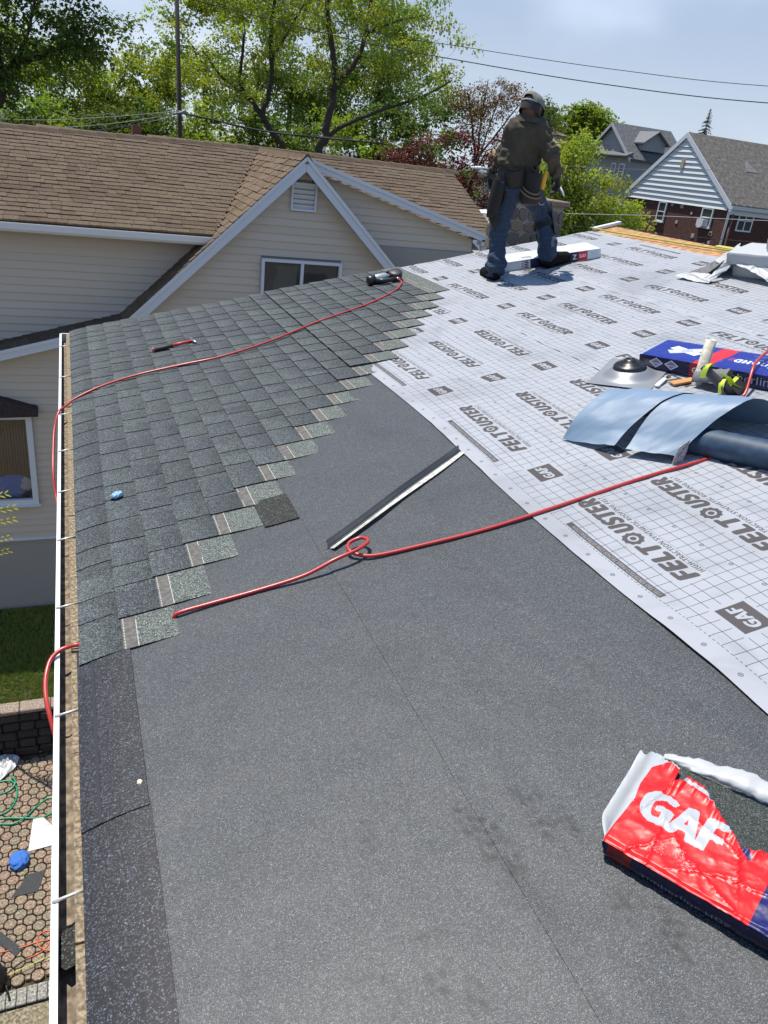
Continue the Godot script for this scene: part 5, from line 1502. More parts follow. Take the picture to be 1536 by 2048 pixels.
func tree(called: String, label: String, cat: String, base: Vector3, limbs: Array, blobs: Array, col: Color, o := {}):
	var t := thing(called, label, cat, base, Basis.IDENTITY, o.get("group", ""))
	var bark: Material = o.get("bark", M.bark)
	var skel := []      # points of the limbs, with their thickness
	for k in limbs.size():
		var pts := []; var rad: Array = limbs[k][1]
		for q in limbs[k][0]: pts.append(q - base)
		var c := curve(pts, 6)
		var rr := []
		for i in c.size():
			var f := float(i) / (c.size() - 1)
			rr.append(lerpf(rad[0], rad[1], f) * (1.0 + 0.10 * nz.get_noise_2d(i * 40.0, k * 90.0)))
			c[i] += Vector3(nz.get_noise_2d(i * 22.0, k * 50.0 + 9.0), 0, nz.get_noise_2d(i * 22.0, k * 50.0 + 300.0)) * rr[i] * 1.2
			skel.append([c[i], rr[i]])
		var b := MB.new(true)
		b.tube(c, rr, 9)
		put(t, "trunk" if k == 0 else "limb", b, bark)
	var dens: float = o.get("dens", 1.6)
	var per: int = o.get("per", 20)
	var cr: float = o.get("cluster", 0.45)
	var centres := []
	for e in blobs:
		var c := Vector3(e[0], e[1], e[2]) - base
		var r: float = e[3]
		var n := int(ceil(r * r * r * 4.19 * dens))
		for i in n:
			var d := Vector3(rng.randfn(), rng.randfn() * 0.9, rng.randfn()).normalized() * pow(rng.randf_range(0.12, 1.0), 0.42)
			centres.append(c + d * r * Vector3(1, o.get("tall", 0.95), 1))
	# twigs from the limbs out to the leaf clusters
	if o.get("twigs", true):
		var b := MB.new(true)
		for i in centres.size():
			if rng.randf() > o.get("twig_share", 0.75): continue
			var p: Vector3 = centres[i]
			var best := 1e9; var from := Vector3.ZERO; var fr := 0.02
			for q in skel:
				var d: float = (q[0] - p).length() + max(0.0, q[0].y - p.y + 0.25) * 1.5
				if d < best: best = d; from = q[0]; fr = q[1]
			var mid := from.lerp(p, 0.5) + Vector3(rng.randf_range(-0.12, 0.12), -0.10, rng.randf_range(-0.12, 0.12)) * best
			var r0: float = min(fr * 0.55, 0.008 + 0.010 * best)
			var c := curve([from, mid, p], 4)
			b.tube(c, [r0, r0 * 0.92, r0 * 0.85, r0 * 0.75, r0 * 0.65, r0 * 0.55, r0 * 0.45, r0 * 0.35, 0.004], 5, false)
			if skel.size() < 900:
				for j in [3, 5]: skel.append([c[j], r0 * 0.6])
		put(t, "branches", b, bark).set_meta("kind", "stuff")
	var mm := MultiMesh.new()
	mm.transform_format = MultiMesh.TRANSFORM_3D; mm.use_colors = true
	mm.mesh = leaf_spray(o.get("leaves", 9), o.get("size", 0.11), 0.20)
	mm.instance_count = centres.size() * per
	var k := 0
	for i in centres.size():
		var tone := rng.randf_range(0.78, 1.25)
		var hue := rng.randf_range(-0.12, 0.12)
		for j in per:
			var d := Vector3(rng.randfn(), rng.randfn() * 0.45, rng.randfn()) * cr * 0.55
			d.y -= 0.25 * Vector2(d.x, d.z).length()
			var s := rng.randf_range(0.7, 1.3)
			mm.set_instance_transform(k, Transform3D(Basis.from_euler(Vector3(rng.randf_range(-0.5, 0.5), rng.randf() * TAU, rng.randf_range(-0.5, 0.5))) * s, centres[i] + d))
			var v := tone * rng.randf_range(0.85, 1.15)
			mm.set_instance_color(k, Color(col.r * v * (1.0 + hue), col.g * v, col.b * v * (1.0 - hue)))
			k += 1
	var cr_o := MultiMeshInstance3D.new()
	cr_o.name = "crown"
	cr_o.multimesh = mm
	cr_o.material_override = M.leaf if not o.get("dull", false) else M.leaf_dull
	cr_o.set_meta("kind", "stuff")
	t.add_child(cr_o, true)

func stem(x: float, z: float, top: float, lean := 0.0) -> Array:
	return [Vector3(x, GY, z), Vector3(x + lean * 0.3, (GY + top) * 0.5, z), Vector3(x + lean, top, z)]

func trees():
	rng.seed = 2024
	M.bark = mat(Color(0.055, 0.043, 0.034), 0.95, T.dirt, 3.0)
	M.leaf = mat(Color.WHITE, 0.5, null, 1.0, {vc = true, back = Color(1.0, 1.0, 0.5), spec = 0.4})
	M.leaf_dull = mat(Color.WHITE, 0.6, null, 1.0, {vc = true, back = Color(0.6, 0.55, 0.45), spec = 0.3})
	var V := func(a: Array): return Vector3(a[0], a[1], a[2])
	var bright := Color(0.33, 0.40, 0.075); var mid := Color(0.25, 0.335, 0.065); var dark := Color(0.115, 0.180, 0.042)
	# the two large maples in the middle
	tree("maple_tree", "tall maple with a pale trunk leaning left, behind the steep gable", "tree", Vector3(7.9, GY, -29.0), [
		[[Vector3(7.9, GY, -29.0), Vector3(7.6, -1.5, -29.0), Vector3(7.4, 1.17, -29.08), Vector3(6.89, 2.0, -29.2), Vector3(6.18, 2.85, -29.37), Vector3(5.89, 3.12, -29.42), Vector3(5.74, 3.63, -29.45), Vector3(5.85, 4.9, -29.4)], [0.15, 0.04]],
		[[Vector3(6.6, 2.3, -29.25), Vector3(6.54, 2.6, -29.29), Vector3(6.78, 3.61, -29.23), Vector3(6.67, 5.06, -29.26), Vector3(6.87, 6.3, -29.2)], [0.12, 0.05]],
		[[Vector3(6.0, 3.0, -29.4), Vector3(5.59, 3.25, -29.6), Vector3(5.09, 3.54, -29.57), Vector3(4.5, 4.2, -29.6)], [0.07, 0.03]],
		[[Vector3(6.75, 4.2, -29.2), Vector3(7.2, 5.0, -29.1), Vector3(7.7, 5.9, -29.0)], [0.06, 0.03]]],
		[[6.2, 5.4, -29.4, 1.5], [5.1, 3.6, -29.6, 1.2], [7.4, 6.2, -29.1, 1.2], [5.8, 2.9, -29.6, 0.9], [4.3, 4.4, -29.7, 1.0], [7.1, 4.0, -29.2, 0.9], [5.6, 7.3, -29.2, 1.7], [7.9, 7.6, -29.0, 1.5]], bright, {dens = 1.1, size = 0.078, per = 24})
	tree("maple_tree", "tall maple with a dark forked trunk and a long low limb, right of the gable", "tree", Vector3(7.3, GY, -24.9), [
		[[Vector3(7.3, GY, -24.9), Vector3(7.35, -1.5, -24.9), Vector3(7.43, 1.38, -24.93), Vector3(7.57, 2.41, -24.89), Vector3(7.69, 3.5, -24.85), Vector3(7.54, 4.46, -24.89), Vector3(7.34, 5.43, -24.95), Vector3(7.4, 7.0, -24.9)], [0.165, 0.05]],
		[[Vector3(7.66, 3.3, -24.86), Vector3(7.97, 3.74, -24.76), Vector3(8.32, 4.27, -24.65), Vector3(8.47, 5.2, -24.6), Vector3(8.6, 6.6, -24.6)], [0.10, 0.04]],
		[[Vector3(7.45, 1.75, -24.92), Vector3(7.7, 2.1, -24.9), Vector3(8.22, 2.49, -24.68), Vector3(9.06, 2.91, -24.39), Vector3(10.27, 3.48, -23.9), Vector3(10.97, 3.96, -23.6)], [0.085, 0.02]],
		[[Vector3(8.4, 4.8, -24.6), Vector3(9.1, 5.2, -24.3), Vector3(10.0, 5.5, -24.0)], [0.05, 0.02]]],
		[[8.0, 5.6, -24.8, 1.4], [9.3, 4.9, -24.3, 1.25], [10.1, 5.3, -24.0, 0.8], [7.0, 4.2, -25.0, 0.9], [9.6, 3.7, -24.2, 0.8], [8.7, 4.0, -24.5, 0.8], [10.9, 4.9, -23.6, 0.5], [10.7, 3.9, -23.7, 0.5], [8.3, 7.4, -24.7, 1.6], [9.9, 6.4, -24.0, 0.9], [6.6, 6.3, -25.0, 1.0]], bright, {dens = 1.25, size = 0.074, per = 24})
	tree("maple_tree", "dark green maple hanging in from the left edge of the view", "tree", Vector3(-1.9, GY, -20.0), [
		[[Vector3(-1.9, GY, -20), Vector3(-1.7, -2.0, -20), Vector3(-1.35, 1.2, -20.0), Vector3(-1.18, 2.3, -20.0), Vector3(-1.2, 3.6, -20), Vector3(-0.9, 5.2, -20)], [0.22, 0.07]],
		[[Vector3(-1.25, 1.9, -20), Vector3(-0.8, 2.55, -20), Vector3(-0.3, 2.75, -20), Vector3(0.5, 3.2, -20.0)], [0.09, 0.03]],
		[[Vector3(-0.9, 2.5, -20), Vector3(-0.6, 3.0, -20), Vector3(-0.3, 3.9, -20)], [0.06, 0.02]]],
		[[-0.5, 3.5, -20.0, 1.15], [0.8, 3.8, -20.0, 0.85], [-0.9, 2.4, -20.0, 0.6], [0.4, 3.0, -20.0, 0.5], [-1.8, 2.9, -19.9, 1.0], [1.25, 3.85, -20.0, 0.35], [-0.8, 5.2, -20.0, 1.4], [0.6, 5.1, -20.0, 0.9], [-2.9, 4.4, -20, 1.5]], dark, {dens = 2.6, size = 0.08, per = 27})
	# the wood behind
	var far := {dens = 0.38, size = 0.135, per = 30, cluster = 0.85, twig_share = 0.35, group = "trees in the wood behind the siding house"}
	for q in [
		["broad bright green tree at the left end of the wood", -1.0, -46.0, 2.5, [[-1.4, 1.9, -46.0, 2.6], [0.7, 3.6, -46.0, 2.1], [-2.5, 4.5, -46, 2.4]], mid],
		["pale green rounded tree left of the utility pole", 2.3, -46.9, 3.0, [[2.5, 3.5, -46.9, 2.3], [1.6, 1.8, -47.0, 2.3]], Color(0.33, 0.38, 0.09)],
		["narrow mid-green tree just behind the utility pole", 4.7, -47.8, 4.0, [[4.4, 4.4, -47.8, 1.9], [5.2, 2.4, -47.7, 2.3]], mid],
		["tall yellow-green tree right of the utility pole", 6.9, -44.4, 5.0, [[7.1, 6.2, -44.4, 2.6], [6.6, 3.4, -44.5, 2.7], [5.9, 8.6, -44.4, 2.2]], bright],
		["wide light green tree between the two big maples", 11.4, -44.6, 5.0, [[11.3, 5.9, -44.6, 2.9], [10.9, 3.1, -44.7, 2.7], [12.9, 4.0, -44.2, 2.2], [10.8, 9.0, -44.6, 2.6]], Color(0.32, 0.38, 0.085)],
		["tall green tree at the right end of the wood", 16.2, -44.3, 5.5, [[16.0, 6.9, -44.2, 2.8], [15.3, 4.1, -44.5, 2.6], [18.0, 5.3, -43.4, 2.3], [15.4, 9.6, -44.2, 2.4]], mid],
		["low dark tree below the wood's right end, above the red maple", 18.0, -40.2, 2.5, [[18.3, 4.1, -40.0, 1.6], [17.3, 3.2, -40.4, 1.5]], dark]]:
		tree("wood_tree", q[0], "tree", Vector3(q[1], GY, q[2]), [[stem(q[1], q[2], q[3]), [0.26, 0.10]]], q[4], q[5], far)
	var low := {dens = 1.0, size = 0.16, per = 18, cluster = 0.7, twigs = false, group = "dark understory along the foot of the wood"}
	var und := [[-1.9, 0.5, -38.0, 1.3], [0.1, 0.8, -38.0, 1.4], [2.1, 0.9, -37.9, 1.5], [4.1, 1.1, -37.8, 1.4], [6.3, 1.2, -37.5, 1.4], [8.2, 1.2, -37.1, 1.3], [9.9, 1.4, -36.7, 1.4], [12.1, 1.7, -36.0, 1.4], [13.8, 2.2, -35.4, 1.2], [15.4, 2.4, -34.7, 1.2]]
	var place := ["at the far left end of the wood's foot", "below the bright green tree on the left", "below the pale rounded tree", "at the foot of the utility pole", "behind the red brick chimney's right side", "behind the leaning maple trunk", "between the two maple trunks", "behind the forked maple trunk", "right of the forked maple trunk", "next to the red maple's left side"]
	for i in und.size():
		var e: Array = und[i]
		tree("understory_tree", "dark green low tree " + place[i], "tree", Vector3(e[0], GY, e[2]), [[stem(e[0], e[2], e[1]), [0.12, 0.05]]], [e, [e[0] + 0.6, e[1] - 1.6, e[2] + 0.3, 1.5], [e[0] - 0.5, e[1] + 0.9, e[2] - 0.8, 1.0]], [dark, mid, Color(0.10, 0.155, 0.035)][i % 3], low)
	tree("bronze_tree", "sparse bronze-leaved tree with many thin branches, left of the worker's head", "tree", Vector3(19.2, GY, -37.3), [
		[stem(19.2, -37.3, 3.0), [0.12, 0.06]], [[Vector3(19.2, 1.5, -37.3), Vector3(19.6, 3.6, -37.2), Vector3(19.9, 5.2, -37.1)], [0.05, 0.02]], [[Vector3(19.2, 1.8, -37.3), Vector3(18.8, 3.4, -37.4), Vector3(18.4, 4.9, -37.6)], [0.08, 0.03]], [[Vector3(19.3, 2.2, -37.3), Vector3(20.1, 3.6, -36.9), Vector3(20.8, 4.8, -36.6)], [0.06, 0.02]], [[Vector3(19.2, 2.5, -37.3), Vector3(19.15, 4.1, -37.3), Vector3(19.2, 5.6, -37.3)], [0.06, 0.02]]],
		[[19.5, 5.1, -37.2, 1.15], [18.6, 4.6, -37.7, 1.0], [20.6, 4.9, -36.7, 0.8], [19.3, 3.9, -37.3, 1.2]], Color(0.21, 0.14, 0.065), {dens = 2.6, size = 0.09, per = 13, cluster = 0.5, twig_share = 1.0, dull = true})
	tree("red_maple", "dark red-leaved maple behind the right end of the brown roof", "tree", Vector3(12.0, GY, -25.3), [
		[stem(12.0, -25.3, 1.0), [0.16, 0.08]], [[Vector3(12.0, -0.6, -25.3), Vector3(11.4, 0.9, -25.5), Vector3(11.0, 2.0, -25.7)], [0.07, 0.02]], [[Vector3(12.0, -0.4, -25.3), Vector3(12.7, 0.9, -25.0), Vector3(13.1, 2.2, -24.8)], [0.07, 0.02]]],
		[[11.7, 2.1, -25.5, 1.1], [10.9, 1.6, -25.8, 0.8], [12.7, 1.8, -25.0, 0.9], [13.2, 2.3, -24.7, 0.6], [12.1, 1.1, -25.3, 1.1], [13.0, 0.8, -24.8, 0.8], [10.45, 1.9, -26.0, 0.35], [12.6, -0.2, -25.0, 1.0]], Color(0.15, 0.036, 0.038), {dens = 2.6, size = 0.085, per = 15, dull = true})
	tree("bushy_tree", "bright green bushy tree just right of the worker, before the brick house", "tree", Vector3(14.8, GY, -21.4), [
		[stem(14.8, -21.4, 0.8), [0.15, 0.06]], [[Vector3(14.8, -1.5, -21.4), Vector3(15.3, 0.2, -21.1), Vector3(15.7, 1.2, -20.8)], [0.07, 0.02]], [[Vector3(14.8, -1.2, -21.4), Vector3(14.4, 0.8, -21.7), Vector3(14.4, 2.4, -21.7)], [0.07, 0.02]]],
		[[14.3, 2.1, -21.8, 0.85], [15.2, 1.2, -21.1, 0.95], [14.4, 0.8, -21.7, 1.1], [15.85, 0.8, -20.6, 0.65], [14.4, 2.7, -21.7, 0.6], [13.9, 1.3, -22.0, 0.7], [16.1, 1.2, -20.6, 0.3], [15.3, 0.0, -21.1, 1.0], [14.6, -0.6, -21.6, 1.1]], bright, {dens = 5.5, size = 0.08, per = 26, cluster = 0.38, twig_share = 0.2})
	var back := {dens = 1.6, size = 0.15, per = 18, cluster = 0.6, twig_share = 0.2}
	tree("distant_tree", "rounded green tree standing behind the grey house's left eave", "tree", Vector3(61.5, GY, -91.0), [[stem(61.5, -91.0, 7.0), [0.3, 0.12]]], [[62.0, 8.6, -91.0, 2.6], [63.8, 8.0, -89.6, 2.0], [59.4, 8.0, -92.7, 2.4], [61.0, 10.2, -91.8, 1.4], [61.6, 5.4, -91.4, 3.3]], mid, {dens = 0.5, size = 0.3, per = 18, cluster = 1.2, twig_share = 0.2})
	tree("distant_tree", "grey-green distant tree showing right of the worker's cap", "tree", Vector3(31.3, GY, -51.2), [[stem(31.3, -51.2, 5.5), [0.2, 0.08]]], [[31.1, 6.1, -51.3, 0.8], [31.8, 5.4, -50.9, 1.3], [31.4, 3.9, -51.2, 1.5]], Color(0.15, 0.20, 0.08), back)
	# a conifer whose top shows over the brick house
	rng.seed = 77
	var t := thing("conifer", "top of a dark conifer showing over the brick house's ridge", "tree", Vector3(49.7, GY, -56.2))
	var b := MB.new(true)
	b.tube([Vector3.ZERO, Vector3(0, 14.2, 0)], [0.2, 0.02], 7)
	put(t, "trunk", b, M.bark)
	b = MB.new()
	for k in 26:
		var y := 14.2 - 0.14 * k - 0.1
		for j in 7:
			var a := rng.randf() * TAU; var r := (0.10 + 0.055 * k) * rng.randf_range(0.5, 1.15)
			var d := Vector3(cos(a), -0.28, sin(a)); var s := Vector3(-sin(a), 0, cos(a)) * 0.16 * (0.4 + r)
			var p := Vector3(0, y + rng.randf_range(-0.1, 0.1), 0)
			for i in 3:
				var q0 := p + d * r * i / 3.0; var q1 := p + d * r * (i + 1) / 3.0
				b.tri(q0, q1 + s + Vector3(0, -0.06, 0), q1); b.tri(q0, q1, q1 - s + Vector3(0, -0.06, 0))
	put(t, "crown", b, mat(Color(0.022, 0.042, 0.022), 0.7)).set_meta("kind", "stuff")

# ---------------------------------------------------------------- houses, wires and the rest behind the roof
func quadwall(o: Node3D, called: String, p: Array, m: Material):
	var b := MB.new(); b.quad(p[0], p[1], p[2], p[3]); return put(o, called, b, m)

func house_x(o: Node3D, f: Callable, x: float, x1: float, za: float, zl: float, zr: float, ya: float, ye: float, yb: float, over: float, wall: Material, roofm: Material, side: Material, trim: Material):   # house with a gable that faces -x; ridge along +x
	var b := MB.new()
	var P := [f.call(x, yb, zl), f.call(x, ye, zl), f.call(x, ya, za), f.call(x, ye, zr), f.call(x, yb, zr)]
	var Q := [f.call(x1, yb, zl), f.call(x1, ye, zl), f.call(x1, ya, za), f.call(x1, ye, zr), f.call(x1, yb, zr)]
	b.quad(P[0], P[1], P[3], P[4]); b.tri(P[1], P[2], P[3])
	put(o, "gable_wall", b, wall)
	b = MB.new()
	b.quad(P[4], P[3], Q[3], Q[4]); b.quad(Q[0], Q[1], P[1], P[0]); b.quad(Q[0], Q[4], Q[3], Q[1]); b.tri(Q[1], Q[3], Q[2])
	put(o, "side_wall", b, side)
	b = MB.new()
	var dy := over * (ya - ye) / (za - zr) if za != zr else 0.0
	for s in [[zl, -1.0], [zr, 1.0]]:
		var z: float = s[0] + s[1] * over
		var sl: float = (ya - ye) / abs(s[0] - za)
		var y: float = ye - sl * over
		b.hexa([f.call(x - over, y - 0.15, z), f.call(x1, y - 0.15, z), f.call(x1, ya - 0.15, za), f.call(x - over, ya - 0.15, za), f.call(x - over, y, z), f.call(x1, y, z), f.call(x1, ya + 0.02, za), f.call(x - over, ya + 0.02, za)])
	put(o, "roof", b, roofm)
	for s in [[zl, -1.0], [zr, 1.0]]:
		b = MB.new()
		var sl: float = (ya - ye) / abs(s[0] - za)
		var z: float = s[0] + s[1] * over; var y: float = ye - sl * over
		var e: float = x - over
		b.hexa([f.call(e - 0.05, y - 0.40, z), f.call(e - 0.01, y - 0.40, z), f.call(e - 0.01, ya - 0.38, za), f.call(e - 0.05, ya - 0.38, za), f.call(e - 0.05, y - 0.01, z), f.call(e - 0.01, y - 0.01, z), f.call(e - 0.01, ya + 0.01, za), f.call(e - 0.05, ya + 0.01, za)])
		put(o, "rake_board", b, trim)

func win_x(o: Node3D, f: Callable, x: float, z0: float, z1: float, y0: float, y1: float, fm: Material, gm: Material, k := 0.09):   # sash window in a wall that faces -x
	var b := MB.new()
	var bar := func(za, zb, ya, yb, d):
		b.hexa([f.call(x - d, ya, za), f.call(x + 0.03, ya, za), f.call(x + 0.03, ya, zb), f.call(x - d, ya, zb), f.call(x - d, yb, za), f.call(x + 0.03, yb, za), f.call(x + 0.03, yb, zb), f.call(x - d, yb, zb)])
	bar.call(z0, z0 + k, y0, y1, 0.08); bar.call(z1 - k, z1, y0, y1, 0.08)
	bar.call(z0 + k, z1 - k, y0, y0 + k, 0.078); bar.call(z0 + k, z1 - k, y1 - k, y1, 0.078); bar.call(z0 + k, z1 - k, (y0 + y1) * 0.5 - k * 0.4, (y0 + y1) * 0.5 + k * 0.4, 0.07)
	bar.call(z0 - 0.08, z1 + 0.08, y0 - 0.10, y0 - 0.002, 0.16)
	var w := put(o, "window", b, fm)
	for q in [[y0 + k, (y0 + y1) * 0.5 - k * 0.4], [(y0 + y1) * 0.5 + k * 0.4, y1 - k]]:
		b = MB.new()
		b.quad(f.call(x - 0.03, q[0], z0 + k), f.call(x - 0.03, q[1], z0 + k), f.call(x - 0.03, q[1], z1 - k), f.call(x - 0.03, q[0], z1 - k))
		put(w, "pane", b, gm)

func far_houses():
	rng.seed = 5000
	var C := Vector3(0.042, 1.633, 0)
	var f := func(x, y, z): return C + (Vector3(x, y, z) - C) * 0.82
	var brick := mat(Color(0.80, 0.62, 0.58), 0.9, T.brick, 0.7)
	var whites := [mat(Color(0.66, 0.70, 0.72), 0.6), mat(Color(0.62, 0.66, 0.69), 0.6)]
	var slate := mat(Color(0.115, 0.105, 0.095), 0.92, T.dirt, 0.35)
	var o := thing("brick_house", "red brick house with a white-boarded gable and dark roof, at the right", "house")
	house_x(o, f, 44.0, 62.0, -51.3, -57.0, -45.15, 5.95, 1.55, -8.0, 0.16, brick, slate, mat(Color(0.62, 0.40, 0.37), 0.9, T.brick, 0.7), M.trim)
	var y := 1.0
	while y < 5.7:
		var t := y + 0.36
		var lim := func(q): return Vector2(-51.3 - 5.7 * clampf((5.75 - q) / 4.4, 0.0, 1.0), -51.3 + 6.1 * clampf((5.75 - q) / 4.4, 0.0, 1.0))
		var a: Vector2 = lim.call(max(y, 1.45)); var c: Vector2 = lim.call(max(t, 1.45))
		var b := MB.new()
		b.hexa([f.call(43.86, y, a.x), f.call(44.02, y, a.x), f.call(44.02, y, a.y), f.call(43.86, y, a.y), f.call(43.97, t, c.x), f.call(44.02, t, c.x), f.call(44.02, t, c.y), f.call(43.97, t, c.y)])
		put(o, "gable_board", b, whites[rng.randi() % 2])
		y = t
	win_x(o, f, 43.95, -52.65, -51.72, -0.45, 1.0, M.white_old, M.glass); win_x(o, f, 43.95, -47.75, -46.6, -0.32, 1.0, M.white_old, M.glass)
	var b := MB.new()
	b.hexa([f.call(43.4, -0.28, -47.5), f.call(44.0, -0.28, -47.5), f.call(44.0, -0.28, -46.85), f.call(43.4, -0.28, -46.85), f.call(43.4, 0.20, -47.5), f.call(44.0, 0.20, -47.5), f.call(44.0, 0.20, -46.85), f.call(43.4, 0.20, -46.85)])
	put(o, "air_conditioner", b, M.white_old)
	b = MB.new()   # louvre high in the gable
	b.hexa([f.call(43.8, 3.45, -51.22), f.call(43.9, 3.45, -51.22), f.call(43.9, 3.45, -50.9), f.call(43.8, 3.45, -50.9), f.call(43.8, 4.1, -51.22), f.call(43.9, 4.1, -51.22), f.call(43.9, 4.1, -50.9), f.call(43.8, 4.1, -50.9)])
	put(o, "gable_vent", b, mat(Color(0.42, 0.38, 0.26), 0.7))
	# side: window, gutter, downspout
	b = MB.new()
	for q in [[44.95, 45.05, -0.3, 1.2], [46.3, 46.4, -0.3, 1.2], [45.62, 45.70, -0.2, 1.1], [45.06, 46.29, -0.3, -0.2], [45.06, 46.29, 1.1, 1.2], [45.06, 46.29, 0.42, 0.5]]:
		b.hexa([f.call(q[0], q[2], -45.2), f.call(q[1], q[2], -45.2), f.call(q[1], q[2], -45.08), f.call(q[0], q[2], -45.08), f.call(q[0], q[3], -45.2), f.call(q[1], q[3], -45.2), f.call(q[1], q[3], -45.08), f.call(q[0], q[3], -45.08)])
	var w := put(o, "window", b, M.white_old)
	b = MB.new(); b.quad(f.call(45.0, -0.25, -45.12), f.call(45.0, 1.15, -45.12), f.call(46.35, 1.15, -45.12), f.call(46.35, -0.25, -45.12)); put(w, "pane", b, M.glass)
	b = MB.new()
	b.hexa([f.call(43.7, 1.1, -44.95), f.call(62, 1.1, -44.95), f.call(62, 1.1, -44.70), f.call(43.7, 1.1, -44.70), f.call(43.7, 1.33, -44.95), f.call(62, 1.33, -44.95), f.call(62, 1.33, -44.66), f.call(43.7, 1.33, -44.66)])
	b.quad(f.call(43.7, 0.75, -45.0), f.call(43.7, 1.12, -45.0), f.call(62, 1.12, -45.0), f.call(62, 0.75, -45.0))
	put(o, "gutter", b, M.trim)
	b = MB.new(true)
	b.tube([f.call(43.8, 1.15, -44.8), f.call(43.85, 0.85, -45.0), f.call(43.9, -8.0, -45.02)], 0.07, 8)
	put(o, "downspout", b, M.white)
	b = MB.new(true); b.tube([f.call(44.25, 0.8, -45.0), f.call(44.25, -8.0, -45.0)], 0.07, 8); put(o, "pipe", b, mat(Color(0.20, 0.10, 0.08), 0.8))
	b = MB.new()
	for q in range(13):
		var z := rng.randf_range(-53.5, -45.4); var yy := rng.randf_range(-2.3, 0.9); var s := rng.randf_range(0.08, 0.16)
		b = MB.new()
		b.hexa([f.call(43.95, yy - s, z - s), f.call(44.0, yy - s, z - s), f.call(44.0, yy - s, z + s), f.call(43.95, yy - s, z + s), f.call(43.95, yy + s, z - s), f.call(44.0, yy + s, z - s), f.call(44.0, yy + s, z + s), f.call(43.95, yy + s, z + s)])
		put(o, "pale_stone", b, mat(Color(0.42, 0.40, 0.38), 0.9) if q == 0 else o.get_child(o.get_child_count() - 1).material_override)
	b = MB.new()   # small triangular roof vent
	b.tri(f.call(48.0, 4.45, -48.95), f.call(47.45, 3.75, -48.15), f.call(48.75, 3.75, -48.15)); b.tri(f.call(48.0, 4.45, -48.95), f.call(48.05, 4.40, -49.4), f.call(47.45, 3.75, -48.15)); b.tri(f.call(48.0, 4.45, -48.95), f.call(48.75, 3.75, -48.15), f.call(48.05, 4.4, -49.4))
	put(o, "roof_vent", b, mat(Color(0.16, 0.16, 0.16), 0.8))
	# grey house behind it
	var siding := mat(Color(0.27, 0.275, 0.285), 0.7); var g := func(x, y, z): return Vector3(x, y, z)
	o = thing("grey_house", "grey house with a steep gable, a dormer and white windows, behind the brick house", "house")
	house_x(o, g, 58.0, 66.0, -80.2, -84.3, -75.9, 8.15, 4.9, GY, 0.4, siding, mat(Color(0.10, 0.105, 0.115), 0.9, T.dirt, 0.3), mat(Color(0.25, 0.255, 0.265), 0.7), mat(Color(0.42, 0.43, 0.45), 0.6))
	for q in [[-79.0, -78.2], [-77.6, -76.6], [-82.5, -81.6]]: win_x(o, g, 57.95, q[0], q[1], 2.4, 4.05, M.white_old, M.glass, 0.12)
	b = MB.new()
	b.hexa([Vector3(57.1, 4.75, -84.6), Vector3(58.0, 4.75, -84.6), Vector3(58.0, 4.75, -75.7), Vector3(57.1, 4.75, -75.7), Vector3(57.1, 4.85, -84.6), Vector3(58.0, 5.25, -84.6), Vector3(58.0, 5.25, -75.7), Vector3(57.1, 4.85, -75.7)])
	put(o, "pent_roof", b, mat(Color(0.13, 0.135, 0.14), 0.9))
	b = MB.new(); b.tri(Vector3(57.0, 4.9, -82.0), Vector3(57.0, 5.9, -80.6), Vector3(57.0, 4.9, -79.2)); put(o, "porch_gable", b, mat(Color(0.55, 0.52, 0.46), 0.7))
	b = MB.new()   # dormer on the near slope
	var d := [Vector3(59.6, 5.6, -76.4), Vector3(62.6, 5.6, -76.4), Vector3(62.6, 6.5, -76.4), Vector3(61.1, 7.55, -76.4), Vector3(59.6, 6.5, -76.4)]
	b.quad(d[0], d[4], d[2], d[1]); b.tri(d[4], d[3], d[2]); b.quad(d[0], d[4], d[4] + Vector3(0, 0, -3), d[0] + Vector3(0, 0, -3))
	put(o, "dormer", b, siding)
	b = MB.new()
	b.hexa([Vector3(59.3, 6.25, -79.5), Vector3(61.1, 7.5, -79.5), Vector3(61.1, 7.5, -76.0), Vector3(59.3, 6.25, -76.0), Vector3(59.3, 6.38, -79.5), Vector3(61.1, 7.65, -79.5), Vector3(61.1, 7.65, -76.0), Vector3(59.3, 6.38, -76.0)])
	b.hexa([Vector3(61.1, 7.5, -79.5), Vector3(62.9, 6.25, -79.5), Vector3(62.9, 6.25, -76.0), Vector3(61.1, 7.5, -76.0), Vector3(61.1, 7.65, -79.5), Vector3(62.9, 6.38, -79.5), Vector3(62.9, 6.38, -76.0), Vector3(61.1, 7.65, -76.0)])
	put(o, "dormer_roof", b, mat(Color(0.17, 0.175, 0.185), 0.9))
	# two tan-roofed houses half hidden by the worker
	var tan := mat(Color(0.34, 0.235, 0.135), 0.9, T.dirt, 0.4); var beige := mat(Color(0.42, 0.40, 0.35), 0.8)
	for q in [["low house with a tan hipped roof, just left of the worker's waist", Vector3(23.6, 2.36, -39.2), 2.6, 1.5], ["tan-roofed house peeping out right of the worker's shoulder", Vector3(31.0, 4.35, -52.0), 2.2, 0.75]]:
		o = thing("tan_house", q[0], "house", q[1], Basis(Vector3.UP, -0.5))
		var r: float = q[2]; var h: float = q[3]
		b = MB.new(); b.boxat(Vector3(0, (GY - q[1].y) * 0.5 - 0.02, 0), Vector3(2 * r - 0.5, q[1].y - GY, 2 * r - 0.5)); put(o, "wall", b, beige)
		b = MB.new()
		var e := [Vector3(-r, 0, -r), Vector3(r, 0, -r), Vector3(r, 0, r), Vector3(-r, 0, r)]
		var top := [Vector3(-r * 0.15, h, 0), Vector3(r * 0.15, h, 0)]
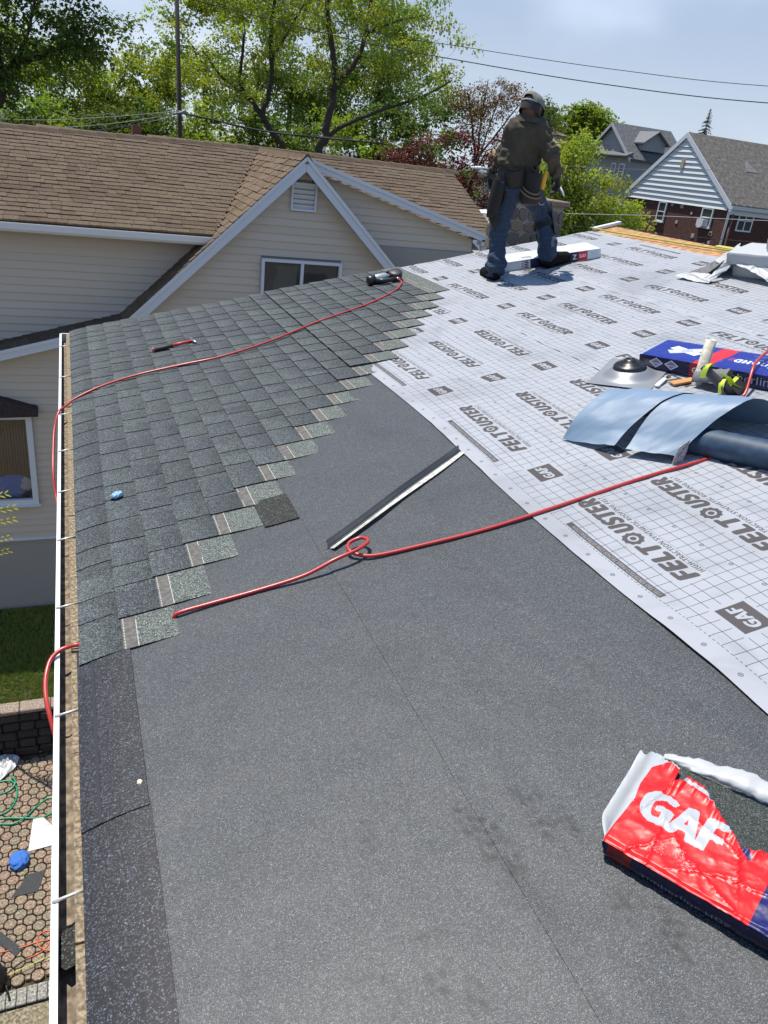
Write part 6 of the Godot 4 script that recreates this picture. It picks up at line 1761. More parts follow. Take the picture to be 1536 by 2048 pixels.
		b.quad(e[3], top[0], top[1], e[2]); b.quad(e[1], top[1], top[0], e[0]); b.tri(e[2], top[1], e[1]); b.tri(e[0], top[0], e[3]); b.quad(e[0], e[3], e[2], e[1])
		put(o, "roof", b, tan)

func street():
	var wood := mat(Color(0.06, 0.05, 0.042), 0.9, T.dirt, 2.0); var blk := mat(Color(0.02, 0.02, 0.022), 0.6); var grey := mat(Color(0.20, 0.21, 0.22), 0.5)
	var o := thing("utility_pole", "tall dark wooden utility pole in front of the wood", "utility pole", Vector3(3.2, GY, -23.8))
	var b := MB.new(true)
	b.tube([Vector3.ZERO, Vector3(-0.28, 12.5, 0)], [0.085, 0.05], 12); put(o, "pole", b, wood)
	b = MB.new(true)
	for k in 3: b.tube([Vector3(-0.38 + 0.08 * k, 7.95 + 0.05 * k, 0.15), Vector3(-0.02 + 0.05 * k, 8.08 - 0.04 * k, 0.2)], 0.03, 6)
	put(o, "cable_clamps", b, grey).set_meta("kind", "stuff")
	var wire := func(label: String, p: Array, r: float, m: Material, grp: String):
		var c := MB.new(true)
		c.tube(curve(p, 10), r, 5, false)
		tag(put(self, "overhead_wire", c, m), label, "overhead wire", grp)
	wire.call("upper of the two wires crossing the open sky", [Vector3(3.0, 5.6, -23.8), Vector3(7.39, 4.74, -22.85), Vector3(10.46, 4.59, -21.62), Vector3(13.96, 4.45, -19.55), Vector3(16.82, 4.38, -17.16), Vector3(21, 4.5, -12.5)], 0.0085, blk, "")
	wire.call("lower and thicker of the two wires crossing the open sky", [Vector3(3.0, 4.5, -21.6), Vector3(6.81, 4.20, -20.93), Vector3(9.23, 4.06, -19.99), Vector3(12.46, 3.89, -18.16), Vector3(15.5, 3.81, -15.66), Vector3(19.5, 3.95, -11)], 0.0115, blk, "")
	wire.call("highest pale cable running left from the utility pole", [Vector3(-8, 1.0, -24), Vector3(-1.46, 1.43, -23.95), Vector3(0.72, 1.71, -23.99), Vector3(3.0, 2.16, -23.65)], 0.010, grey, "")
	wire.call("middle pale cable running left from the utility pole", [Vector3(-8, 0.7, -24), Vector3(-1.48, 1.23, -23.95), Vector3(0.96, 1.58, -23.98), Vector3(3.0, 2.10, -23.62)], 0.010, grey, "")
	wire.call("lowest pale cable running left from the utility pole", [Vector3(-8, 0.5, -24), Vector3(-1.48, 1.08, -23.9), Vector3(0.96, 1.46, -23.9), Vector3(3.0, 2.05, -23.6)], 0.011, grey, "")
	wire.call("thick dark cable running right from the utility pole", [Vector3(3.1, 2.11, -23.65), Vector3(3.83, 2.06, -23.6), Vector3(4.6, 1.98, -23.5), Vector3(5.72, 1.93, -23.3), Vector3(8.5, 2.0, -22.5)], 0.026, blk, "")
	wire.call("pale twisted wire in front of the brick wall's windows", [Vector3(9.5, 0.78, -17.6), Vector3(10.47, 0.83, -17.06), Vector3(12.74, 1.11, -15.46), Vector3(14.58, 1.33, -13.73), Vector3(17, 1.7, -11)], 0.007, mat(Color(0.45, 0.45, 0.45), 0.6), "")
	wire.call("dark wire low across the brick wall", [Vector3(9.8, 0.6, -17.4), Vector3(12.79, 0.73, -15.41), Vector3(14.68, 0.86, -13.63), Vector3(17, 1.0, -11)], 0.007, blk, "")
	wire.call("thin grey wire across the brick house's roof", [Vector3(10.5, 1.9, -17.2), Vector3(12.8, 2.1, -15.4), Vector3(14.36, 2.37, -13.96), Vector3(16.5, 2.7, -11.5)], 0.004, grey, "")
	wire.call("thin dark wire in front of the red maple", [Vector3(5.8, 1.93, -23.3), Vector3(7.25, 2.02, -18.65), Vector3(9.2, 2.24, -17.78), Vector3(12, 2.5, -16.5)], 0.006, blk, "")
	o = thing("street_lamp", "grey street lamp with a white head, left of the worker's waist", "street lamp", Vector3(12.98, GY, -22.55))
	b = MB.new(true)
	b.tube(curve([Vector3(0, 0, 0), Vector3(0, 6.4, 0), Vector3(-0.12, 7.15, -0.06), Vector3(-0.55, 7.52, -0.3), Vector3(-0.85, 7.58, -0.46)], 6), 0.035, 8)
	put(o, "arm", b, grey)
	b = MB.new(true)
	b.lathe([Vector2(0.0001, -0.22), Vector2(0.055, -0.18), Vector2(0.085, -0.05), Vector2(0.08, 0.08), Vector2(0.04, 0.20), Vector2(0.0001, 0.22)], 14, Transform3D(Basis(Vector3.UP, -0.5) * Basis(Vector3.BACK, PI / 2 + 0.06), Vector3(-0.98, 7.585, -0.53)), Vector2(0.6, 1.0))
	put(o, "lamp_head", b, M.white)
	# white car parked beyond the brown roof
	o = thing("parked_car", "white car parked beyond the right corner of the brown roof", "car", Vector3(11.0, -0.75, -19.0), Basis(Vector3.UP, 0.7))
	b = MB.new()
	b.prism(PackedVector2Array([Vector2(-2.1, 0.25), Vector2(2.1, 0.25), Vector2(2.15, 0.7), Vector2(1.2, 0.92), Vector2(-2.05, 0.95)]), Vector3(0, 0, -0.85), Vector3.RIGHT, Vector3.UP, Vector3(0, 0, 1.7)); put(o, "body", b, M.white)
	b = MB.new()
	b.prism(PackedVector2Array([Vector2(-1.7, 0.95), Vector2(1.1, 0.93), Vector2(0.5, 1.36), Vector2(-1.2, 1.38)]), Vector3(0, 0, -0.75), Vector3.RIGHT, Vector3.UP, Vector3(0, 0, 1.5)); put(o, "windows", b, M.glass)
	b = MB.new(); b.rbox(Transform3D(Basis.IDENTITY, Vector3(-0.35, 1.40, 0)), Vector3(1.7, 0.06, 1.4), 0.03); put(o, "roof_panel", b, M.white)
	for q in [[-1.3, -0.8], [1.3, -0.8], [-1.3, 0.8], [1.3, 0.8]]:
		b = MB.new(true); b.lathe([Vector2(0.0001, -0.1), Vector2(0.3, -0.1), Vector2(0.3, 0.1), Vector2(0.0001, 0.1)], 18, Transform3D(Basis(Vector3.RIGHT, PI / 2), Vector3(q[0], 0.3, q[1]))); put(o, "wheel", b, M.rubber)
	b = MB.new(); b.boxat(Vector3(11.0, -3.35, -19.0), Vector3(6.5, 5.2, 5.0)); struct("car_terrace", b, mat(Color(0.07, 0.07, 0.07), 0.95))
	# stone chimney at the far gable
	o = thing("stone_chimney", "rough stone chimney with a slab cap, behind the worker's legs", "chimney", Vector3(4.66, 0.3, -7.62))
	b = MB.new(); b.boxat(Vector3(0, 0.10, 0), Vector3(0.66, 1.95, 0.40)); put(o, "mortar_core", b, mat(Color(0.42, 0.38, 0.33), 0.95, T.dirt, 6.0))
	var stones := []
	for c in [Color(0.25, 0.18, 0.135), Color(0.19, 0.165, 0.14), Color(0.30, 0.215, 0.15), Color(0.17, 0.12, 0.09), Color(0.24, 0.205, 0.17)]: stones.append(mat(c, 0.9, T.dirt, 7.0))
	rng.seed = 61
	for face in 3:   # front, left, right
		var y := 0.15
		while y < 1.0:
			var h := rng.randf_range(0.09, 0.15); var w := 0.66 if face == 0 else 0.40
			var x := -w * 0.5
			while x < w * 0.5 - 0.03:
				var l: float = min(rng.randf_range(0.10, 0.22), w * 0.5 - x)
				b = MB.new()
				var n := 7; var poly := PackedVector2Array()
				for k in n:
					var a := TAU * k / n + rng.randf_range(-0.2, 0.2)
					var ce := Vector2(cos(a), sin(a)); var sc: float = 1.0 / max(abs(ce.x), abs(ce.y)) * 0.86
					poly.append(Vector2(x + l * 0.5 + ce.x * sc * l * 0.5, y + h * 0.5 + ce.y * sc * h * 0.5))
				var dep := rng.randf_range(0.016, 0.035)
				if face == 0: b.prism(poly, Vector3(0, 0, 0.195), Vector3.RIGHT, Vector3.UP, Vector3(0, 0, dep))
				else: b.prism(poly, Vector3(-0.325 if face == 1 else 0.325, 0, 0), Vector3.BACK, Vector3.UP, Vector3(-dep if face == 1 else dep, 0, 0))
				put(o, "stone", b, stones[rng.randi() % 5])
				x += l
			y += h
	b = MB.new(); b.rbox(Transform3D(Basis.IDENTITY, Vector3(0, 1.10, 0)), Vector3(0.74, 0.06, 0.50), 0.01); put(o, "cap_slab", b, mat(Color(0.27, 0.20, 0.15), 0.9, T.dirt, 5.0))

# ---------------------------------------------------------------- the worker
class Field:   # distance field of tapered limbs, meshed with one vertex in each cell that the surface crosses
	var cell: float; var org: Vector3; var nx: int; var ny: int; var nz: int
	var d := PackedFloat32Array()
	var k: float
	func _init(lo: Vector3, hi: Vector3, c: float, blend: float):
		cell = c; org = lo; k = blend
		nx = int((hi.x - lo.x) / c) + 2; ny = int((hi.y - lo.y) / c) + 2; nz = int((hi.z - lo.z) / c) + 2
		d.resize(nx * ny * nz); d.fill(1.0)
	func limb(a: Vector3, b: Vector3, ra: float, rb: float, sq := Vector3.ONE):   # sq squeezes the round section along the axes
		var m: float = max(ra, rb) + k + 3.0 * cell
		var lo := Vector3(min(a.x, b.x), min(a.y, b.y), min(a.z, b.z)) - Vector3.ONE * m * 1.25
		var hi := Vector3(max(a.x, b.x), max(a.y, b.y), max(a.z, b.z)) + Vector3.ONE * m * 1.25
		var i0: int = max(0, int((lo.x - org.x) / cell)); var i1: int = min(nx - 1, int((hi.x - org.x) / cell) + 1)
		var j0: int = max(0, int((lo.y - org.y) / cell)); var j1: int = min(ny - 1, int((hi.y - org.y) / cell) + 1)
		var k0: int = max(0, int((lo.z - org.z) / cell)); var k1: int = min(nz - 1, int((hi.z - org.z) / cell) + 1)
		var iq := Vector3(1.0 / sq.x, 1.0 / sq.y, 1.0 / sq.z)
		var ab := (b - a) * iq; var l2: float = max(ab.length_squared(), 1e-9)
		for z in range(k0, k1 + 1):
			for y in range(j0, j1 + 1):
				var at := (z * ny + y) * nx
				for x in range(i0, i1 + 1):
					var p := (org + Vector3(x, y, z) * cell - a) * iq
					var t := clampf(p.dot(ab) / l2, 0.0, 1.0)
					var e := (p - ab * t).length() - lerpf(ra, rb, t)
					var o := d[at + x]
					var h: float = max(k - abs(o - e), 0.0) / k
					d[at + x] = min(o, e) - h * h * k * 0.25
	func shift(f: Callable):   # adds f(point) to the distance near the surface
		for z in nz:
			for y in ny:
				var at := (z * ny + y) * nx
				for x in nx:
					if abs(d[at + x]) < 4.0 * cell: d[at + x] += f.call(org + Vector3(x, y, z) * cell)
	func cut(p: Vector3, n: Vector3, within := 9.0):   # takes away what lies on n's side of the plane
		for z in nz:
			for y in ny:
				var at := (z * ny + y) * nx
				for x in nx:
					var v := org + Vector3(x, y, z) * cell - p
					if v.length_squared() < within * within: d[at + x] = max(d[at + x], v.dot(n))
	func mesh(b: MB):
		var idx := PackedInt32Array(); idx.resize(nx * ny * nz); idx.fill(-1)
		var V := PackedVector3Array()
		var offs := [Vector3i(0, 0, 0), Vector3i(1, 0, 0), Vector3i(0, 1, 0), Vector3i(1, 1, 0), Vector3i(0, 0, 1), Vector3i(1, 0, 1), Vector3i(0, 1, 1), Vector3i(1, 1, 1)]
		var edges := [[0, 1], [2, 3], [4, 5], [6, 7], [0, 2], [1, 3], [4, 6], [5, 7], [0, 4], [1, 5], [2, 6], [3, 7]]
		var st := [0, 1, nx, nx + 1, nx * ny, nx * ny + 1, nx * ny + nx, nx * ny + nx + 1]
		for z in nz - 1:
			for y in ny - 1:
				for x in nx - 1:
					var c := (z * ny + y) * nx + x
					var v0 := d[c]
					if abs(v0) > 2.5 * cell: continue
					var s := 0
					for q in 8:
						if d[c + st[q]] < 0.0: s += 1
					if s == 0 or s == 8: continue
					var sum := Vector3.ZERO; var n := 0
					for e in edges:
						var a := d[c + st[e[0]]]; var g := d[c + st[e[1]]]
						if (a < 0.0) != (g < 0.0):
							var t := a / (a - g)
							sum += Vector3(offs[e[0]]).lerp(Vector3(offs[e[1]]), t); n += 1
					idx[c] = V.size()
					V.append(org + (Vector3(x, y, z) + sum / n) * cell)
		var sx := 1; var sy := nx; var sz := nx * ny
		for z in range(1, nz - 1):
			for y in range(1, ny - 1):
				for x in range(1, nx - 1):
					var c := (z * ny + y) * nx + x
					var ins := d[c] < 0.0
					for ax in 3:
						var s: int = [sx, sy, sz][ax]
						if (d[c + s] < 0.0) == ins: continue
						var u: int = [sy, sz, sx][ax]; var w: int = [sz, sx, sy][ax]
						var q := [idx[c - u - w], idx[c - w], idx[c], idx[c - u]]
						if q.min() < 0: continue
						if ins: b.quad(V[q[3]], V[q[2]], V[q[1]], V[q[0]])
						else: b.quad(V[q[0]], V[q[1]], V[q[2]], V[q[3]])

func worker():
	var O := Vector3(3.46, 0.80, -5.86)
	var o := thing("person", "worker in olive sweater, jeans and cap, standing on the felt, seen from behind", "person", O)
	var J := {}
	for q in [["hipL", 3.395, 1.565, -5.85], ["hipR", 3.535, 1.57, -5.87], ["kneeL", 3.382, 1.225, -5.90], ["ankL", 3.384, 0.885, -5.86], ["kneeR", 3.825, 1.36, -6.00], ["ankR", 3.878, 1.03, -5.86], ["pelvis", 3.45, 1.60, -5.86], ["waist", 3.435, 1.71, -5.86], ["chest", 3.445, 1.88, -5.83], ["neck", 3.415, 2.02, -5.79], ["head", 3.432, 2.093, -5.80], ["shL", 3.35, 1.96, -5.83], ["shR", 3.515, 1.98, -5.77], ["elR", 3.605, 1.80, -5.66], ["wrR", 3.765, 1.66, -5.78], ["elL", 3.355, 1.755, -6.0], ["wrL", 3.36, 1.62, -6.12]]:
		J[q[0]] = Vector3(q[1], q[2], q[3]) - O
	var nf := FastNoiseLite.new(); nf.seed = 12; nf.frequency = 1.0; nf.fractal_octaves = 2
	# --- body
	var F := Field.new(Vector3(-0.36, -0.02, -0.42), Vector3(0.60, 1.50, 0.36), 0.014, 0.05)
	F.limb(J.pelvis + Vector3(-0.05, 0, 0), J.pelvis + Vector3(0.06, 0, 0), 0.095, 0.095)
	F.limb(J.pelvis, J.waist, 0.09, 0.085); F.limb(J.waist, J.chest, 0.085, 0.09)
	F.limb(J.chest + Vector3(-0.06, 0.02, 0), J.chest + Vector3(0.06, 0.03, 0.0), 0.075, 0.075)
	F.limb(J.chest, J.neck, 0.08, 0.05); F.limb(J.shL, J.shR, 0.052, 0.052)
	F.limb(J.neck, J.head, 0.052, 0.05)
	F.limb(J.hipL, J.kneeL, 0.078, 0.056); F.limb(J.kneeL, J.ankL, 0.054, 0.037)
	F.limb(J.hipR, J.kneeR, 0.078, 0.056); F.limb(J.kneeR, J.ankR, 0.054, 0.037)
	F.limb(J.ankL, J.ankL + Vector3(0.0, -0.05, -0.10), 0.036, 0.03); F.limb(J.ankR, J.ankR + Vector3(0.12, -0.02, -0.05), 0.036, 0.03)
	F.limb(J.shR, J.elR, 0.038, 0.030); F.limb(J.elR, J.wrR, 0.030, 0.022)
	F.limb(J.shL, J.elL, 0.038, 0.030); F.limb(J.elL, J.wrL, 0.030, 0.022)
	var skin := mat(Color(0.16, 0.072, 0.048), 0.6)
	var b := MB.new(true)
	F.mesh(b)
	# head, on a finer grid: facing right, down and away
	var fd := Vector3(0.80, -0.38, -0.46).normalized()
	var sd := fd.cross(Vector3.UP).normalized(); var hu := sd.cross(fd).normalized()
	var hp := func(f: float, s: float, u: float): return J.head + fd * f + sd * s + hu * u
	var Hd := Field.new(J.head - Vector3.ONE * 0.16, J.head + Vector3.ONE * 0.16, 0.0055, 0.02)
	Hd.limb(hp.call(-0.025, 0, 0.03), hp.call(0.02, 0, 0.03), 0.076, 0.070)
	Hd.limb(hp.call(0.03, 0, 0.0), hp.call(0.052, 0, -0.055), 0.056, 0.034)
	Hd.limb(hp.call(-0.015, 0, -0.03), hp.call(0.005, 0, -0.10), 0.050, 0.044)
	Hd.limb(hp.call(0.085, 0, 0.012), hp.call(0.104, 0, -0.018), 0.009, 0.013)     # nose
	Hd.limb(hp.call(0.082, -0.03, 0.022), hp.call(0.082, 0.03, 0.022), 0.010, 0.010)   # brow
	Hd.limb(hp.call(0.083, -0.016, -0.042), hp.call(0.083, 0.016, -0.042), 0.008, 0.008)   # lips
	for s in [-1, 1]:
		Hd.limb(hp.call(-0.008, s * 0.074, 0.022), hp.call(-0.004, s * 0.074, -0.018), 0.013, 0.009)   # ears
		Hd.limb(hp.call(0.072, s * 0.028, 0.006), hp.call(0.074, s * 0.028, 0.006), 0.011, 0.011)   # eyes
	Hd.mesh(b)
	put(o, "body", b, skin)
	b = MB.new(true)   # grey hair that shows below the cap
	b.grid(20, 8, func(x: float, y: float):
		var a := lerpf(PI * 0.36, PI * 1.64, x); var u := lerpf(0.035, -0.035, y)
		return hp.call(cos(a) * 0.101 - 0.006, sin(a) * 0.083, u))
	put(o, "hair", b, mat(Color(0.030, 0.026, 0.024), 0.9))
	# --- cap: crown, peak, strap at the back
	var capm := mat(Color(0.20, 0.215, 0.165), 0.85, T.soft, 12.0)
	b = MB.new(true)
	b.grid(36, 14, func(x: float, y: float):
		var a := x * TAU; var e := lerpf(0.02, PI / 2, y)
		var r := Vector3(0.112, 0.090, 0.094)
		var base := 0.030
		var arch := 0.0
		if cos(a) < -0.8: arch = 0.035 * smoothstep(-0.8, -0.97, cos(a)) * (1.0 - y) * (1.0 - y)
		return hp.call(cos(a) * cos(e) * r.x, sin(a) * cos(e) * r.y, base + arch + pow(sin(e), 0.85) * r.z))
	put(o, "cap_crown", b, capm)
	b = MB.new(true)
	b.grid(16, 6, func(x: float, y: float):
		var a := lerpf(-1.05, 1.05, x); var r := lerpf(0.100, 0.175, y)
		return hp.call(cos(a) * r * (1.0 if y < 0.5 else 1.0), sin(a) * lerpf(0.09, 0.085, y) * 1.05, 0.036 - 0.055 * y * y - 0.02 * pow(abs(x - 0.5) * 2.0, 2.0) * y))
	put(o, "cap_peak", b, capm)
	b = MB.new(true)
	b.grid(14, 2, func(x: float, y: float):
		var a := lerpf(PI * 0.72, PI * 1.28, x)
		return hp.call(cos(a) * 0.113, sin(a) * 0.091, 0.026 + 0.010 * y))
	put(o, "cap_strap", b, mat(Color(0.33, 0.33, 0.36), 0.6))
	# --- sweater
	F = Field.new(Vector3(-0.36, 0.70, -0.42), Vector3(0.48, 1.36, 0.36), 0.0125, 0.045)
	F.limb(J.pelvis + Vector3(-0.055, 0.02, 0), J.pelvis + Vector3(0.065, 0.02, 0), 0.112, 0.112)
	F.limb(J.waist + Vector3(-0.06, 0.0, 0), J.waist + Vector3(0.05, 0.0, 0), 0.108, 0.108)
	F.limb(J.waist + Vector3(-0.05, 0, 0), J.chest + Vector3(-0.065, 0.03, 0), 0.105, 0.100); F.limb(J.waist + Vector3(0.05, 0, 0), J.chest + Vector3(0.055, 0.03, 0), 0.105, 0.100)
	F.limb(J.chest + Vector3(-0.055, 0.03, 0.02), J.chest + Vector3(0.05, 0.04, 0.02), 0.104, 0.104)
	F.limb(J.chest + Vector3(0, 0.05, 0), J.neck + Vector3(0.0, -0.005, 0), 0.105, 0.066); F.limb(J.shL, J.shR, 0.072, 0.072)
	F.limb(J.waist + Vector3(0.085, 0.0, 0.01), J.chest + Vector3(0.085, 0.02, 0.01), 0.082, 0.07)
	F.limb(J.shR, J.elR, 0.068, 0.056); F.limb(J.elR, J.wrR, 0.056, 0.042)
	F.limb(J.shL, J.elL, 0.066, 0.056); F.limb(J.elL, J.wrL, 0.056, 0.042)
	F.shift(func(p: Vector3):
		var q := p.rotated(Vector3.BACK, 0.55)
		var w := nf.get_noise_3d(q.x * 7.0, q.y * 16.0, q.z * 7.0) * 0.021
		w += 0.011 * sin(p.y * 95.0 + 3.0 * nf.get_noise_3d(p.x * 5.0, p.y * 4.0, p.z * 5.0) * 4.0) * smoothstep(1.02, 0.86, p.y) * smoothstep(0.25, 0.1, p.x)
		var arm: float = (p - (J.shR + J.elR) * 0.5).dot((J.elR - J.shR).normalized())
		if p.x > 0.10: w += 0.009 * sin(arm * 110.0 + p.z * 30.0)
		return w)
	F.cut(J.pelvis + Vector3(0, -0.035, 0), Vector3(0.05, -1, 0))
	F.cut(J.wrR + (J.elR - J.wrR).normalized() * 0.012, (J.wrR - J.elR).normalized(), 0.11)
	b = MB.new(true); F.mesh(b)
	put(o, "sweater", b, mat(Color(0.062, 0.052, 0.035), 0.92))
	b = MB.new(true)   # stand-up collar
	b.grid(24, 5, func(x: float, y: float):
		var a := x * TAU
		return J.neck.lerp(J.head, -0.15 + 0.62 * y) + Vector3(cos(a) * (0.092 - 0.012 * y), 0.010 * cos(a + 2.6) * y, sin(a) * (0.092 - 0.010 * y)))
	put(o, "collar", b, mat(Color(0.060, 0.050, 0.036), 0.92))
	# --- jeans
	F = Field.new(Vector3(-0.24, -0.02, -0.36), Vector3(0.60, 0.90, 0.24), 0.0125, 0.05)
	F.limb(J.pelvis + Vector3(-0.055, 0.01, 0), J.pelvis + Vector3(0.06, 0.01, 0), 0.112, 0.112)
	F.limb(J.hipL + Vector3(0, -0.02, 0.02), J.hipR + Vector3(0, -0.02, 0.02), 0.108, 0.108)
	F.limb(J.hipL, J.kneeL, 0.100, 0.076); F.limb(J.kneeL, J.ankL + Vector3(0, 0.04, 0), 0.075, 0.070)
	F.limb(J.ankL + Vector3(0, 0.05, 0), J.ankL + Vector3(0.003, -0.045, 0.0), 0.074, 0.072)
	F.limb(J.hipR, J.kneeR, 0.102, 0.080); F.limb(J.kneeR, J.ankR, 0.076, 0.070)
	F.limb(J.ankR + Vector3(-0.01, 0.10, -0.02), J.ankR + Vector3(-0.012, 0.015, 0.0), 0.072, 0.070)
	F.shift(func(p: Vector3):
		var w := nf.get_noise_3d(p.x * 9.0, p.y * 12.0 + 40.0, p.z * 9.0) * 0.019
		w += 0.011 * sin(p.y * 75.0 + p.x * 22.0) * smoothstep(0.28, 0.10, p.y)
		w += 0.010 * sin((p.y + p.x * 0.8) * 80.0) * exp(-pow((p.y - 0.58) / 0.10, 2.0)) * smoothstep(0.12, 0.25, p.x)
		return w)
	F.cut(J.ankL + Vector3(0, -0.055, 0), Vector3(0.05, -1, 0))
	F.cut(J.pelvis + Vector3(0, 0.06, 0), Vector3(0, 1, 0))
	b = MB.new(true); F.mesh(b)
	put(o, "jeans", b, mat(Color(0.026, 0.046, 0.082), 0.85, T.soft, 6.0))
	b = MB.new(true)   # turned-up cuff of the planted leg
	b.grid(22, 4, func(x: float, y: float):
		var a := x * TAU; var r := 0.080 + 0.010 * sin(y * PI) + 0.005 * sin(a * 3.0)
		return J.ankL + Vector3(cos(a) * r, 0.035 + 0.05 * (y - 0.5) + 0.012 * cos(a - 0.8), sin(a) * r))
	put(o, "jeans_cuff", b, mat(Color(0.035, 0.06, 0.10), 0.85))
	# --- boots
	var boot := mat(Color(0.010, 0.009, 0.008), 0.9, null, 1.0, {spec = 0.25})
	for q in [[J.ankL, Vector3(0.06, -0.02, -1.0).normalized(), Vector3(-0.02, 0.995, 0.0)], [J.ankR + Vector3(0.012, 0.0, 0.02), Vector3(0.93, 0.24, -0.22).normalized(), Vector3(-0.2, 0.97, 0.1)]]:
		var a: Vector3 = q[0]; var f: Vector3 = q[1]; var u: Vector3 = (q[2] - f * q[2].dot(f)).normalized()
		F = Field.new(a - Vector3(0.14, 0.14, 0.30) - Vector3(0.02, 0, 0), a + Vector3(0.32, 0.13, 0.14), 0.0085, 0.03)
		F.limb(a + u * 0.05, a - u * 0.03, 0.050, 0.046)
		F.limb(a - u * 0.045 - f * 0.022, a - u * 0.052 + f * 0.19, 0.044, 0.040); F.limb(a - u * 0.015 + f * 0.03, a - u * 0.048 + f * 0.19, 0.048, 0.040)
		b = MB.new(true); F.mesh(b)
		var bo := put(o, "boot", b, boot)
		b = MB.new()
		var s := u.cross(f).normalized()
		b.prism(PackedVector2Array([Vector2(-0.064, -0.036), Vector2(-0.03, -0.044), Vector2(0.05, -0.040), Vector2(0.16, -0.048), Vector2(0.215, -0.036), Vector2(0.235, 0.0), Vector2(0.215, 0.036), Vector2(0.16, 0.048), Vector2(0.05, 0.040), Vector2(-0.03, 0.044), Vector2(-0.064, 0.036)]), a - u * 0.108, f, s, u * 0.024)
		put(bo, "sole", b, M.rubber)
		for k in 7:
			b = MB.new()
			b.box(Transform3D(Basis(f, u, f.cross(u)), a - u * 0.112 + f * (-0.05 + 0.042 * k)), Vector3(0.018, 0.012, 0.074))
			put(bo, "lug", b, M.rubber)
	# --- gloved hands
	hand(o, J.wrR, (J.wrR - J.elR).normalized().lerp(Vector3(0.35, -0.9, -0.1), 0.6).normalized(), Vector3(0.85, 0.35, 0.3), 0.75)
	hand(o, J.wrL, Vector3(0.5, -0.35, -0.75).normalized(), Vector3(0.2, 0.9, -0.3), 0.9)
	# --- tool belt with its pouches
	var lea := mat(Color(0.022, 0.015, 0.011), 0.7, T.soft, 9.0); var lea2 := mat(Color(0.010, 0.008, 0.007), 0.75); var rim := mat(Color(0.20, 0.14, 0.09), 0.8)
	b = MB.new(true)
	b.grid(40, 3, func(x: float, y: float):
		var a := x * TAU
		return J.pelvis + Vector3(0.005 + cos(a) * 0.186, -0.062 + 0.055 * y - 0.0175 * cos(a), sin(a) * 0.150))
	put(o, "belt", b, lea)
	var pouch := func(c: Vector3, w: float, h: float, dep: float, tilt: float, m: Material):
		var p := MB.new(true)
		p.grid(22, 16, func(x: float, y: float):
			var a := lerpf(-0.15, PI + 0.15, x)
			var v := y * 1.0
			var taper := 1.0 - 0.30 * pow(v, 3.0)
			var hh := -h * v + 0.04 * h * cos(a * 2.0) * (1.0 - v)
			return c + Basis(Vector3.BACK, tilt) * Vector3(-cos(a) * w * 0.5 * taper, hh, 0.01 + sin(a) * dep * taper * (1.0 if v < 0.9 else (1.0 - v) * 10.0)))
		return put(o, "pouch", p, m)
	var rimtube := func(parent: Node3D, c: Vector3, w: float, dep: float, tilt: float, sag: float):
		var pts := []
		for k in 13:
			var a := lerpf(0.0, PI, k / 12.0)
			pts.append(c + Basis(Vector3.BACK, tilt) * Vector3(-cos(a) * w * 0.5, -sag * sin(a), 0.012 + sin(a) * dep))
		var p := MB.new(true); p.tube(pts, 0.0055, 6); put(parent, "rim", p, rim)
	var back: Vector3 = J.pelvis + Vector3(0.0, 0, 0.145)
	var p1: Node3D = pouch.call(back + Vector3(0.045, 0.065, -0.01), 0.155, 0.20, 0.075, 0.05, lea2)
	rimtube.call(p1, back + Vector3(0.045, -0.045, 0.0), 0.15, 0.078, 0.05, 0.05)
	var p2: Node3D = pouch.call(back + Vector3(0.07, -0.06, -0.02), 0.20, 0.12, 0.075, 0.03, lea)
	rimtube.call(p2, back + Vector3(0.05, -0.075, -0.01), 0.19, 0.080, -0.05, 0.05)
	var p3: Node3D = pouch.call(J.pelvis + Vector3(-0.10, 0.06, 0.10), 0.19, 0.13, 0.055, 0.35, lea)
	pouch.call(J.pelvis + Vector3(-0.205, -0.03, 0.07), 0.11, 0.28, 0.06, -0.10, lea2)
	b = MB.new(true)   # rag hanging from the left pouch
	b.grid(10, 16, func(x: float, y: float): return J.pelvis + Vector3(-0.25 + 0.09 * x + 0.03 * sin(y * 6.0) + 0.04 * y, -0.04 - 0.36 * y * (0.75 + 0.25 * sin(x * 3.0)), 0.07 + 0.03 * sin(x * 8.0 + y * 4.0)))
	put(o, "hanging_strap", b, lea)
	b = MB.new(true)
	b.lathe([Vector2(0.0001, 0.125), Vector2(0.012, 0.125), Vector2(0.017, 0.120), Vector2(0.0175, 0.06), Vector2(0.016, 0.0)], 16, Transform3D(Basis(Vector3.BACK, -0.05), back + Vector3(0.145, -0.055, 0.02)), Vector2(1.25, 0.85))
	put(o, "yellow_tool_handle", b, mat(Color(0.72, 0.36, 0.015), 0.4))
	b = MB.new(true)
	b.tube(curve([back + Vector3(0.135, -0.05, 0.03), back + Vector3(0.13, -0.14, 0.035), back + Vector3(0.14, -0.165, 0.035), back + Vector3(0.18, -0.165, 0.02), back + Vector3(0.205, -0.15, 0.0)], 6), 0.003, 6)
	put(o, "wire_loop", b, mat(Color(0.4, 0.4, 0.38), 0.4, null, 1.0, {metal = 0.8}))
	b = MB.new()
	b.rbox(Transform3D(Basis(Vector3.BACK, 0.0), J.pelvis + Vector3(0.215, 0.0, 0.03)), Vector3(0.10, 0.028, 0.02), 0.004)
	put(o, "hammer_loop", b, lea2)
	# --- knee pad on the bent leg, with its strap
	b = MB.new(true)
	var kd: Vector3 = (J.ankR - J.kneeR).normalized()
	b.grid(14, 12, func(x: float, y: float):
		var a := lerpf(-1.5, 1.5, x); var c: Vector3 = J.kneeR + kd * lerpf(-0.06, 0.20, y)
		var fx := Vector3(0.92, 0.1, -0.38).normalized(); var sx := fx.cross(kd).normalized()
		return c + fx * cos(a) * 0.098 + sx * sin(a) * 0.098)
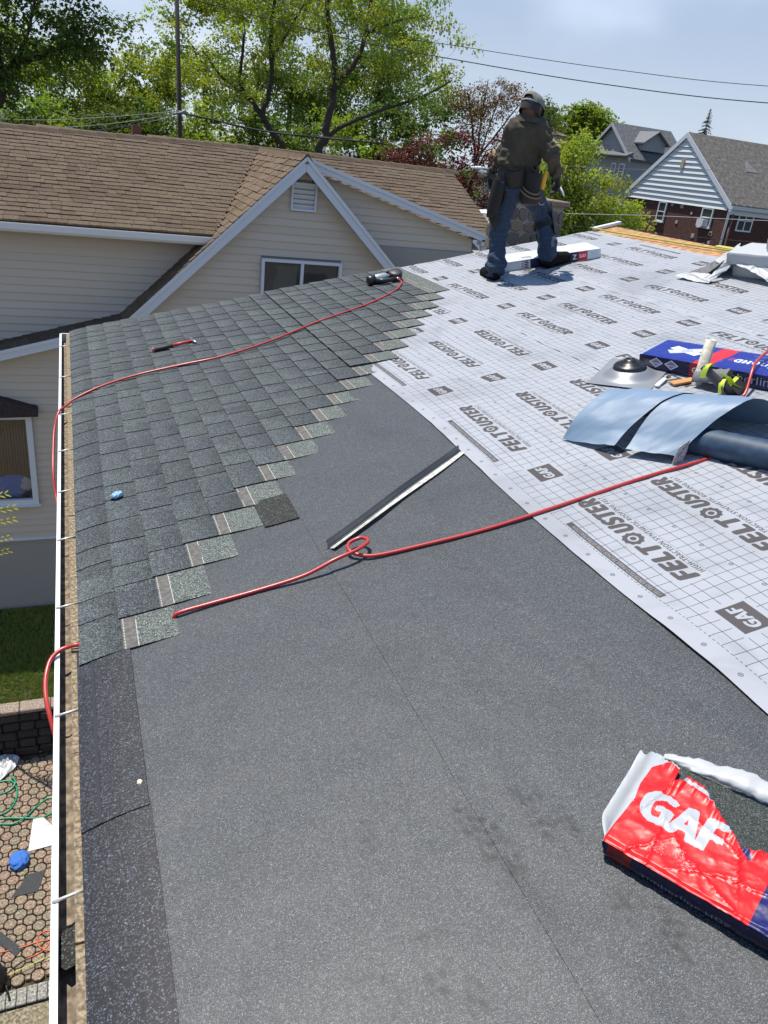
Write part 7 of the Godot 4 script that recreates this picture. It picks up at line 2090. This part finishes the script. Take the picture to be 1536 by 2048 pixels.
	put(o, "knee_pad", b, lea2)
	b = MB.new(true)
	b.grid(24, 2, func(x: float, y: float):
		var a := x * TAU; var c: Vector3 = J.kneeR + kd * lerpf(0.085, 0.125, y)
		var fx := Vector3(0.92, 0.1, -0.38).normalized(); var sx := fx.cross(kd).normalized()
		return c + fx * cos(a) * 0.092 + sx * sin(a) * 0.092)
	put(o, "knee_strap", b, lea2)
	# --- knife in the right hand
	b = MB.new(true)
	var kn: Vector3 = J.wrR + Vector3(0.065, -0.105, 0.0)
	b.tube([kn + Vector3(-0.01, 0.03, -0.02), kn + Vector3(0.02, -0.02, 0.01), kn + Vector3(0.032, -0.042, 0.015)], [0.010, 0.009, 0.004], 8)
	tag(put(self, "utility_knife", b, M.white, Transform3D(Basis.IDENTITY, O)), "small knife with a white tip held in the worker's right glove", "knife")

func hand(o: Node3D, w: Vector3, dir: Vector3, palm: Vector3, curl: float):   # gloved hand: palm, four bent fingers, thumb
	var side := dir.cross(palm).normalized(); var nrm := side.cross(dir).normalized()
	var F := Field.new(w - Vector3.ONE * 0.17, w + Vector3.ONE * 0.17, 0.0055, 0.012)
	var at := func(d: float, s: float, n: float): return w + dir * d + side * s + nrm * n
	F.limb(at.call(-0.035, 0, 0), at.call(0.01, 0, 0), 0.034, 0.028)
	for k in 4: F.limb(at.call(0.012, -0.014 + 0.009 * k, 0), at.call(0.078, -0.030 + 0.020 * k, 0), 0.016, 0.0135)
	var len := [0.036, 0.043, 0.040, 0.032]
	for k in 4:
		var s := -0.031 + 0.021 * k
		var p: Vector3 = at.call(0.080, s, 0); var a := 0.35 * curl
		for j in 3:
			a += [0.35, 0.75, 0.6][j] * curl
			var q: Vector3 = p + (dir * cos(a) - nrm * sin(a)) * len[k] * [1.0, 0.72, 0.58][j]
			F.limb(p, q, 0.0105 - 0.0006 * j, 0.0098 - 0.0008 * j)
			p = q
	var t0: Vector3 = at.call(0.02, -0.024, -0.008); var t1: Vector3 = at.call(0.052, -0.052, -0.022); var t2: Vector3 = at.call(0.084, -0.054, -0.036)
	F.limb(t0, t1, 0.015, 0.0125); F.limb(t1, t2, 0.012, 0.0098)
	var b := MB.new(true); F.mesh(b)
	put(o, "gloved_hand", b, mat(Color(0.018, 0.018, 0.019), 0.75))

func build_all():
	build_roof()
	neighbour()
	yard()
	far_houses()
	street()
	trees()
	roof_items()
	worker()
